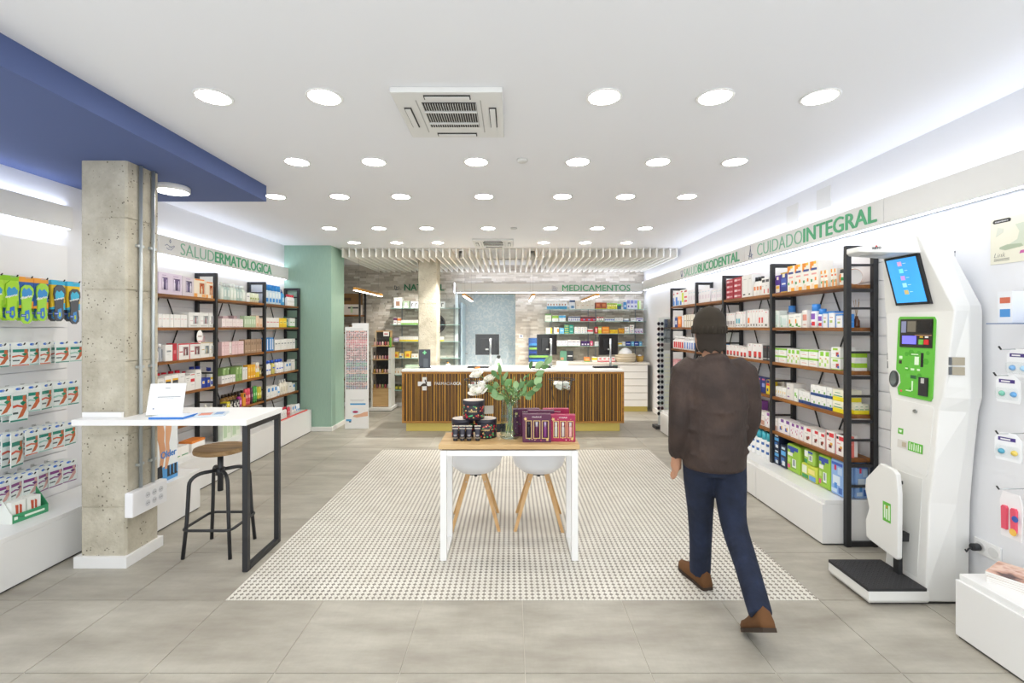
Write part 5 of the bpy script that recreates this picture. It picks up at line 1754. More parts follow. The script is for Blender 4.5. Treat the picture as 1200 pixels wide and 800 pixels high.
def ell(c, rx, ry, n=20, tilt=0.0, rz=0.0):
    out = []
    for k in range(n):
        a = 2 * PI * k / n
        x, y = rx * math.cos(a), ry * math.sin(a)
        x, y = x * math.cos(rz) - y * math.sin(rz), x * math.sin(rz) + y * math.cos(rz)
        out.append((c[0] + x, c[1] + y, c[2] + x * math.tan(tilt)))
    return out


def limb(mb, pts, rad, m):
    """smooth tapering limb through the joints"""
    pts = [Vector(p) for p in pts]
    P, R = [], []
    for i in range(len(pts) - 1):
        for f in (0, .33, .66):
            p0, p1, p2, p3 = pts[max(i - 1, 0)], pts[i], pts[i + 1], pts[min(i + 2, len(pts) - 1)]
            f2, f3 = f * f, f * f * f
            P.append(0.5 * ((2 * p1) + (p2 - p0) * f + (2 * p0 - 5 * p1 + 4 * p2 - p3) * f2 + (3 * p1 - p0 - 3 * p2 + p3) * f3))
            R.append(rad[i] + (rad[i + 1] - rad[i]) * f)
    P.append(pts[-1])
    R.append(rad[-1])
    return mb.tube(P, R, m, 16)


def remesh(o, vox, sm=6):
    r = o.modifiers.new('skin', 'REMESH')
    r.mode = 'VOXEL'
    r.voxel_size = vox
    r.use_smooth_shade = True
    s = o.modifiers.new('smooth', 'SMOOTH')
    s.iterations = sm
    s.factor = 0.5
    return o


SKN = M('#b98a6e', 0.55)
# joints (relative to the standing point)
hipL, kneeL, ankL = (-.085, .0, .90), (-.03, .12, .47), (-.012, .17, .085)
hipR, kneeR, ankR = (.085, .0, .90), (.08, -.08, .48), (.035, -.45, .21)
shL, elL, wrL = (-.175, .0, 1.335), (-.215, -.035, 1.05), (-.2, .05, .83)
shR, elR, wrR = (.175, -.01, 1.335), (.222, .015, 1.05), (.195, .12, .86)
body = MB()
body.loft([ell((0, 0, z), a, b) for z, a, b in ((.86, .13, .09), (.95, .165, .115), (1.1, .15, .105), (1.25, .175, .115), (1.36, .16, .09), (1.4, .08, .065))], SKN)
limb(body, [(0, 0, 1.34), (0, .012, 1.42), (0, .03, 1.5)], [.07, .058, .06], SKN)
hc = Vector((-.01, .045, 1.575))
# head: skull, jaw, nose, ears
body.loft([ell((hc.x, hc.y + dy, hc.z + dz), rx, ry) for dz, rx, ry, dy in ((-.125, .03, .035, .045), (-.115, .05, .06, .03), (-.07, .066, .085, .012), (0, .076, .098, .0), (.05, .075, .095, -.004), (.09, .058, .075, -.006), (.112, .025, .03, -.006))], SKN)
body.loft([[(hc.x + x, hc.y + y, hc.z + z) for x, y, z in q] for q in ([(-.008, .09, .02), (.008, .09, .02), (.008, .09, .0), (-.008, .09, .0)], [(-.016, .085, -.03), (.016, .085, -.03), (.012, .118, -.022), (-.012, .118, -.022)], [(-.014, .085, -.038), (.014, .085, -.038), (.01, .1, -.036), (-.01, .1, -.036)])], SKN)
for s in (-1, 1):
    body.loft([ell((hc.x + s * (.072 + .006 * q), hc.y - .005, hc.z - .01), .008, .02) if False else [(hc.x + s * (.07 + .012 * q), hc.y - .008 + (.02 - .004 * q) * math.cos(2 * PI * k / 10), hc.z - .008 + (.032 - .005 * q) * math.sin(2 * PI * k / 10)) for k in range(10)] for q in (0, 1)], SKN)
# arms and legs
for sh, el, wr in ((shL, elL, wrL), (shR, elR, wrR)):
    limb(body, [(sh[0] * .6, 0, 1.33), sh, el, wr], [.06, .055, .043, .028], SKN)
for hp, kn, an in ((hipL, kneeL, ankL), (hipR, kneeR, ankR)):
    limb(body, [hp, kn, an], [.085, .055, .036], SKN)
# hands: palm, four fingers, thumb
for s, wr, el in ((-1, wrL, elL), (1, wrR, elR)):
    w = Vector(wr)
    d = (w - Vector(el)).normalized()
    d = (d + Vector((0, 0, -.35))).normalized()
    f = Vector((0, 1, 0.2)) - d * Vector((0, 1, 0.2)).dot(d)
    f.normalize()
    u = d.cross(f)
    limb(body, [w - d * .02, w + d * .02, w + d * .085], [.026, .03, .032], SKN)
    for k, (o_, L) in enumerate(((.027, .075), (.009, .085), (-.009, .08), (-.026, .062))):
        b0 = w + d * .085 + f * o_
        limb(body, [b0 - d * .02, b0 + d * L * .5 - u * s * -.008, b0 + d * L * .92 + u * s * .022], [.0105, .0095, .008], SKN)
    b0 = w + d * .03 + f * .026
    limb(body, [b0, b0 + d * .03 + f * .022, b0 + d * .06 + f * .028 + u * s * .01], [.013, .011, .009], SKN)
remesh(body.build('body', pe), 0.0085, 3)
# face details sit on the front of the head
fc = MB()
for s in (-1, 1):
    fc.lathe([(0, -.01), (.01, -.005), (.0115, 0), (.008, .007), (0, .01)], M('#efe9e2', 0.3), 12, c=(hc.x + s * .03, hc.y + .084, hc.z + .012))
    fc.lathe([(0, -.005), (.005, 0), (0, .005)], M('#3a2a20', 0.3), 10, c=(hc.x + s * .03, hc.y + .0935, hc.z + .012))
fc.build('eyes', pe)
MB().loft([[(hc.x + x, hc.y + .092 - abs(x) * .35, hc.z - .062 + z) for z in (-.006, 0, .005)] + [(hc.x + x, hc.y + .08 - abs(x) * .35, hc.z - .062)] for x in (-.026, -.013, 0, .013, .026)], M('#9a5f52', 0.5)).build('lips', pe)
HAIR = M('#2c241d', 0.9)
hr = MB()
hr.loft([ell((hc.x, hc.y + dy, hc.z + dz), rx, ry) for dz, rx, ry, dy in ((-.105, .06, .05, -.035), (-.08, .072, .07, -.032), (-.03, .083, .085, -.026), (.03, .085, .098, -.012), (.06, .084, .1, -.008))], HAIR)
for k in range(14):
    a = PI + PI * k / 13
    hr.tube([(hc.x + .07 * math.cos(a), hc.y - .03 + .06 * math.sin(a), hc.z - .06), (hc.x + .075 * math.cos(a), hc.y - .035 + .068 * math.sin(a), hc.z - .11 - .01 * (k % 3))], [.016, .008], HAIR, 7)
remesh(hr.build('hair', pe), 0.008, 3)
CAP = M('#2f281f', 0.95)
cp = MB()
cp.loft([ell((hc.x, hc.y + dy, hc.z + dz), rx, ry, 24) for dz, rx, ry, dy in ((-.015, .088, .105, -.008), (-.008, .094, .112, -.008), (.03, .094, .113, -.008), (.036, .09, .109, -.008), (.07, .087, .105, -.01), (.105, .073, .088, -.012), (.135, .046, .056, -.014), (.147, .014, .018, -.014))], CAP, True)
for k in range(24):
    q = 2 * PI * k / 24
    cp.tube([(hc.x + .0945 * math.cos(q), hc.y - .008 + .1125 * math.sin(q), hc.z - .012), (hc.x + .0945 * math.cos(q), hc.y - .008 + .1135 * math.sin(q), hc.z + .03)], .003, CAP, 5)
cp.build('cap', pe)
# jacket
jk = MB()
jk.loft([ell((x, y, z), a, b, 24, tl) for z, a, b, x, y, tl in ((.775, .165, .14, .0, -.005, .0), (.80, .178, .15, .0, -.005, .0), (.9, .182, .155, 0, -.005, 0), (1.02, .178, .145, 0, -.008, 0), (1.16, .186, .14, 0, -.012, 0), (1.28, .19, .13, 0, -.012, 0), (1.345, .17, .105, 0, -.005, 0), (1.39, .115, .085, 0, .005, 0), (1.425, .078, .075, 0, .015, 0))], JACKET)
for sh, el, wr in ((shL, elL, wrL), (shR, elR, wrR)):
    w, e = Vector(wr), Vector(el)
    limb(jk, [(sh[0] * .55, 0, 1.335), sh, e, w + (w - e).normalized() * -.01], [.066, .074, .06, .047], JACKET)
limb(jk, [(-.06, -.03, 1.41), (0, -.05, 1.42), (.06, -.03, 1.41)], [.028, .032, .028], JACKET)
for z in (.86, 1.0, 1.12):
    limb(jk, [(-.17, -.075, z + .02), (0, -.155, z), (.17, -.075, z + .03)], [.012, .014, .012], JACKET)
remesh(jk.build('jacket', pe), 0.010, 5)
# jeans
je = MB()
je.loft([ell((0, 0, z), a, b) for z, a, b in ((.74, .12, .1), (.80, .165, .13), (.9, .17, .135), (.97, .165, .125))], DENIM)
limb(je, [hipL, (-.06, .055, .68), kneeL, (-.02, .14, .28), (-.012, .168, .07)], [.1, .092, .075, .066, .062], DENIM)
limb(je, [hipR, (.086, -.025, .68), kneeR, (.06, -.265, .335), (.034, -.46, .185)], [.1, .09, .072, .062, .056], DENIM)
remesh(je.build('jeans', pe), 0.009, 4)
SUEDE = M('#63401f', 0.85)
SOLE = M('#33261b', 0.8)


def shoe(loc, rz, pitch):
    sp_ = bpy.data.objects.new('shoe', None)
    C.objects.link(sp_)
    sp_.parent = pe
    sp_.location = loc
    sp_.rotation_euler = (pitch, 0, rz)
    # local: toe along +y, heel at y = -0.09, sole at z = 0
    pr = [(-.1, .03, .03, .06), (-.085, .036, .03, .09), (-.04, .037, .032, .105), (.0, .038, .034, .095), (.05, .043, .036, .065), (.1, .046, .034, .05), (.15, .042, .028, .045), (.185, .026, .016, .036), (.195, .01, .006, .03)]
    rg = []
    for y, w, w2, h in pr:
        rg.append([(-w, y, .018), (-w * 1.02, y, .018 + h * .3), (-w * .75, y, .018 + h * .75), (0, y, .018 + h), (w * .75, y, .018 + h * .75), (w * 1.02, y, .018 + h * .3), (w, y, .018)])
    MB().loft(rg, SUEDE, True).build('upper', sp_)
    sl = [(-w * 1.08, y) for y, w, _, _ in pr] + [(w * 1.08, y) for y, w, _, _ in pr[::-1]]
    MB().prism(sl, 0, .018, SOLE).build('sole', sp_)
    lc = MB()
    for k in range(3):
        lc.tube([(-.022, .02 + .018 * k, .1 - .012 * k), (0, .022 + .018 * k, .108 - .013 * k), (.022, .02 + .018 * k, .1 - .012 * k)], .0025, M('#4a3018'), 5)
    lc.build('laces', sp_)


shoe((-.015, .185, .001), math.radians(12), 0.0)
shoe((.035, -.465, .107), math.radians(-3), math.radians(-33))
# ------------------------------------------------------------------ goods on the shelves
# a design: base colour, decals [(x0, x1, z0, z1, colour)] in parts of the front, wrap-around bands, look, object name, category
G_ = '#c9c9c6'
TXT = [(.2, .8, .78, .83, '#a9a9a6'), (.3, .7, .68, .71, '#c2c2be')]


def D(base, look, decals=(), name='carton', cat='carton', bands=(), cap=None, window=None):
    return dict(base=base, look=look, decals=list(decals), name=name, cat=cat, bands=list(bands), cap=cap, window=window)


LEAFG = '#57b04a'
DS = {
    # left rack
    'lilac': D('#ddd0e2', 'lilac gift box with window', [(.3, .7, .86, .9, '#b8a4c4')], 'gift_box', 'gift box', window=('#6e5f86', ['#e7def0', '#54486e', '#c9bcd8'])),
    'lilac2': D('#d9d0da', 'pale lilac gift box', [(.3, .7, .86, .9, '#b8a4c4')], 'gift_box', 'gift box', window=('#5a5470', ['#b7aac6', '#7d739a', '#efeaf4'])),
    'cream': D('#efe2cf', 'cream orange gift box', [(.02, .3, .0, .2, '#e9a24d'), (.7, .98, .02, .25, '#efb060'), (.1, .9, .92, .99, '#e88a3a')], 'gift_box', 'gift box', window=('#a5502a', ['#d6803a', '#f0e2c0', '#c9682e'])),
    'whitebx': D('#ecebe8', 'small white carton', [(.2, .8, .62, .66, '#d9a5a5')] ),
    'whitewin': D('#e4e4e2', 'white window gift box', [(.15, .42, .2, .7, '#f3f3f1'), (.15, .42, .42, .45, '#c9a0a4'), (.2, .8, .08, .12, '#b9b9b6')], 'gift_box', 'gift box', window=('#8a8d90', ['#b9bcc0', '#a5686c', '#cfd2d6'])),
    'redwin': D('#eceae7', 'red edged window gift box', [(.12, .42, .3, .75, '#f3f1ee'), (.12, .42, .45, .52, '#c05a60'), (.0, 1, .93, 1, '#c8253a'), (.0, .06, 0, 1, '#c8253a')], 'gift_box', 'gift box', window=('#7d5a5e', ['#a33a44', '#d9d4d2', '#6f4a4e'])),
    'goldwin': D('#ecebe6', 'gold edged window gift box', [(.12, .42, .3, .75, '#f3f1ee'), (.12, .42, .5, .55, '#c9ad66'), (0, 1, .95, 1, '#d3bd84')], 'gift_box', 'gift box', window=('#77828a', ['#9fb0b8', '#c9b98a', '#5f6d75'])),
    'silverb': D('#a9adb3', 'silver grey bottle', [(-.1, .1, .2, .7, '#7d828c')], 'bottle', 'bottle', cap='#e9e9e8'),
    'whitectn': D('#eceae7', 'white carton with grey print', [(.2, .8, .55, .65, '#8e9296'), (.2, .6, .4, .43, G_)]),
    'redctn': D('#c0283a', 'red carton', [(.2, .8, .4, .6, '#d8747e')]),
    'redcap': D('#f0efed', 'white carton with red top', [(.15, .85, .05, .5, '#d8a93a'), (.2, .8, .3, .62, '#3a3e46')], bands=[(.86, 1, '#d8263a')]),
    'shield': D('#efeeea', 'white carton with yellow shield', [(.1, .9, .06, .4, '#edb92f'), (.1, .9, .62, .8, '#efb438'), (.12, .88, .36, .7, '#3c4046'), (.25, .75, .26, .36, '#3c4046'), (.25, .75, .45, .58, '#8e9296')]),
    'redcorner': D('#efedea', 'white carton with red corner', [(.05, 1, .02, .3, '#d02a3e'), (.3, .8, .08, .2, '#f0d9d9'), (.2, .8, .8, .84, G_)]),
    'redlabel': D('#efedea', 'white carton with red label', [(.1, .9, .5, .68, '#d8353f'), (.1, .9, .9, .95, '#c8574f'), (.2, .8, .3, .33, G_)]),
    'tallwhite': D('#e9e8e4', 'tall plain white carton', TXT),
    'bluecap': D('#eeeeec', 'white bottle with navy cap', [(-.25, .25, .2, .4, '#d9dbe0')], 'bottle', 'bottle', cap='#2a3a9a'),
    'redcapb': D('#eeeeec', 'white bottle with red cap', [(-.25, .25, .2, .6, '#e0d9d6')], 'bottle', 'bottle', cap='#d8263a'),
    'sunblue': D('#26409c', 'blue carton with sun', [(.3, .7, .45, .75, '#f2efe0'), (.35, .65, .5, .7, '#f0c23a')]),
    'yelsmall': D('#efece0', 'white jar box with yellow top', [(.1, .9, .2, .6, '#3a4aa0')], bands=[(.8, 1, '#e6c83a')]),
    'fruit': D('#e6e7e2', 'white box with fruit picture', [(.1, .25, .2, .6, '#4f9f4a'), (.3, .7, .55, .8, '#d8342e'), (.4, .5, .2, .6, '#e0542e'), (.62, .74, .4, .7, '#58aa44'), (.75, .85, .1, .5, '#3a3a3a'), (.14, .2, .05, .3, '#d8b62e')], 'gift_box', 'gift box'),
    'fruit2': D('#e3e6ea', 'white box with confetti picture', [(.2, .4, .3, .6, '#3f7fc8'), (.4, .55, .5, .85, '#4fa054'), (.65, .8, .1, .35, '#e6c02e'), (.1, .2, .1, .3, '#58406a'), (.5, .62, .2, .4, '#c8d8e8'), (.82, .9, .6, .9, '#4a3a8a')], 'gift_box', 'gift box'),
    'pump': D('#e9e4d6', 'cream pump bottle', [(-.25, .25, .2, .55, '#d5cdb8')], 'bottle', 'bottle', cap='#f1efe8'),
    'paleb': D('#dfe8dc', 'pale green clear bottle', [(-.3, .3, .15, .6, '#eef2ea')], 'bottle', 'bottle', cap='#e8ebe6'),
    'paleb2': D('#b9cdc6', 'greenish clear bottle', [(-.3, .3, .2, .6, '#dfe8e2')], 'bottle', 'bottle', cap='#d3d9d6'),
    'oliveb': D('#dfe3c9', 'olive labelled cream tube', [(-.3, .3, .1, .4, '#a4b36a')], 'tube', 'tube', cap='#e9dfc0'),
    'pinkwht': D('#eee2e0', 'pale pink carton', [(.1, .9, .04, .1, '#b98a90'), (.2, .8, .6, .64, '#d3bfbf')]),
    'mauve': D('#c9aeb4', 'mauve carton', [(.2, .8, .5, .6, '#e8dcde')]),
    'greenctn': D('#b9cfac', 'sage green carton', [(.2, .8, .3, .7, '#d6e3cc'), (.2, .8, .8, .84, '#7f9c70')]),
    'peach': D('#ecd2b8', 'peach carton', [(.2, .8, .05, .35, '#e2b48e')]),
    'pinkctn': D('#e6c6c8', 'rose pink carton', [(.2, .8, .7, .75, '#cf9ea4'), (.2, .7, .4, .43, '#f3e6e6')]),
    'kraft': D('#a98c72', 'brown kraft carton', [(.2, .8, .6, .8, '#8d7058'), (.2, .8, .15, .2, '#c9b098')]),
    'greentex': D('#8fb06a', 'leafy green carton', [(.2, .5, .5, .85, '#b9d396'), (.5, .85, .2, .5, '#6f9450'), (.3, .7, .86, .96, '#d9e8c4')]),
    'orange': D('#f0b02e', 'orange yellow carton', [(.2, .8, .5, .8, '#f6cf62'), (.2, .8, .1, .2, '#fbe9b4')]),
    'yelwht': D('#efece2', 'white carton with yellow foot', [(.3, .7, .6, .8, '#e29a4a')], bands=[(.0, .35, '#f0c62e')]),
    'darktan': D('#8a7a3a', 'dark olive bottle', [(-.3, .3, .2, .5, '#d9cfa0')], 'bottle', 'bottle', cap='#2a2a26'),
    'bwjar': D('#2f2d2e', 'black and white jar box', [(.1, .5, .3, .7, '#e4e2de'), (.5, .9, .1, .4, '#d9d6d0'), (.55, .85, .6, .9, '#bdb9b0')]),
    'yelbw': D('#e2d02e', 'yellow and black box', [(.1, .9, .1, .4, '#3a3a30'), (.2, .8, .6, .8, '#f3eaa0')]),
    'bronze': D('#9a7232', 'bronze bottle', [(-.3, .3, .2, .6, '#c9a25a')], 'bottle', 'bottle', cap='#3a2c1c'),
    'magenta': D('#b0308a', 'magenta bottle', [(-.3, .3, .2, .5, '#e0a0cc')], 'bottle', 'bottle', cap='#2f2630'),
    'amber': D('#e0992e', 'amber carton', [(.2, .8, .7, .95, '#3a3026')]),
    'coral': D('#d8485a', 'coral red tube', [(-.3, .3, .3, .6, '#f0b0b4')], 'tube', 'tube', cap='#e46a72'),
    'plum': D('#5a2a4a', 'plum tube', [(-.3, .3, .3, .6, '#a9809a')], 'tube', 'tube', cap='#3a1c30'),
    'greentube': D('#4aa84a', 'bright green tube', [(-.3, .3, .3, .6, '#a9d8a0')], 'tube', 'tube', cap='#3d8f3d'),
    'lemontube': D('#c9c03a', 'lemon yellow tube', [(-.3, .3, .3, .6, '#efe8a0')], 'tube', 'tube', cap='#4a4a2a'),
    'blueb': D('#cfe2ee', 'blue and clear bottle', [(-.3, .3, .1, .3, '#3f8fd8'), (-.3, .3, .35, .6, '#e9f1f6')], 'bottle', 'bottle', cap='#2f8fdc'),
    'bluepump': D('#4aa0d8', 'blue pump bottle', [(-.3, .3, .2, .5, '#b9dcef')], 'bottle', 'bottle', cap='#1f4f9a'),
    'redcap2': D('#efefed', 'small white bottle, red cap', [(-.3, .3, .3, .5, '#d9d9d6')], 'bottle', 'bottle', cap='#d83a4a'),
    'whtred2': D('#eeebe8', 'white carton with red line', [(.1, .9, .5, .58, '#d8807e')]),
    'yellow': D('#edc82a', 'bright yellow carton', [(.1, .9, .4, .7, '#f4dc6a'), (.2, .8, .5, .56, '#9a8a2a')]),
    'teal': D('#1f6a6a', 'dark teal bottle', [(-.3, .3, .2, .5, '#7fb0ac')], 'bottle', 'bottle', cap='#164a4a'),
    'whtgreen': D('#ecefe8', 'white carton with green foot', [(.2, .8, .5, .6, '#8fb07a')], bands=[(0, .12, '#57b03a')]),
    'bluectn': D('#2f86d0', 'blue carton', [(.3, .7, .1, .9, '#e9eff4')]),
    'whiteblue': D('#efefef', 'white bottle with blue cap', [(-.3, .3, .3, .38, '#2f5fd0')], 'bottle', 'bottle', cap='#2f5fd0'),
    'olivel': D('#c9c06a', 'olive oil bottle', [(-.3, .3, .4, .5, '#2f5fd0')], 'bottle', 'bottle', cap='#2f5fd0'),
    'whtblue': D('#efefed', 'white carton with blue corner', [(.4, .95, .55, .85, '#3f90d8'), (.1, .6, .2, .24, G_)]),
    'bluelabel': D('#e9eff4', 'white blue labelled tube', [(-.3, .3, .1, .4, '#5aa8e0')], 'tube', 'tube', cap='#efefed'),
    # right rack
    'purple': D('#5b3a96', 'purple carton', [(.1, .9, .05, .45, '#efe6d8'), (.15, .85, .25, .4, '#e9b23a'), (.3, .7, .75, .92, '#efe0d0')]),
    'bluegold': D('#32408e', 'blue carton with gold lid', [(.1, .9, .3, .7, '#4a60b8'), (.2, .8, .4, .48, '#e9e9f0'), (.3, .7, .76, .94, '#efe8d0')], bands=[(.94, 1, '#c9a23a'), (.0, .06, '#c9a23a')]),
    'vit': D('#f1eee6', 'white carton with orange corner', [(0, .45, .84, 1, '#f0962e'), (0, .25, .7, .84, '#f0962e'), (.45, .75, .9, 1, '#f4c23a'), (.12, .85, .68, .76, '#3a4a8a'), (.2, .8, .52, .58, '#e9a9a0'), (.1, .3, .26, .36, '#3f9a5a'), (.6, .8, .3, .42, '#ee8a3a'), (.55, 1, .0, .14, '#f0a82e'), (.2, .5, .04, .2, '#f3dcc0')]),
    'vitdisp': D('#e9d9b8', 'orange counter display box', [(.05, .95, .55, .9, '#e8b04a'), (.05, .95, .75, .85, '#d8632e')]),
    'vitsm': D('#f1ede2', 'small white orange carton', [(.0, .5, .8, 1, '#f0a23a'), (.15, .85, .6, .7, '#e07a4a'), (.15, .45, .25, .38, '#3f9a5a'), (.55, 1, .0, .4, '#ee9a3a')]),
    'tub': D('#f0ede6', 'white tub with orange side', [(-.3, .1, .2, .7, '#e8843a'), (.05, .35, .3, .5, '#3f9a5a')], 'jar', 'jar', cap='#3a3a3a'),
    'mint': D('#e6eeea', 'pale mint carton', [(.15, .85, .2, .75, '#d3e3de'), (.15, .4, .05, .16, '#8fc0a0'), (.1, .2, .2, .9, '#9fc4b4')]),
    'tri': D('#f1f1ec', 'white carton with orange triangle', [(.2, .5, .1, .3, '#4fa04a'), (.1, .3, .3, .6, '#e8963a'), (.5, .9, .05, .12, '#57b04a'), (.2, .8, .75, .8, G_)]),
    'pinkface': D('#f0ece8', 'tall white pink carton', [(.1, .9, .4, .75, '#e29a8a'), (.2, .8, .12, .2, '#d8b6ac')]),
    'spray': D('#f0f1f3', 'white spray with blue cap', [(-.3, .3, .35, .6, '#8a5ab8'), (-.3, .0, .1, .2, '#4a7ad0'), (.0, .3, .08, .25, '#d8353f')], 'bottle', 'bottle', cap='#3f8fe4'),
    'bluebox': D('#3f8fe0', 'sky blue carton', [(.1, .9, .4, .44, '#8fc0f0')]),
    'blueedge': D('#f1f2f3', 'white carton with blue edge', [(.0, .12, 0, 1, '#3f8fe0'), (.3, .7, .3, .45, '#a9c06a'), (.3, .8, .6, .64, '#c06a5a')], bands=[(.9, 1, '#3f8fe0')]),
    'lime': D('#f1f2ee', 'white lime banded carton', [(.2, .8, .3, .36, '#e0a090'), (.15, .6, .55, .6, G_)], 'medicine_box', 'carton', bands=[(.74, .98, '#8ccf3a')]),
    'limetall': D('#f1f2ec', 'tall white carton, lime patches', [(.3, .9, .7, .95, '#8ccf3a'), (.1, .4, .1, .3, '#a9d86a'), (.5, .8, .3, .5, '#c9df8a'), (.2, .5, .5, .6, '#d8b07a')], 'medicine_box', 'carton'),
    'limebig': D('#f0f1ee', 'large white lime carton', [(.2, .75, .72, .9, '#9fd040'), (.55, .85, .2, .55, '#c0453a'), (.7, .9, .15, .35, '#3a6ab0'), (.15, .5, .4, .44, G_)], 'medicine_box', 'carton', bands=[(.0, .06, '#9fd040')]),
    'limeband': D('#efefec', 'white carton, wide lime band', [], 'medicine_box', 'carton', bands=[(.3, .75, '#9bcb32')]),
    'yeldot': D('#f1f0ea', 'white carton with yellow dot', [(.35, .65, .4, .62, '#edc83a'), (.2, .8, .15, .2, G_)], 'medicine_box', 'carton'),
    'greywht': D('#e6e3de', 'warm white carton, violet mark', [(.15, .45, .3, .45, '#8a5aa0'), (.15, .7, .7, .74, G_)], 'medicine_box', 'carton'),
    'greendot': D('#eff1ec', 'white carton with green sprig', [(.2, .55, .4, .7, '#8ccf5a'), (.6, .8, .3, .5, '#57a04a')], 'medicine_box', 'carton'),
    'navyband': D('#f0f0ee', 'white carton, navy foot band', [(.6, .85, .3, .5, '#6fae4a'), (.15, .5, .6, .64, G_)], 'medicine_box', 'carton', bands=[(0, .26, '#2a4a86')]),
    'yelgreen': D('#f2f0da', 'white carton, yellow foot band', [(.2, .7, .7, .76, '#7fae8a'), (.1, .9, .42, .5, '#4a9f6a')], 'medicine_box', 'carton', bands=[(0, .38, '#f0e02e')]),
    'brownfoot': D('#f0ece8', 'white carton, brown picture', [(.1, .9, .05, .4, '#b98a78'), (.2, .8, .75, .8, G_)], 'medicine_box', 'carton'),
    'violet': D('#f0ecef', 'white carton, violet corner', [(.45, 1, .78, 1, '#7a4a9a'), (.25, .65, .2, .45, '#4a5ab0'), (.5, .7, .3, .5, '#e0b03a'), (.15, .5, .6, .64, G_)], 'medicine_box', 'carton'),
    'violet2': D('#f1eef0', 'white carton, pink dots', [(.4, 1, .8, 1, '#8a4a9a'), (.2, .35, .4, .55, '#d06a9a'), (.5, .65, .25, .4, '#c05a7a'), (.6, .75, .55, .65, '#e09ab0')], 'medicine_box', 'carton'),
    'redtop': D('#f2efec', 'white carton, red corner', [(.4, .95, .76, .94, '#d8353f'), (.35, .65, .2, .42, '#6a3a2a'), (.55, .8, .3, .46, '#9f3a34'), (.15, .6, .6, .64, G_)], 'medicine_box', 'carton'),
    'redtop2': D('#f2efec', 'tall white carton, red corner', [(.4, .95, .72, .92, '#d8353f'), (.1, .35, .78, .9, '#3a3a3a'), (.35, .7, .2, .36, '#7a2f34'), (.5, .8, .34, .46, '#e9b04a'), (.2, .6, .55, .6, '#e0a0a0'), (.0, .06, 0, 1, '#e2606a')], 'medicine_box', 'carton'),
    'salmon': D('#ee7a70', 'salmon red carton', [(.2, .8, .6, .64, '#f4aaa2')], 'medicine_box', 'carton'),
    'blkblue': D('#1f2a44', 'black and blue pack', [(.1, .9, .55, .75, '#5aa8e0'), (.1, .7, .2, .45, '#3f6fb0'), (.2, .8, .82, .92, '#c9d8e4'), (.3, .8, .1, .3, '#d9e0e6')], 'pack', 'pack'),
    'greenpad': D('#9cc943', 'green and blue pad pack', [(.1, .9, .8, .93, '#2a4aa8'), (.3, .6, .72, .8, '#2a4aa8'), (.35, .75, .15, .3, '#7fae35'), (.45, .75, .2, .5, '#e6efe0'), (.52, .66, .26, .48, '#8a94a0'), (.1, .3, .12, .26, '#e05a8a'), (.12, .5, .58, .7, '#f0f4ea'), (.12, .34, .34, .5, '#c3e07a')], 'pad_pack', 'pack'),
    'greenpad2': D('#a6cd55', 'green and white pad pack', [(.1, .45, .5, .9, '#f0f4ee'), (.45, .9, .78, .92, '#2f50b0'), (.5, .9, .3, .7, '#dfe9d6'), (.6, .8, .35, .65, '#8f98a4'), (.1, .4, .1, .36, '#3f9a5a')], 'pad_pack', 'pack'),
    'yelpad': D('#c9d24a', 'yellow green pad pack', [(.1, .4, .4, .9, '#e9f0dc'), (.1, .5, .1, .35, '#3f9a5a'), (.55, .95, .1, .4, '#6aa0d8'), (.5, .9, .5, .8, '#f0e48a')], 'pad_pack', 'pack'),
    'bluepad': D('#8fb4e6', 'pale blue pad pack', [(.3, .45, .7, .88, '#d8355a'), (.2, .7, .3, .55, '#dce9f6'), (.3, .5, .2, .35, '#4a8ad0'), (.6, .85, .08, .25, '#3f6ab8'), (.12, .88, .84, .92, '#3a62c0'), (.1, .5, .08, .18, '#c9dcf2'), (.55, .85, .6, .8, '#b9d2f0')], 'pad_pack', 'pack'),
    'crimson': D('#b02a3c', 'crimson carton', [(.08, .45, .3, .7, '#e9d3d4'), (.5, .9, .35, .65, '#d9a0a6'), (.0, 1, .0, .06, '#7f1c2a')]),
    'tallwht': D('#eeedea', 'tall white carton, dark foot', [(.2, .6, .1, .16, '#3a3a3a'), (.3, .8, .8, .84, G_), (.1, .16, .2, .8, '#d9d6d2')]),
    'blackcap': D('#eceae6', 'white bottle with black cap', [(-.3, .3, .3, .5, '#e08a5a')], 'bottle', 'bottle', cap='#26262a'),
    'whtredb': D('#edebe8', 'white carton, black red print', [(.1, .9, .75, .9, '#4a4a4e'), (.6, .85, .1, .35, '#d8443a'), (.1, .5, .5, .55, G_)]),
    'serumgrey': D('#eceae8', 'white carton, grey block', [(.2, .8, .18, .45, '#8a8084'), (.3, .6, .06, .12, '#3a3a3a'), (.4, .6, .86, .92, '#d8454a')]),
    'serumcyan': D('#eceae8', 'white carton, cyan block', [(.2, .8, .25, .55, '#3fb4c8'), (.3, .6, .08, .16, '#3a3a3a'), (.4, .6, .86, .92, '#d8454a')]),
    'serumred': D('#eceae8', 'white carton, red block', [(.2, .8, .25, .55, '#d8403a'), (.3, .6, .08, .16, '#3a3a3a'), (.4, .6, .86, .92, '#d8454a')]),
    'serumor': D('#eceae8', 'white carton, orange block', [(.2, .8, .25, .55, '#ee7a2e'), (.3, .6, .08, .16, '#3a3a3a'), (.4, .6, .86, .92, '#d8454a')]),
    'serumwht': D('#eceae8', 'white carton, black tick', [(.3, .65, .08, .2, '#3a3a3a'), (.4, .6, .86, .92, '#d8454a')]),
    'redblock': D('#edeae8', 'white carton, big red block', [(.2, .8, .15, .5, '#d03a36'), (.25, .75, .08, .16, '#3a2a2a'), (.45, .55, .85, .92, '#c0453a')]),
    'blackctn': D('#333438', 'black carton', [(.2, .8, .3, .6, '#4a4c50'), (.1, .9, .1, .16, '#d9d9d6'), (.45, .55, .85, .92, '#d8454a')]),
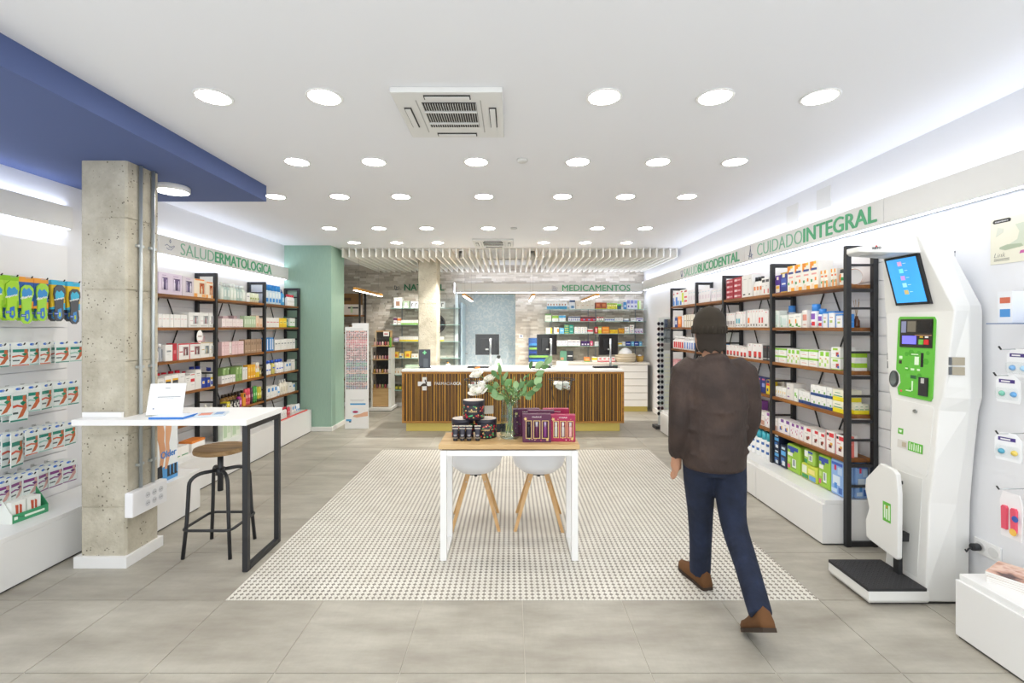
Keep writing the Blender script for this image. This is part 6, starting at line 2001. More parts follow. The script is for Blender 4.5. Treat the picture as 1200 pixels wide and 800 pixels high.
    'navyctn': D('#2f3a7a', 'navy carton', [(.15, .85, .4, .65, '#8f9ad0'), (.15, .85, .85, .95, '#d06a8a')]),
    'yelred': D('#ecd22e', 'yellow carton, red band', [(.1, .9, .6, .75, '#d8353f'), (.2, .6, .2, .4, '#3a4a8a'), (.1, .9, .78, 1, '#2f3a7a')]),
    'purplebox': D('#a05ab0', 'purple soap box', [(.1, .9, .5, .54, '#c08ad0'), (.2, .8, .7, .8, '#c9a0d4')]),
    'tealcap': D('#f0f1f1', 'white bottle with teal cap', [(-.3, .3, .5, .6, '#3f6ab0'), (-.3, .3, .2, .3, '#3f6ab0')], 'bottle', 'bottle', cap='#3fb0c4'),
    'paste': D('#f1f1f2', 'white toothpaste carton', [(.1, .5, .05, .6, '#3f7fd8'), (.5, .9, .05, .35, '#7fb4e8'), (.3, .7, .8, .9, '#d0485a')], 'toothpaste_box', 'carton'),
    'pasteg': D('#f1f2ee', 'white lime toothpaste carton', [(.5, .95, .2, .8, '#cfe03a'), (.05, .45, .05, .3, '#3f7fd8'), (.3, .7, .85, .93, '#c8303a')], 'toothpaste_box', 'carton'),
    'redlines': D('#f0eeec', 'white carton, red bars', [(.1, .9, .2, .3, '#d8353f'), (.1, .9, .45, .55, '#d8353f'), (.1, .9, .82, .9, '#c02a3a')], 'toothpaste_box', 'carton'),
    'palepack': D('#eceaee', 'pale mouth care carton', [(.2, .8, .3, .6, '#e0d6e0'), (.2, .8, .8, .86, '#c9dbe4')], 'toothpaste_box', 'carton'),
    'navypaste': D('#2a4a9a', 'navy toothpaste carton', [(.2, .8, .3, .7, '#e6ecf4')], 'toothpaste_box', 'carton'),
    'orangeb': D('#ee8a3a', 'orange carton', [(.2, .8, .3, .7, '#f4c08a')], 'toothpaste_box', 'carton'),
    'goldwht': D('#efece2', 'white carton, gold edge', [(.0, .15, 0, 1, '#a88a3a'), (.3, .8, .5, .55, '#4a4a40')], 'toothpaste_box', 'carton'),
    'redwash': D('#eeeaea', 'white mouthwash, red label', [(-.3, .3, .1, .55, '#d8353f')], 'bottle', 'bottle', cap='#efefef'),
    'pinkwash': D('#eceef2', 'white mouthwash, pink stripe', [(-.2, .0, .1, .6, '#c06ab0'), (.05, .25, .1, .6, '#4a8ad8')], 'bottle', 'bottle', cap='#efefef'),
    'pinkbox': D('#e6a8ae', 'pink carton', [(.2, .8, .4, .7, '#f0ccd0')]),
    # walls
    'babyblue': D('#e9edf0', 'white carton, blue lower half', [(.2, .6, .5, .7, '#a05a4a')], 'medicine_box', 'carton', bands=[(0, .4, '#3f9ac8')]),
    'navylid': D('#d9dee4', 'grey carton, navy lid', [(.2, .8, .1, .4, '#5a86b0')], 'medicine_box', 'carton', bands=[(.8, 1, '#2f4a7a')]),
    'creamctn': D('#ddd6ca', 'cream carton', [(.3, .7, .4, .5, '#c9b09a')], 'medicine_box', 'carton'),
    'rust': D('#a8502f', 'rust brown pack', [(.2, .8, .4, .8, '#c97a4a')], 'medicine_box', 'carton', bands=[(0, .15, '#c9b83a')]),
    'yelcap': D('#ece23a', 'yellow jar, green lid', [(-.3, .3, .5, .7, '#f4f0c0')], 'jar', 'jar', cap='#9fc04a'),
    'greendark': D('#3a6a5a', 'dark green pack, lime top', [(.2, .8, .1, .4, '#3a4a8a')], 'medicine_box', 'carton', bands=[(.75, 1, '#5fd05a')]),
    'smallblue': D('#3f86c8', 'small blue pack', [(.2, .8, .3, .6, '#c9dcec')], 'medicine_box', 'carton'),
    'lilacwht': D('#dfe0f0', 'lilac white carton', [(.1, .9, .6, .95, '#8f9ad8'), (.3, .7, .2, .4, '#5a62b0')], 'medicine_box', 'carton'),
    'limeedge': D('#e4f0c9', 'lime white carton', [(.0, .3, 0, 1, '#a9d83a')], 'medicine_box', 'carton'),
    'greentop': D('#dfe4d6', 'white carton, dark green top', [(.2, .8, .4, .5, '#a9b49a')], 'medicine_box', 'carton', bands=[(.8, 1, '#5a8a3a')]),
    'limetop': D('#e9ece4', 'white carton, lime top half', [], 'medicine_box', 'carton', bands=[(.5, .95, '#93c83a')]),
    'bluetop': D('#e9eef2', 'white carton, blue top', [], 'medicine_box', 'carton', bands=[(.55, .95, '#4fa6dc')]),
    'navywht': D('#e4e6ec', 'white carton, navy top', [(.3, .7, .15, .5, '#5a6ac0')], 'medicine_box', 'carton', bands=[(.7, .95, '#4a5a80')]),
    'redblack': D('#c42a3c', 'red carton, black top', [(.5, .9, .2, .5, '#8a9ad0')], 'medicine_box', 'carton', bands=[(.65, .95, '#3a3038')]),
    'whitgrn': D('#eceae8', 'white bottle, green foot', [(-.3, .3, 0, .15, '#3f8a4a')], 'jar', 'jar', cap='#b03a3a'),
    'bluewht': D('#edf0f4', 'white carton, blue middle', [(.1, .9, .3, .65, '#4a6ac0')], 'medicine_box', 'carton'),
    'plainmed': D('#edeeee', 'plain white medicine carton', [(.3, .7, .5, .6, '#c9a0a0')], 'medicine_box', 'carton'),
    'bluefoot': D('#e9eef4', 'white carton, blue foot', [], 'medicine_box', 'carton', bands=[(0, .3, '#3f6ac0')]),
    'purplewht': D('#e4e0ec', 'white carton, purple lettering', [(.1, .9, .55, .75, '#6a5ab0'), (.3, .6, .05, .3, '#4a3a90')], 'medicine_box', 'carton'),
    'yelside': D('#efece0', 'white carton, yellow side', [(.7, 1, 0, 1, '#f0d02e'), (.2, .6, .4, .5, '#a9b0b4')], 'medicine_box', 'carton'),
    'orside': D('#efebe4', 'white carton, orange side', [(.6, 1, .2, .8, '#ee9a4a')], 'medicine_box', 'carton'),
    'skyb': D('#6ab4e0', 'light blue carton', [(.2, .8, .4, .6, '#bfe0f2')], 'medicine_box', 'carton'),
    'grnyel': D('#3f9a86', 'green carton, yellow bands', [], 'medicine_box', 'carton', bands=[(.3, .5, '#e9d23a')]),
    'tealc': D('#2f9a8a', 'teal carton', [(.2, .8, .4, .6, '#a0d8cc')], 'medicine_box', 'carton'),
    'dotwht': D('#ecebe8', 'white carton, coloured dots', [(.4, .6, .7, .8, '#4a8ad0'), (.4, .6, .4, .5, '#4aa05a'), (.4, .6, .15, .25, '#4a8ad0')], 'medicine_box', 'carton'),
    'redwht': D('#ece4e2', 'white carton, red band', [], 'medicine_box', 'carton', bands=[(.4, .75, '#d8353f')]),
    'redmed': D('#cf2f3c', 'red medicine carton', [(.2, .8, .2, .8, '#ecc4c4')], 'medicine_box', 'carton'),
    'yelgrn2': D('#efe8b0', 'cream carton, yellow foot', [], 'medicine_box', 'carton', bands=[(0, .5, '#e4da2e'), (.8, 1, '#8aa86a')]),
    'orangemed': D('#e88a24', 'orange medicine carton', [(.1, .9, .3, .7, '#f4b85a')], 'medicine_box', 'carton'),
    'yelmed': D('#f0c81f', 'yellow medicine carton', [(.2, .8, .3, .6, '#d8a41f')], 'medicine_box', 'carton'),
    'ambermed': D('#d8921f', 'amber medicine carton', [(.1, .9, .4, .6, '#f4d03a')], 'medicine_box', 'carton'),
    'multiwht': D('#efefee', 'white carton, rainbow marks', [(.15, .35, .5, .65, '#d84a4a'), (.4, .55, .5, .65, '#4a8ad0'), (.6, .8, .5, .65, '#4aa05a'), (.3, .6, .15, .25, '#e9b03a')], 'medicine_box', 'carton'),
    'lilacmed': D('#d9d4e6', 'pale lilac medicine carton', [(.2, .6, .3, .5, '#7a6ab8'), (.5, .8, .1, .3, '#d86a8a')], 'medicine_box', 'carton'),
    'purpdot': D('#eceaec', 'white carton, purple dots', [(.2, .45, .6, .8, '#4a3a6a'), (.5, .75, .15, .3, '#6a5a8a')], 'medicine_box', 'carton'),
    'purpline': D('#ece9ea', 'white carton, mauve stripe', [(.1, .9, .62, .72, '#6a5a80'), (.2, .5, .2, .3, '#c0a0b8')], 'medicine_box', 'carton'),
    'purpmed': D('#4a2f6a', 'purple medicine carton', [(.2, .8, .15, .45, '#e0d4e4')], 'medicine_box', 'carton'),
    'pinkmed': D('#d85a80', 'pink medicine carton', [(.2, .7, .2, .6, '#f4d0dc')], 'medicine_box', 'carton'),
    'navymed': D('#24409c', 'navy medicine carton', [(.1, .9, .4, .55, '#e6ecf4')], 'medicine_box', 'carton'),
    'yelhalf': D('#ecebe8', 'white carton, yellow lid', [], 'medicine_box', 'carton', bands=[(.35, .85, '#edcf2e')]),
    'redbox': D('#ece6e4', 'white carton, red foot', [(.3, .8, .5, .75, '#d8353f')], 'medicine_box', 'carton', bands=[(0, .2, '#c8303a')]),
    'orangebox': D('#e88a4a', 'orange box, green foot', [(.2, .8, .4, .7, '#f0b07a')], 'medicine_box', 'carton', bands=[(0, .2, '#7ab04a')]),
    'eggbox': D('#d9dcd8', 'white box, brown egg picture', [(.25, .75, .2, .65, '#8a6a58'), (.3, .7, .75, .85, '#8f9a94')], 'gift_box', 'gift box'),
    'pyrbox': D('#8fa08a', 'green box, white cone picture', [(.2, .8, .1, .35, '#efece4'), (.35, .65, .35, .75, '#efece4')], 'gift_box', 'gift box'),
    'blkbox': D('#dcdfe0', 'white box, black picture', [(.2, .4, .2, .75, '#3a3a3e'), (.4, .75, .6, .75, '#3a3a3e')], 'gift_box', 'gift box'),
    'purptop': D('#e9e2e0', 'white carton, purple top', [(.2, .8, .3, .4, '#a07a8a')], 'medicine_box', 'carton', bands=[(.6, .95, '#6a3a5a')]),
    'ortop': D('#e9e2da', 'white carton, orange top', [(.2, .8, .3, .4, '#c09a7a')], 'medicine_box', 'carton', bands=[(.55, .9, '#d8763a')]),
    'grnfoot': D('#e9e9e4', 'small white carton, green foot', [], 'medicine_box', 'carton', bands=[(0, .35, '#8ab84a')]),
    'lilacbar': D('#b8a4c0', 'flat lilac carton', [(.2, .8, .4, .6, '#e4dce8')], 'medicine_box', 'carton'),
    'yelfoot': D('#ebe8e4', 'small white carton, yellow foot', [], 'medicine_box', 'carton', bands=[(0, .35, '#e4c62e')]),
    'yelor': D('#e9c24a', 'yellow carton, orange picture', [(.3, .8, .2, .6, '#d8762e')], 'medicine_box', 'carton'),
    'bluyel': D('#e4dcc0', 'cream carton, blue picture', [(.1, .6, .1, .4, '#3a5a86'), (.5, .9, .5, .9, '#e2b83a')], 'medicine_box', 'carton'),
    'tan3': D('#e2dcd2', 'pale carton, tan picture', [(.3, .7, .25, .55, '#c8a070')], 'medicine_box', 'carton'),
    'olivejar': D('#6a6a2e', 'olive jar, dark lid', [(-.3, .3, .2, .6, '#c8b83a')], 'jar', 'jar', cap='#2e2e22'),
    'greencos': D('#dfe6d6', 'pale green leaf box', [(.1, .5, .1, .9, '#b9cfae'), (.55, .9, .3, .7, '#c9dabf')], 'gift_box', 'gift box'),
    'whitgold': D('#efece8', 'white soap box, green line', [(.1, .9, .1, .2, '#4f9a6a')]),
    'orangetop': D('#efede8', 'white box, orange top', [(.1, .9, .2, .3, G_)], bands=[(.8, 1, '#e88a3a')]),
}

mesh_cache = {}


def carton_meshes(key, w, d, h):
    k = (key, round(w, 3), round(d, 3), round(h, 3))
    if k in mesh_cache:
        return mesh_cache[k]
    s = DS[key]
    B = M(s['base'], 0.45)
    mb = MB().box(-w / 2, w / 2, 0, d, 0, h, B)
    e = 0.0006
    for z0, z1, c in s['bands']:
        mb.box(-w / 2 - e, w / 2 + e, -e, d, h * z0, h * z1 + (e if z1 >= 1 else 0), M(c, 0.45))
    for i, (x0, x1, z0, z1, c) in enumerate(s['decals']):
        q = e * 1.6 + 0.0002 * i
        mb.quad([(-w / 2 + w * x0, -q, h * z0), (-w / 2 + w * x1, -q, h * z0), (-w / 2 + w * x1, -q, h * z1), (-w / 2 + w * x0, -q, h * z1)], M(c, 0.45))
    win = None
    if s['window']:
        bgc, prods = s['window']
        x0, x1 = (.3, .82) if s['decals'][0][1] > .5 else (.46, .9)
        z0, z1 = (.2, .78) if key.startswith(('lil', 'cre')) else (.25, .78)
        wb_ = MB()
        f = 0.004
        a, b, c_, dd = -w / 2 + w * x0, -w / 2 + w * x1, h * z0, h * z1
        wb_.box(a, b, -0.0012, -0.0009, c_, dd, M(bgc, 0.25))
        n = len(prods)
        for i, pc in enumerate(prods):
            xx = a + (b - a) * (i + .5) / n
            r = (b - a) / n * .36
            hh = (dd - c_) * (.9, .7, .82)[i % 3]
            wb_.lathe([(r, 0), (r, hh * .65), (r * .6, hh * .72), (r * .6, hh), (0, hh)], M(pc, .3), 8, c=(xx, -0.001, c_ + .002), sy=.35)
        for (p, q_, r_, t_) in ((a - f, b + f, c_ - f, c_), (a - f, b + f, dd, dd + f), (a - f, a, c_, dd), (b, b + f, c_, dd)):
            wb_.box(p, q_, -0.0055, -0.0012, r_, t_, B)
        win = wb_.mesh('window')
    mesh_cache[k] = (mb.mesh(key), win)
    return mesh_cache[k]


def bottle_meshes(key, w, h):
    k = (key, round(w, 3), round(h, 3))
    if k in mesh_cache:
        return mesh_cache[k]
    s = DS[key]
    r = w / 2
    kind = s['name']
    if kind == 'jar':
        prof, zc, cr, ch = [(r * .96, 0), (r, .06 * h), (r, .72 * h), (r * .9, .76 * h)], .76 * h, r * .97, .24 * h
    elif kind == 'tube':
        prof, zc, cr, ch = [(r * .9, .2 * h), (r, .24 * h), (r * .95, .7 * h), (r * .75, h)], 0.0, r * .88, .2 * h
    else:
        prof, zc, cr, ch = [(r * .96, 0), (r, .03 * h), (r, .62 * h), (r * .8, .72 * h), (r * .42, .78 * h), (r * .42, .8 * h)], .8 * h, r * (.62 if h > .1 else .7), .2 * h
        if key in ('spray', 'tealcap', 'blueb'):
            prof, zc, cr, ch = [(r * .96, 0), (r, .03 * h), (r, .66 * h), (r * .9, .7 * h)], .7 * h, r * .86, .3 * h
    mb = MB().lathe(prof, M(s['base'], 0.3), 12)
    for i, (x0, x1, z0, z1, c) in enumerate(s['decals']):
        R = r * 1.012 + 0.0003 + 0.0002 * i
        if kind == 'tube':
            z0, z1 = .25 + z0 * .6, .25 + z1 * .6
        vs, fs = [], []
        n = 5
        for q in range(n + 1):
            a = -PI / 2 + (x0 + (x1 - x0) * q / n) * 2.4
            vs += [(R * math.cos(a), R * math.sin(a), h * z0), (R * math.cos(a), R * math.sin(a), h * z1)]
        for q in range(n):
            fs.append((q * 2, q * 2 + 2, q * 2 + 3, q * 2 + 1))
        mb.add(vs, fs, M(c, 0.4))
    cm = MB()
    if key in ('pump', 'bluepump', 'bluelabel') and kind == 'bottle':
        cm.lathe([(cr * .5, 0), (cr * .5, ch * .4), (cr * .2, ch * .45), (cr * .2, ch), (0, ch)], M(s['cap'], .35), 10).box(-cr * 1.2, cr * .3, -cr * .2, cr * .2, ch * .8, ch, M(s['cap'], .35))
    else:
        cm.lathe([(cr, 0), (cr * .93, ch), (0, ch)], M(s['cap'], .35), 12)
    mesh_cache[k] = (mb.mesh(key), cm.mesh('cap'), zc)
    return mesh_cache[k]


def wc(s):
    return len(s.split())


rp = random.Random(17)
counter_ = {}


def place(key, loc, rz, w, d, h, label, group):
    s = DS[key]
    if s['cap']:
        r = min(w, 0.075 if s['name'] != 'jar' else 0.12)
        body_, cap_, zc = bottle_meshes(key, r, h)
        o = obj(s['name'], body_, None, (loc[0], loc[1], loc[2] + 0.0005), rz)
        off = Vector((0, r / 2, 0))
        off.rotate(Matrix.Rotation(rz, 3, 'Z'))
        o.location += off
        obj('cap', cap_, o, (0, 0, zc))
    else:
        me, win = carton_meshes(key, w, d, h)
        o = obj(s['name'], me, None, (loc[0], loc[1], loc[2] + 0.0005), rz + rp.uniform(-.012, .012))
        if s['name'] == 'pad_pack':
            bv = o.modifiers.new('bevel', 'BEVEL')
            bv.width, bv.segments, bv.limit_method = 0.018, 3, 'ANGLE'
        if win:
            obj('window', win, o)
    return tag(o, label, s['cat'], group)


SHN = ['top shelf', 'second shelf', 'third shelf', 'fourth shelf', 'fifth shelf']


def row(side, z, runs, where, xf=None, back=0.0):
    """runs: (design, image start, image end, how many, height[, stacked, depth, set back]) from left to right"""
    for run in runs:
        key, p0, p1, n, h = run[:5]
        st = run[5] if len(run) > 5 else 1
        dep = run[6] if len(run) > 6 and run[6] else None
        sb = run[7] if len(run) > 7 else 0.0
        s = DS[key]
        if side == 'R':
            X = xf or 2.462
            u0, u1 = X * 550 / (p0 - 599), X * 550 / (p1 - 599)
        elif side == 'L':
            X = xf or -3.256
            u0, u1 = X * 550 / (p0 - 599), X * 550 / (p1 - 599)
        else:
            X = xf or 9.26
            u0, u1 = (p0 - 599) * X / 550, (p1 - 599) * X / 550
        if side in 'RL':
            ys_ = RY if side == 'R' else LY
            um = (u0 + u1) / 2
            for ya, yb in zip(ys_[:-1], ys_[1:]):
                if ya < um < yb:
                    u0, u1 = [min(max(q, ya + .0205), yb - .0205) for q in (u0, u1)]
        wd = abs(u1 - u0) / n
        sgn = 1 if u1 > u0 else -1
        for i in range(n):
            u = u0 + sgn * wd * (i + .5)
            counter_[where] = counter_.get(where, 0) + 1
            nth = ORD[min(counter_[where] - 1, len(ORD) - 1)]
            w = wd - 0.0035
            d = dep or min(0.15, max(0.05, wd * 1.1))
            j = rp.uniform(0, 0.006) + sb
            for q in range(st):
                pre = '' if st == 1 else (('lower ', 'upper ') if st == 2 else ('lowest ', 'second lowest ', 'second uppermost ', 'uppermost '))[q]
                lab = f"{pre}{s['look']}, {nth} from left, {where}"
                if side == 'R':
                    loc, rz = (X + j, u, z + q * (h + .0012)), -PI / 2
                elif side == 'L':
                    loc, rz = (X - j, u, z + q * (h + .0012)), PI / 2
                else:
                    loc, rz = (u, X + j, z + q * (h + .0012)), 0
                place(key, loc, rz, w, d, h, lab, f"{s['look']}s, {where}")


def bay(side, name, rows_, xf=None):
    for i, runs in enumerate(rows_):
        row(side, SHELF_Z[i], runs, f'{SHN[i]}, {name}')


bay('L', 'rack bay behind column', [
    [('lilac', 186, 199, 1, .2), ('lilac', 199, 214, 1, .2), ('lilac2', 214, 227.5, 1, .195), ('cream', 227.5, 241, 1, .19), ('cream', 241, 253, 1, .175)],
    [('whitebx', 186, 220, 8, .125), ('whitewin', 221, 233.5, 1, .155), ('whitewin', 233.5, 245, 1, .155), ('whitewin', 245, 254, 1, .155)],
    [('redcapb', 183, 187.5, 1, .14), ('silverb', 188, 193, 1, .165), ('whitectn', 193.5, 202.5, 1, .155), ('redctn', 203, 208, 1, .165), ('redwin', 208.5, 221.5, 1, .16), ('redwin', 221.5, 235, 1, .16), ('goldwin', 235, 246, 1, .16), ('goldwin', 246, 254, 1, .155)],
    [('tallwhite', 185, 193, 1, .16), ('shield', 193.5, 201.5, 1, .18), ('shield', 201.5, 210, 1, .185), ('redcorner', 210, 217, 1, .185), ('tallwhite', 217, 223, 1, .155), ('redlabel', 223, 229, 1, .17), ('tallwhite', 229, 236, 1, .2), ('sunblue', 236, 242, 1, .095), ('sunblue', 242, 247, 1, .1), ('yelsmall', 247, 254, 1, .095)],
    [('fruit', 200, 217.5, 1, .1), ('fruit2', 218.5, 234, 1, .09), ('pump', 242, 248, 1, .13), ('pump', 248, 254, 1, .135)],
])
row('L', SHELF_Z[3], [('redcapb', 186, 193, 1, .2), ('redcapb', 193, 200, 1, .2), ('redcapb', 201, 208, 1, .205), ('redcapb', 209, 216, 1, .205), ('redcapb', 217, 222, 1, .185), ('bluecap', 225, 232, 1, .225), ('bluecap', 233, 239, 1, .22), ('bluecap', 240, 245, 1, .2), ('bluecap', 246, 251, 1, .19)], 'back of fourth shelf, bay behind column', xf=-3.345)
bay('L', "left rack's middle bay", [
    [('paleb', 260, 263.5, 1, .2), ('paleb2', 263.5, 271, 2, .19), ('paleb', 271, 278, 2, .195), ('paleb2', 278, 285, 2, .185), ('paleb', 285, 288.5, 1, .19), ('whitectn', 289, 293, 1, .11), ('oliveb', 293.5, 305, 4, .12)],
    [('pinkwht', 260, 285, 6, .1), ('greenctn', 286.5, 300, 5, .14), ('peach', 300.5, 304, 1, .15), ('peach', 304, 308, 1, .115)],
    [('pinkctn', 260, 269, 3, .155), ('pinkwht', 269, 272, 1, .15), ('pinkctn', 272, 286, 4, .155), ('kraft', 287, 307, 6, .17)],
    [('whitectn', 260, 276, 5, .085), ('greentex', 277, 284, 2, .165), ('tallwhite', 284.5, 290, 2, .15), ('orange', 291, 299.5, 3, .17), ('yelwht', 300, 304, 2, .19), ('darktan', 304.5, 307.5, 1, .16)],
    [('bwjar', 260, 266, 2, .09), ('yelbw', 266, 270, 1, .1), ('bwjar', 270, 281, 3, .1), ('magenta', 281.5, 285, 1, .16), ('amber', 285, 288, 1, .155), ('coral', 288.5, 294.5, 2, .2), ('plum', 295, 297.5, 1, .2), ('greentube', 298, 302, 2, .21), ('lemontube', 302.5, 307.5, 2, .19)],
])
row('L', SHELF_Z[1], [('mauve', 261, 268, 2, .13), ('mauve', 274, 278, 1, .14)], 'back of second shelf, middle bay', xf=-3.34)
row('L', SHELF_Z[3], [('greentex', 261, 284, 5, .165)], 'back of fourth shelf, middle bay', xf=-3.34)
row('L', SHELF_Z[4], [('bronze', 262, 288, 7, .17)], 'back of fifth shelf, middle bay', xf=-3.34)
bay('L', 'rack bay by green wall', [
    [('blueb', 312.5, 330.5, 5, .26), ('bluepump', 331, 335, 1, .22), ('redcap2', 337.5, 346, 4, .165)],
    [('whtred2', 312.5, 327, 4, .13), ('yellow', 327.5, 336, 2, .13), ('teal', 336, 339, 1, .16), ('whtgreen', 339.5, 346, 2, .135)],
    [('bluectn', 312.5, 321, 3, .18), ('whitectn', 322, 346, 7, .15)],
    [('whiteblue', 312.5, 319, 2, .19), ('olivel', 319.5, 323.5, 1, .19), ('whiteblue', 324.5, 333, 3, .19), ('whtblue', 334, 341, 2, .13), ('tallwhite', 341.5, 346, 2, .16)],
    [('whtblue', 312.5, 325, 3, .16), ('bluelabel', 326, 329, 1, .13), ('pump', 329.5, 338, 3, .21), ('whitectn', 338.5, 342, 1, .15), ('whtblue', 342.5, 346, 1, .12)],
])
row('L', 0.3405, [('whitgold', 202, 222, 2, .1, 1, .1), ('orangetop', 225, 241, 1, .11, 1, .13), ('greencos', 261, 271, 1, .22, 1, .1), ('greencos', 271.5, 282, 1, .2, 1, .1)], 'left plinth behind the stool', xf=-3.19)
row('L', 0.3405, [('bluelabel', 322, 330, 4, .14), ('redcap2', 331, 337, 3, .15), ('coral', 338, 341, 2, .13), ('whtblue', 342, 347, 2, .14), ('bluelabel', 347.5, 352, 3, .13)], 'left plinth by green wall', xf=-3.12)
t = thing('acrylic_tray', 'clear tray edge around the tubes on the plinth by the green wall', 'tray', (-3.1, 6.2, 0.3405))
MB().box(0.0, 0.02, 0, 0.9, 0, 0.012, M('#d8453a', .4)).box(0.0, 0.004, 0, 0.9, 0.0125, 0.05, ACRYL).build('front_lip', t)
# shelf talker and picture box on the left rack
t = thing('shelf_talker', 'round white shelf sign hanging below the second shelf behind the column', 'sign', (-3.212, 5.0 - 0.16, 1.50), PI / 2)
MB().disc((0, 0, 0), .05, .068, M('#f1efed', .4), n=24).lathe([(0, 0)], WHITE, 3).build('disc', t) if False else None
dk = MB()
dk.prism([(.048 * math.cos(a * PI / 12), .066 * math.sin(a * PI / 12)) for a in range(24)], -0.002, 0.0, M('#f1efed', .4), 'xz')
dk.build('disc', t)
MB().box(-.03, .03, -0.003, -0.0021, -.05, -.042, M('#c8505a')).box(-.028, .028, -0.003, -0.0021, -.005, .012, M('#b9a9a4')).build('print', t)
row('L', SHELF_Z[2], [('pinkctn', 237, 245, 1, .225, 1, .05)], 'back of third shelf, bay behind column', xf=-3.345)

bay('R', 'bay beside the kiosk', [
    [('purple', 905.5, 914, 1, .165), ('bluegold', 914.5, 922, 1, .18), ('vit', 922.5, 959, 4, .225), ('vitsm', 961, 969.5, 2, .135), ('vitsm', 973, 980, 2, .135), ('tub', 981.5, 988, 1, .12)],
    [('mint', 904.5, 913, 1, .155), ('mint', 913.5, 922.5, 1, .11), ('tri', 923.5, 931, 1, .115), ('tri', 931, 939, 1, .12), ('pinkface', 940, 946, 1, .145), ('spray', 947.5, 955, 1, .19), ('spray', 956, 962.5, 1, .15), ('blueedge', 963, 969, 1, .12), ('blueedge', 970, 978, 1, .125), ('blueedge', 979, 987, 1, .1)],
    [('lime', 904.5, 912, 1, .064, 2), ('lime', 912.5, 921, 1, .065, 2), ('limetall', 921.5, 937, 3, .13), ('lime', 937.5, 947, 1, .068, 2), ('lime', 947.5, 958, 1, .069, 2), ('limetall', 958.5, 972, 2, .135), ('limebig', 973, 984, 1, .085, 2)],
    [('yeldot', 904.5, 921, 5, .095), ('greywht', 921.5, 929.5, 1, .072, 2), ('greendot', 930, 935, 1, .11), ('navyband', 935.5, 949, 3, .1), ('navyband', 949.5, 974.5, 4, .087, 2), ('yelgreen', 975, 988, 1, .085, 2)],
    [('brownfoot', 904.5, 911, 2, .115), ('violet', 911.5, 925, 2, .125), ('violet2', 926, 941, 3, .12), ('redtop', 942, 950.5, 1, .13), ('redtop', 951, 958.5, 1, .13), ('redtop', 959, 966, 1, .125), ('redtop2', 967.5, 977.5, 1, .16), ('redtop2', 978.5, 988.5, 1, .155)],
])
# goods seen through the end frame of the rack, and behind the front rows
row('R', SHELF_Z[0], [('vitdisp', 922, 935, 1, .24, 1, .06)], 'back of top shelf beside kiosk', xf=2.58)
row('R', SHELF_Z[1], [('spray', 916, 926, 1, .2), ('bluebox', 953, 972, 1, .13, 1, .06)], 'back of second shelf beside kiosk', xf=2.56)
row('R', SHELF_Z[3], [('greywht', 899, 930, 5, .14)], 'back of fourth shelf beside kiosk', xf=2.57)
# stacked along the end frame, seen through it
def endpile(key, x0, x1, n, z, h, st, lab, y=3.46, d=0.1):
    for i in range(n):
        w = (x1 - x0) / n
        for q in range(st):
            pre = '' if st == 1 else ('lower ', 'upper ', 'uppermost ')[q]
            place(key, (x0 + w * (i + .5), y, z + q * (h + .001)), 0, w - .003, d, h, f"{pre}{DS[key]['look']}, {ORD[i]} from left, {lab}", f"{DS[key]['look']}s, {lab}")


endpile('limeband', 2.535, 2.625, 2, SHELF_Z[2], .075, 2, 'seen through the rack end frame')
endpile('yelgreen', 2.53, 2.64, 3, SHELF_Z[3], .075, 1, 'seen through the rack end frame')
endpile('salmon', 2.475, 2.53, 1, SHELF_Z[4], .155, 1, 'seen through the rack end frame')
endpile('bluebox', 2.475, 2.53, 1, SHELF_Z[1], .1, 1, 'seen through the rack end frame')
t = thing('reed_diffuser', 'small brown bottle with reed sticks at the end of the second shelf', 'diffuser', (2.575, 3.5, SHELF_Z[1] + 0.0005))
MB().lathe([(.02, 0), (.022, .01), (.022, .05), (.01, .07), (.01, .085), (0, .085)], M('#5a3420', .2), 12).build('bottle', t)
for k in range(5):
    MB().cyl((0, 0, .08), (.02 * math.cos(k * 1.3), .015 * math.sin(k * 1.3), .19 + .006 * k), .0015, M('#b08a5a'), n=5).build('reed', t)
t = thing('round_tin', 'round brown tin standing on edge at the end of the top shelf', 'tin', (2.54, 3.47, SHELF_Z[0] + 0.0005))
MB().cyl((0, 0, .06), (0, .08, .06), .06, M('#c9793a', .4), n=24).cyl((0, -.004, .06), (0, 0, .06), .056, M('#f0ece6', .4), n=24).build('body', t)
row('R', 0.3305, [('blkblue', 902, 913, 1, .14, 2, .12), ('blkblue', 914, 921, 1, .2, 1, .12), ('greenpad', 921, 936.5, 1, .24, 1, .15), ('yelpad', 938, 957, 1, .13, 1, .15), ('greenpad', 958, 972, 1, .26, 1, .15), ('bluepad', 972.5, 989.5, 1, .27, 1, .075)], 'plinth beside the kiosk', xf=2.452)
place('greenpad2', (2.452, 2.452 * 550 / (947.5 - 599), 0.3305 + .131), -PI / 2, .133, .15, .125, 'green and white pad pack lying upon the yellow green pack beside the kiosk', 'pad packs beside the kiosk')
endpile('bluepad', 2.535, 2.64, 1, 0.3305, .27, 1, 'on plinth behind the end frame', d=0.09, y=3.46)

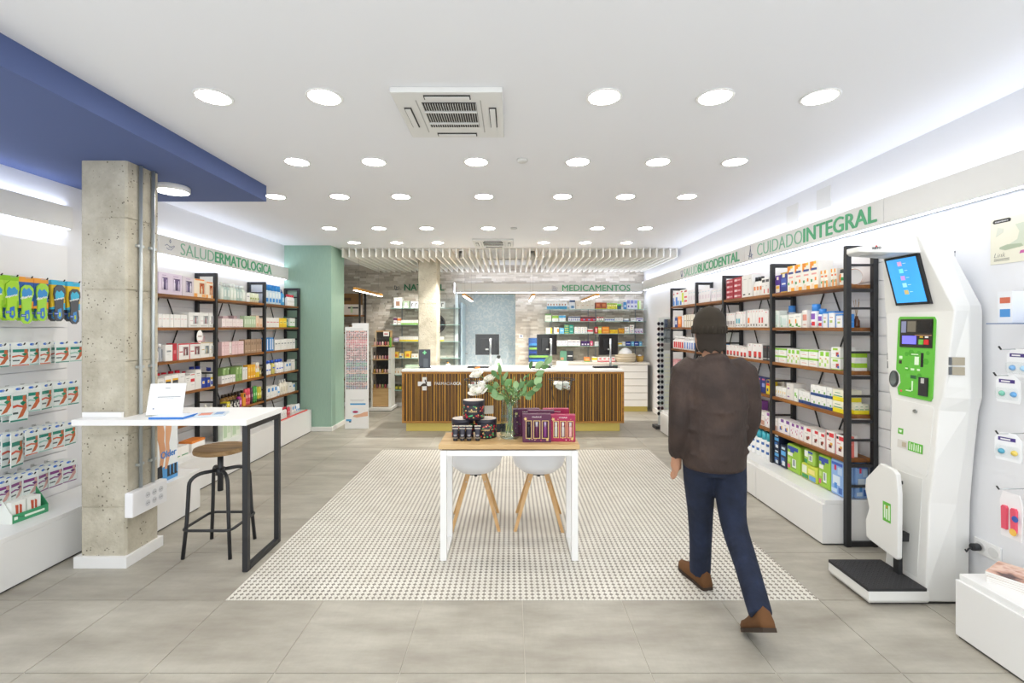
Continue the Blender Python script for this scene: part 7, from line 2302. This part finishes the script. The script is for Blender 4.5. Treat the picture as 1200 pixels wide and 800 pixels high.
bay('R', 'second bay from kiosk', [
    [('crimson', 848.8, 859, 1, .055, 4, .12), ('crimson', 859.5, 868.5, 1, .056, 4, .12), ('tallwht', 869, 876, 1, .23), ('tallwht', 876, 881, 1, .23), ('blackcap', 881.5, 892, 3, .19), ('whtredb', 892.5, 901.5, 2, .165)],
    [('serumgrey', 848.8, 860.5, 5, .16), ('serumcyan', 862, 867.5, 2, .17), ('serumwht', 867.5, 873, 2, .17), ('serumor', 875, 878.5, 1, .18), ('serumwht', 878.5, 888, 3, .18), ('serumred', 888, 894.5, 2, .18), ('serumwht', 894.5, 900, 1, .165)],
    [('redblock', 849, 866, 4, .12), ('redblock', 866.5, 875, 2, .11), ('redblock', 876, 893, 3, .155), ('blackctn', 893.5, 901.5, 3, .145)],
    [('navyctn', 849, 886, 7, .14), ('navyctn', 887, 896.5, 2, .145), ('yelred', 897, 901.5, 1, .135)],
    [('brownfoot', 849, 885, 7, .12), ('brownfoot', 886, 896, 2, .13), ('violet2', 896.5, 901.5, 1, .14)],
])
row('R', SHELF_Z[4], [('purplebox', 874, 888, 2, .1, 2, .1)], 'back of fifth shelf, second bay', xf=2.54)
row('R', 0.3305, [('palepack', 850, 872, 4, .16), ('tealcap', 874, 901, 5, .25)], 'plinth behind the walking person', xf=2.44)
bay('R', 'third bay from kiosk', [
    [('palepack', 818.5, 832, 4, .17), ('palepack', 833, 845.5, 4, .14)],
    [('palepack', 818.5, 831, 3, .16), ('redlines', 832, 845.5, 3, .17)],
    [('greendark', 834, 838, 1, .12), ('bluectn', 838.5, 845.5, 2, .13), ('whitectn', 818.5, 832, 3, .13)],
    [('whitectn', 818.5, 845.5, 5, .13)],
    [('pinkbox', 818.5, 845.5, 5, .13)],
])
bay('R', "right rack's farthest bay", [
    [('paste', 786.5, 791, 1, .21), ('paste', 791, 796, 1, .22), ('pasteg', 796.5, 801, 1, .225), ('redlines', 801.5, 805.5, 1, .225), ('palepack', 806, 814.5, 3, .19)],
    [('palepack', 786.5, 790, 2, .16), ('navypaste', 790.5, 793.5, 1, .14), ('orangeb', 794, 798, 1, .16), ('palepack', 798.5, 801, 1, .17), ('goldwht', 801.5, 814.5, 5, .175)],
    [('redwash', 786.5, 800, 5, .19), ('pinkwash', 800.5, 814.5, 5, .18)],
    [('pinkbox', 786.5, 794, 2, .16), ('palepack', 795, 814.5, 4, .14)],
    [('navypaste', 787, 791, 1, .14), ('whitectn', 791.5, 814.5, 5, .14)],
])
row('R', 0.3305, [('whtgreen', 787, 797, 2, .16), ('bluectn', 798, 814, 3, .15)], 'far plinth by the spectacle stand', xf=2.44)

# medicine wall
row('B', 1.95, [('babyblue', 641, 664.5, 7, .15), ('navylid', 668, 674, 1, .175), ('creamctn', 674.5, 697, 4, .165), ('rust', 698, 704, 1, .13), ('rust', 704.5, 711, 1, .13), ('yelcap', 711.5, 723.5, 5, .12), ('greendark', 724, 728, 1, .1), ('smallblue', 731, 734, 1, .14), ('lilacwht', 734.5, 747, 3, .185), ('limeedge', 747.5, 751.5, 1, .165)], 'top shelf, medicine wall')
row('B', 1.71, [('greentop', 639, 646, 1, .15), ('limetop', 647, 654.5, 2, .12), ('bluetop', 655, 663, 2, .12), ('navywht', 666, 680, 6, .1), ('redblack', 680.5, 698, 3, .09), ('whitgrn', 699, 708, 3, .085), ('bluewht', 708.5, 720, 5, .06), ('plainmed', 720.5, 730, 3, .07), ('bluefoot', 731, 737, 1, .055), ('plainmed', 739, 745, 1, .07), ('purplewht', 745.5, 754, 1, .075)], 'second shelf, medicine wall')
row('B', 1.47, [('yelside', 640, 647, 1, .115), ('orside', 649, 655, 1, .12), ('skyb', 655.5, 661, 1, .11), ('grnyel', 661.5, 666.5, 1, .042, 4), ('tealc', 667, 672, 1, .085, 2), ('dotwht', 673, 688, 4, .13), ('redwht', 688.5, 695, 1, .09), ('redmed', 697, 700.5, 1, .13), ('yelgrn2', 701, 705, 1, .14), ('orangemed', 705.5, 714, 1, .066, 2), ('yelmed', 714.5, 724, 4, .075), ('ambermed', 725, 731.5, 3, .1), ('multiwht', 732, 737.5, 1, .065, 2), ('multiwht', 738, 743, 1, .085, 2), ('lilacmed', 743.5, 753.5, 3, .1)], 'third shelf, medicine wall')
row('B', 1.23, [('purpdot', 652.5, 665, 3, .1), ('purpline', 665.5, 680, 3, .11), ('purpmed', 681, 691, 3, .09), ('pinkmed', 691.5, 695, 1, .09), ('plainmed', 697, 703, 2, .08), ('plainmed', 704, 723, 4, .08), ('yelhalf', 725, 729, 1, .065), ('plainmed', 729.5, 733, 1, .075), ('navymed', 733.5, 739, 1, .08), ('skyb', 739.5, 743, 1, .08), ('navymed', 743.5, 748.5, 1, .08), ('skyb', 749, 752.5, 1, .08)], 'fourth shelf, medicine wall')
row('B', 0.926, [('orangebox', 685, 691.5, 1, .085), ('yelhalf', 694, 700, 1, .09), ('redbox', 700.5, 721, 4, .09)], 'top of the drawer cabinet', xf=9.1)
# NATURAL wall
row('B', 1.97, [('eggbox', 461.5, 471, 1, .21), ('pyrbox', 471.5, 480, 1, .14), ('blkbox', 481, 490, 2, .13), ('blkbox', 516, 521, 1, .13)], 'top shelf, NATURAL wall')
row('B', 1.645, [('purptop', 461, 465, 1, .14), ('ortop', 465.5, 469.5, 1, .14), ('grnfoot', 470, 490, 6, .09)], 'second shelf, NATURAL wall')
row('B', 1.315, [('lilacbar', 461, 467.5, 1, .07), ('yelfoot', 468, 490, 8, .095), ('yelfoot', 515, 520, 2, .09)], 'third shelf, NATURAL wall')
row('B', 0.99, [('yelor', 461, 467, 1, .12), ('bluyel', 467.5, 473, 1, .09), ('yelor', 474, 481, 1, .13), ('tan3', 482, 490, 2, .08)], 'fourth shelf, NATURAL wall')
row('B', 0.66, [('tan3', 461.5, 472, 3, .13)], 'fifth shelf, NATURAL wall')
row('B', 0.36, [('olivejar', 462, 471, 2, .1)], 'lowest shelf, NATURAL wall')

# ------------------------------------------------------------------ packs hanging on the near slat wall
def hook_on_wall(y, z, L=0.2):
    x = XL + 0.02
    mb = MB().cyl((x, y, z), (x + L, y, z - 0.004), 0.0022, STEEL, n=6).cyl((x + L, y, z - 0.004), (x + L + 0.008, y, z + 0.008), 0.004, M('#26262a'), n=6)
    mb.box(x - 0.0, x + 0.004, y - 0.012, y + 0.012, z - 0.025, z + 0.01, M('#c9c9c8', .4))
    mb.build('hook', slat_near, (-slat_near.location[0], -slat_near.location[1], -slat_near.location[2]))


def insole_poly(s=1.0, dz=0.0):
    pts = [(-.012, -.285), (.012, -.285), (.03, -.265), (.033, -.235), (.026, -.18), (.03, -.12), (.042, -.08), (.04, -.045), (.02, -.022), (-.01, -.022), (-.032, -.045), (-.036, -.09), (-.028, -.14), (-.026, -.19), (-.033, -.24), (-.028, -.268)]
    cx, cz = 0, -.15
    return [(x * s, cz + (z - cz) * s + dz) for x, z in pts]


INS = {
    'sport': ('#9fd02a', '#9fd02a', '#3fa03a', '#2f8fc8', 'deporte', '#dff0c8'),
    'daily': ('#2f6ec0', '#f0a23a', '#9ad04a', '#4a8fd0', 'diario', '#3f7fd0'),
    'work': ('#3fb4dc', '#e9c62e', '#5a5d62', '#3fb4dc', 'trabajo', '#4a90d0'),
}


def insole(y, z, kind, label, x=-3.3, drop=0.0):
    head, band, sole, patch, word, wave = INS[kind]
    t = thing('insole_pack', label, 'insole pack', (x, y, z - 0.008), PI / 2 - 0.12, 'insole packs on the near slat wall')
    MB().box(-.045, .045, 0, .018, -.2, .012, M({'sport': '#b4dc4a', 'daily': '#2f62b0', 'work': '#e9c62e'}[kind], .4)).box(-.0455, .0455, -.0006, .0186, -.022, .0125, M({'sport': '#8fc82a', 'daily': '#f0a23a', 'work': '#3fb4dc'}[kind], .4)) \
        .prism([(-.0455, -.2), (.0455, -.2), (.0455, -.15), (-.0455, -.185)], -.0008, .0188, M({'sport': '#8fc82a', 'daily': '#f0a23a', 'work': '#3fb4dc'}[kind], .4), 'xz').build('carton', t)
    MB().prism([(p[0], p[1] - drop) for p in insole_poly(1.0)], -.010, -.001, M({'sport': '#a9d83a', 'daily': '#a4d84a', 'work': '#55585e'}[kind], .5), 'xz').build('insole', t)
    pr = MB().prism([(-.026, -.13), (.028, -.115), (.032, -.085), (.012, -.06), (-.004, -.075), (-.018, -.062), (-.03, -.09)], -.0115, -.0102, M({'sport': '#3f97c8', 'daily': '#3f8fd0', 'work': '#45b4d8'}[kind], .5), 'xz')
    pr.prism([(-.012, -.2 - drop), (.012, -.19 - drop), (.016, -.25 - drop), (.004, -.272 - drop), (-.014, -.26 - drop)], -.0115, -.0102, M({'sport': '#2f6ec0', 'daily': '#3f7fd0', 'work': '#4a90d0'}[kind], .5), 'xz')
    pr.prism([(-.004, -.22 - drop), (.006, -.22 - drop), (.007, -.25 - drop), (-.005, -.25 - drop)], -.0122, -.0116, M({'sport': '#9fd02a', 'daily': '#a9d85a', 'work': '#c9d82e'}[kind], .5), 'xz')
    pr.box(-.036, -.006, -.0125, -.0117, -.238 - drop, -.222 - drop, M('#2a5fc0', .4)).box(-.032, -.01, -.013, -.0126, -.2315 - drop, -.2285 - drop, M('#dfe8f4', .4))
    pr.build('print', t)
    o = obj('lettering', text_mesh(word, .07, .017, M('#f4f4f2', .4), .02, .0006), t, (-.036, -.012, -.142))
    o.rotation_euler = (0, -.3, 0)


z = 1.935
for i, (y, k, lab) in enumerate(((3.0, 'sport', 'lime green insole pack cut by the left picture edge'), (3.095, 'sport', 'lime green insole pack with the word deporte'), (3.19, 'daily', 'blue and orange insole pack hanging longer beside the lime pack'),
                                 (3.295, 'daily', 'blue and orange insole pack hanging between its kind and the yellow packs'), (3.42, 'work', 'yellow and cyan insole pack farther from the column'), (3.54, 'work', 'yellow and cyan insole pack touching the column edge'))):
    hook_on_wall(y, z)
    insole(y, z, k, lab, drop=0.0 if i not in (2, 5) else 0.02)
    # a second pack of the kind behind
    insole(y, z, k, f'rear {({"sport": "lime", "daily": "blue orange", "work": "yellow cyan"})[k]} insole pack, {ORD[i]} hook from left of the top row', x=-3.345)


def blister(y, z, h, w, style, label, group, x=-3.3, tilt=0.0, mesh={}):
    k = (style, h, w)
    if k not in mesh:
        main = {'teal': '#1f8a78', 'orange': '#d8643a', 'violet': '#8a3a86', 'clear': '#9fc9c0'}[style]
        a = MB().box(-w / 2, w / 2, 0, .004, -h, 0.02, M('#e9eeec', .4))
        b = MB()
        b.box(-w * .42, w * .42, -.0006, 0, -h * .32, -h * .18, M({'violet': '#8a3a86'}.get(style, '#1f8a78'), .4))
        b.prism([(-w * .12, -.001), (-w * .22, .006), (-w * .12, .014), (w * .04, .014), (w * .12, .006), (w * .04, -.001)], -.0006, 0, M('#2f6fd0', .4), 'xz')
        b.prism([(-w * .45, -h * .5), (-w * .1, -h * .46), (w * .2, -h * .52), (w * .2, -h * .58), (-w * .1, -h * .53), (-w * .45, -h * .58)], -.0006, 0, M(main if style != 'teal' else '#d8543a', .4), 'xz')
        b.prism([(w * .2, -h * .2), (w * .36, -h * .18), (w * .42, -h * .6), (w * .2, -h * .85), (-w * .1, -h * .92), (w * .18, -h * .6)], -.0009, -.0003, M('#c9683f' if style != 'violet' else '#d8a8a0', .4), 'xz')
        b.prism([(w * .05, -h * .42), (w * .2, -h * .36), (w * .38, -h * .42), (w * .2, -h * .52)], -.0012, -.0004, M('#1f8a68' if style != 'violet' else '#6a2a70', .4), 'xz')
        b.box(-w * .42, -w * .05, -.0006, 0, -h * .76, -h * .7, M('#4a5a5a', .4)).box(-w * .46, w * .46, -.0006, 0, -h * .99, -h * .94, M(main, .4))
        c = MB().loft([[(-w * .46, -.0012, -h * .97), (w * .46, -.0012, -h * .97), (w * .46, -.0012, -.012), (-w * .46, -.0012, -.012)], [(-w * .4, -.02, -h * .9), (w * .4, -.02, -h * .9), (w * .4, -.02, -.03), (-w * .4, -.02, -.03)]], ACRYL)
        mesh[k] = (a.mesh('card'), b.mesh('print'), c.mesh('blister'))
    t = thing('blister_pack', label, 'blister pack', (x, y, z - 0.01), PI / 2 + tilt, group)
    for nm, me in zip(('card', 'print', 'blister'), mesh[k]):
        obj(nm, me, t)
    return t


rb = random.Random(9)
for rn, (zz, hs, ys_, styles) in enumerate(((1.485, (.135,), (3.02, 3.14, 3.22, 3.31, 3.44, 3.55), ('teal', 'orange', 'clear', 'orange', 'teal', 'clear')),
                                            (1.19, (.16,), (3.03, 3.13, 3.22, 3.32, 3.42, 3.51), ('clear', 'teal', 'clear', 'teal', 'clear', 'teal')),
                                            (0.885, (.15,), (3.12, 3.22, 3.31, 3.4, 3.5), ('teal', 'orange', 'clear', 'orange', 'teal')),
                                            (0.60, (.14,), (3.03, 3.12, 3.21, 3.3, 3.39, 3.49), ('violet', 'violet', 'violet', 'violet', 'violet', 'violet')))):
    nm = ('second', 'third', 'fourth', 'lowest')[rn]
    for i, (y, sty) in enumerate(zip(ys_, styles)):
        hook_on_wall(y, zz)
        n = 3
        for q in range(n):
            dn = ('foremost', 'middle', 'rearmost')[q]
            blister(y + rb.uniform(-.004, .004), zz, hs[0] + (.05 if (rn == 1 and i == 1) or (rn == 2 and i == 0) else 0), .105, sty,
                    f'{dn} {({"clear": "pale teal"}.get(sty, sty))} bandage pack, {ORD[i]} hook from left, {nm} row of the near slat wall', f'bandage packs, {nm} row of the near slat wall',
                    x=-3.285 - .05 * q, tilt=rb.uniform(-.2, .25))
# counter display on the near left plinth
t = thing('display_box', 'green and white counter display box of support stockings on the near left plinth', 'display box', (-3.2, 3.12, 0.3305), PI / 2 - 0.1)
GR = M('#3f9a6a', .4)
MB().box(-.1, .11, 0, .004, 0, .055, GR).box(-.1, .11, .11, .114, 0, .2, M('#e6efe4', .4)).box(-.104, -.1, 0, .114, 0, .055, M('#e9ede6', .4)).box(.11, .114, 0, .114, 0, .055, GR).box(-.1, .11, .004, .11, 0, .003, GR) \
    .prism([(-.104, 0.055), (.0, 0.055), (.114, .2), (.114, .055)], -.104, -.1, M('#e9ede6', .4), 'yz').prism([(.0, .055), (.114, .055), (.114, .2)], .11, .114, GR, 'yz') \
    .prism([(-.06, .2), (.07, .2), (.06, .235), (-.05, .235)], .11, .114, GR, 'xz').build('tray', t)
MB().box(-.03, .09, -.0008, 0, .02, .034, M('#e6f0e2', .4)).box(-.09, -.07, -.0008, 0, .02, .04, M('#e6f0e2', .4)).box(-.035, .045, .1092, .11, .212, .224, M('#e6f0e2', .4)).box(-.095, -.06, .1092, .11, .165, .185, M('#2f6fd0', .4)).build('print', t)
for i, xx in enumerate((-.055, .035)):
    for j, yy in enumerate((.012, .06)):
        o = MB().box(-.04, .04, 0, .04, 0, .13, M('#eef0ea', .4)).prism([(-.015, .045), (-.002, .045), (-.002, .105), (-.02, .11)], -.0008, 0, M('#c0543a', .4), 'xz').prism([(.005, .05), (.018, .045), (.018, .1), (.004, .11)], -.0008, 0, M('#c0543a', .4), 'xz') \
            .box(-.03, .03, -.0008, 0, .02, .032, M('#8cc152', .4))
        a = t.rotation_euler.z
        o = o.build('stocking_box', None, (t.location.x + xx * math.cos(a) - yy * math.sin(a), t.location.y + xx * math.sin(a) + yy * math.cos(a), t.location.z + .0035), a)
        tag(o, f'white stocking carton with leg picture, {("front", "back")[j]} row, {("left", "right")[i]} in the green display box', 'carton', 'stocking cartons in the display box')
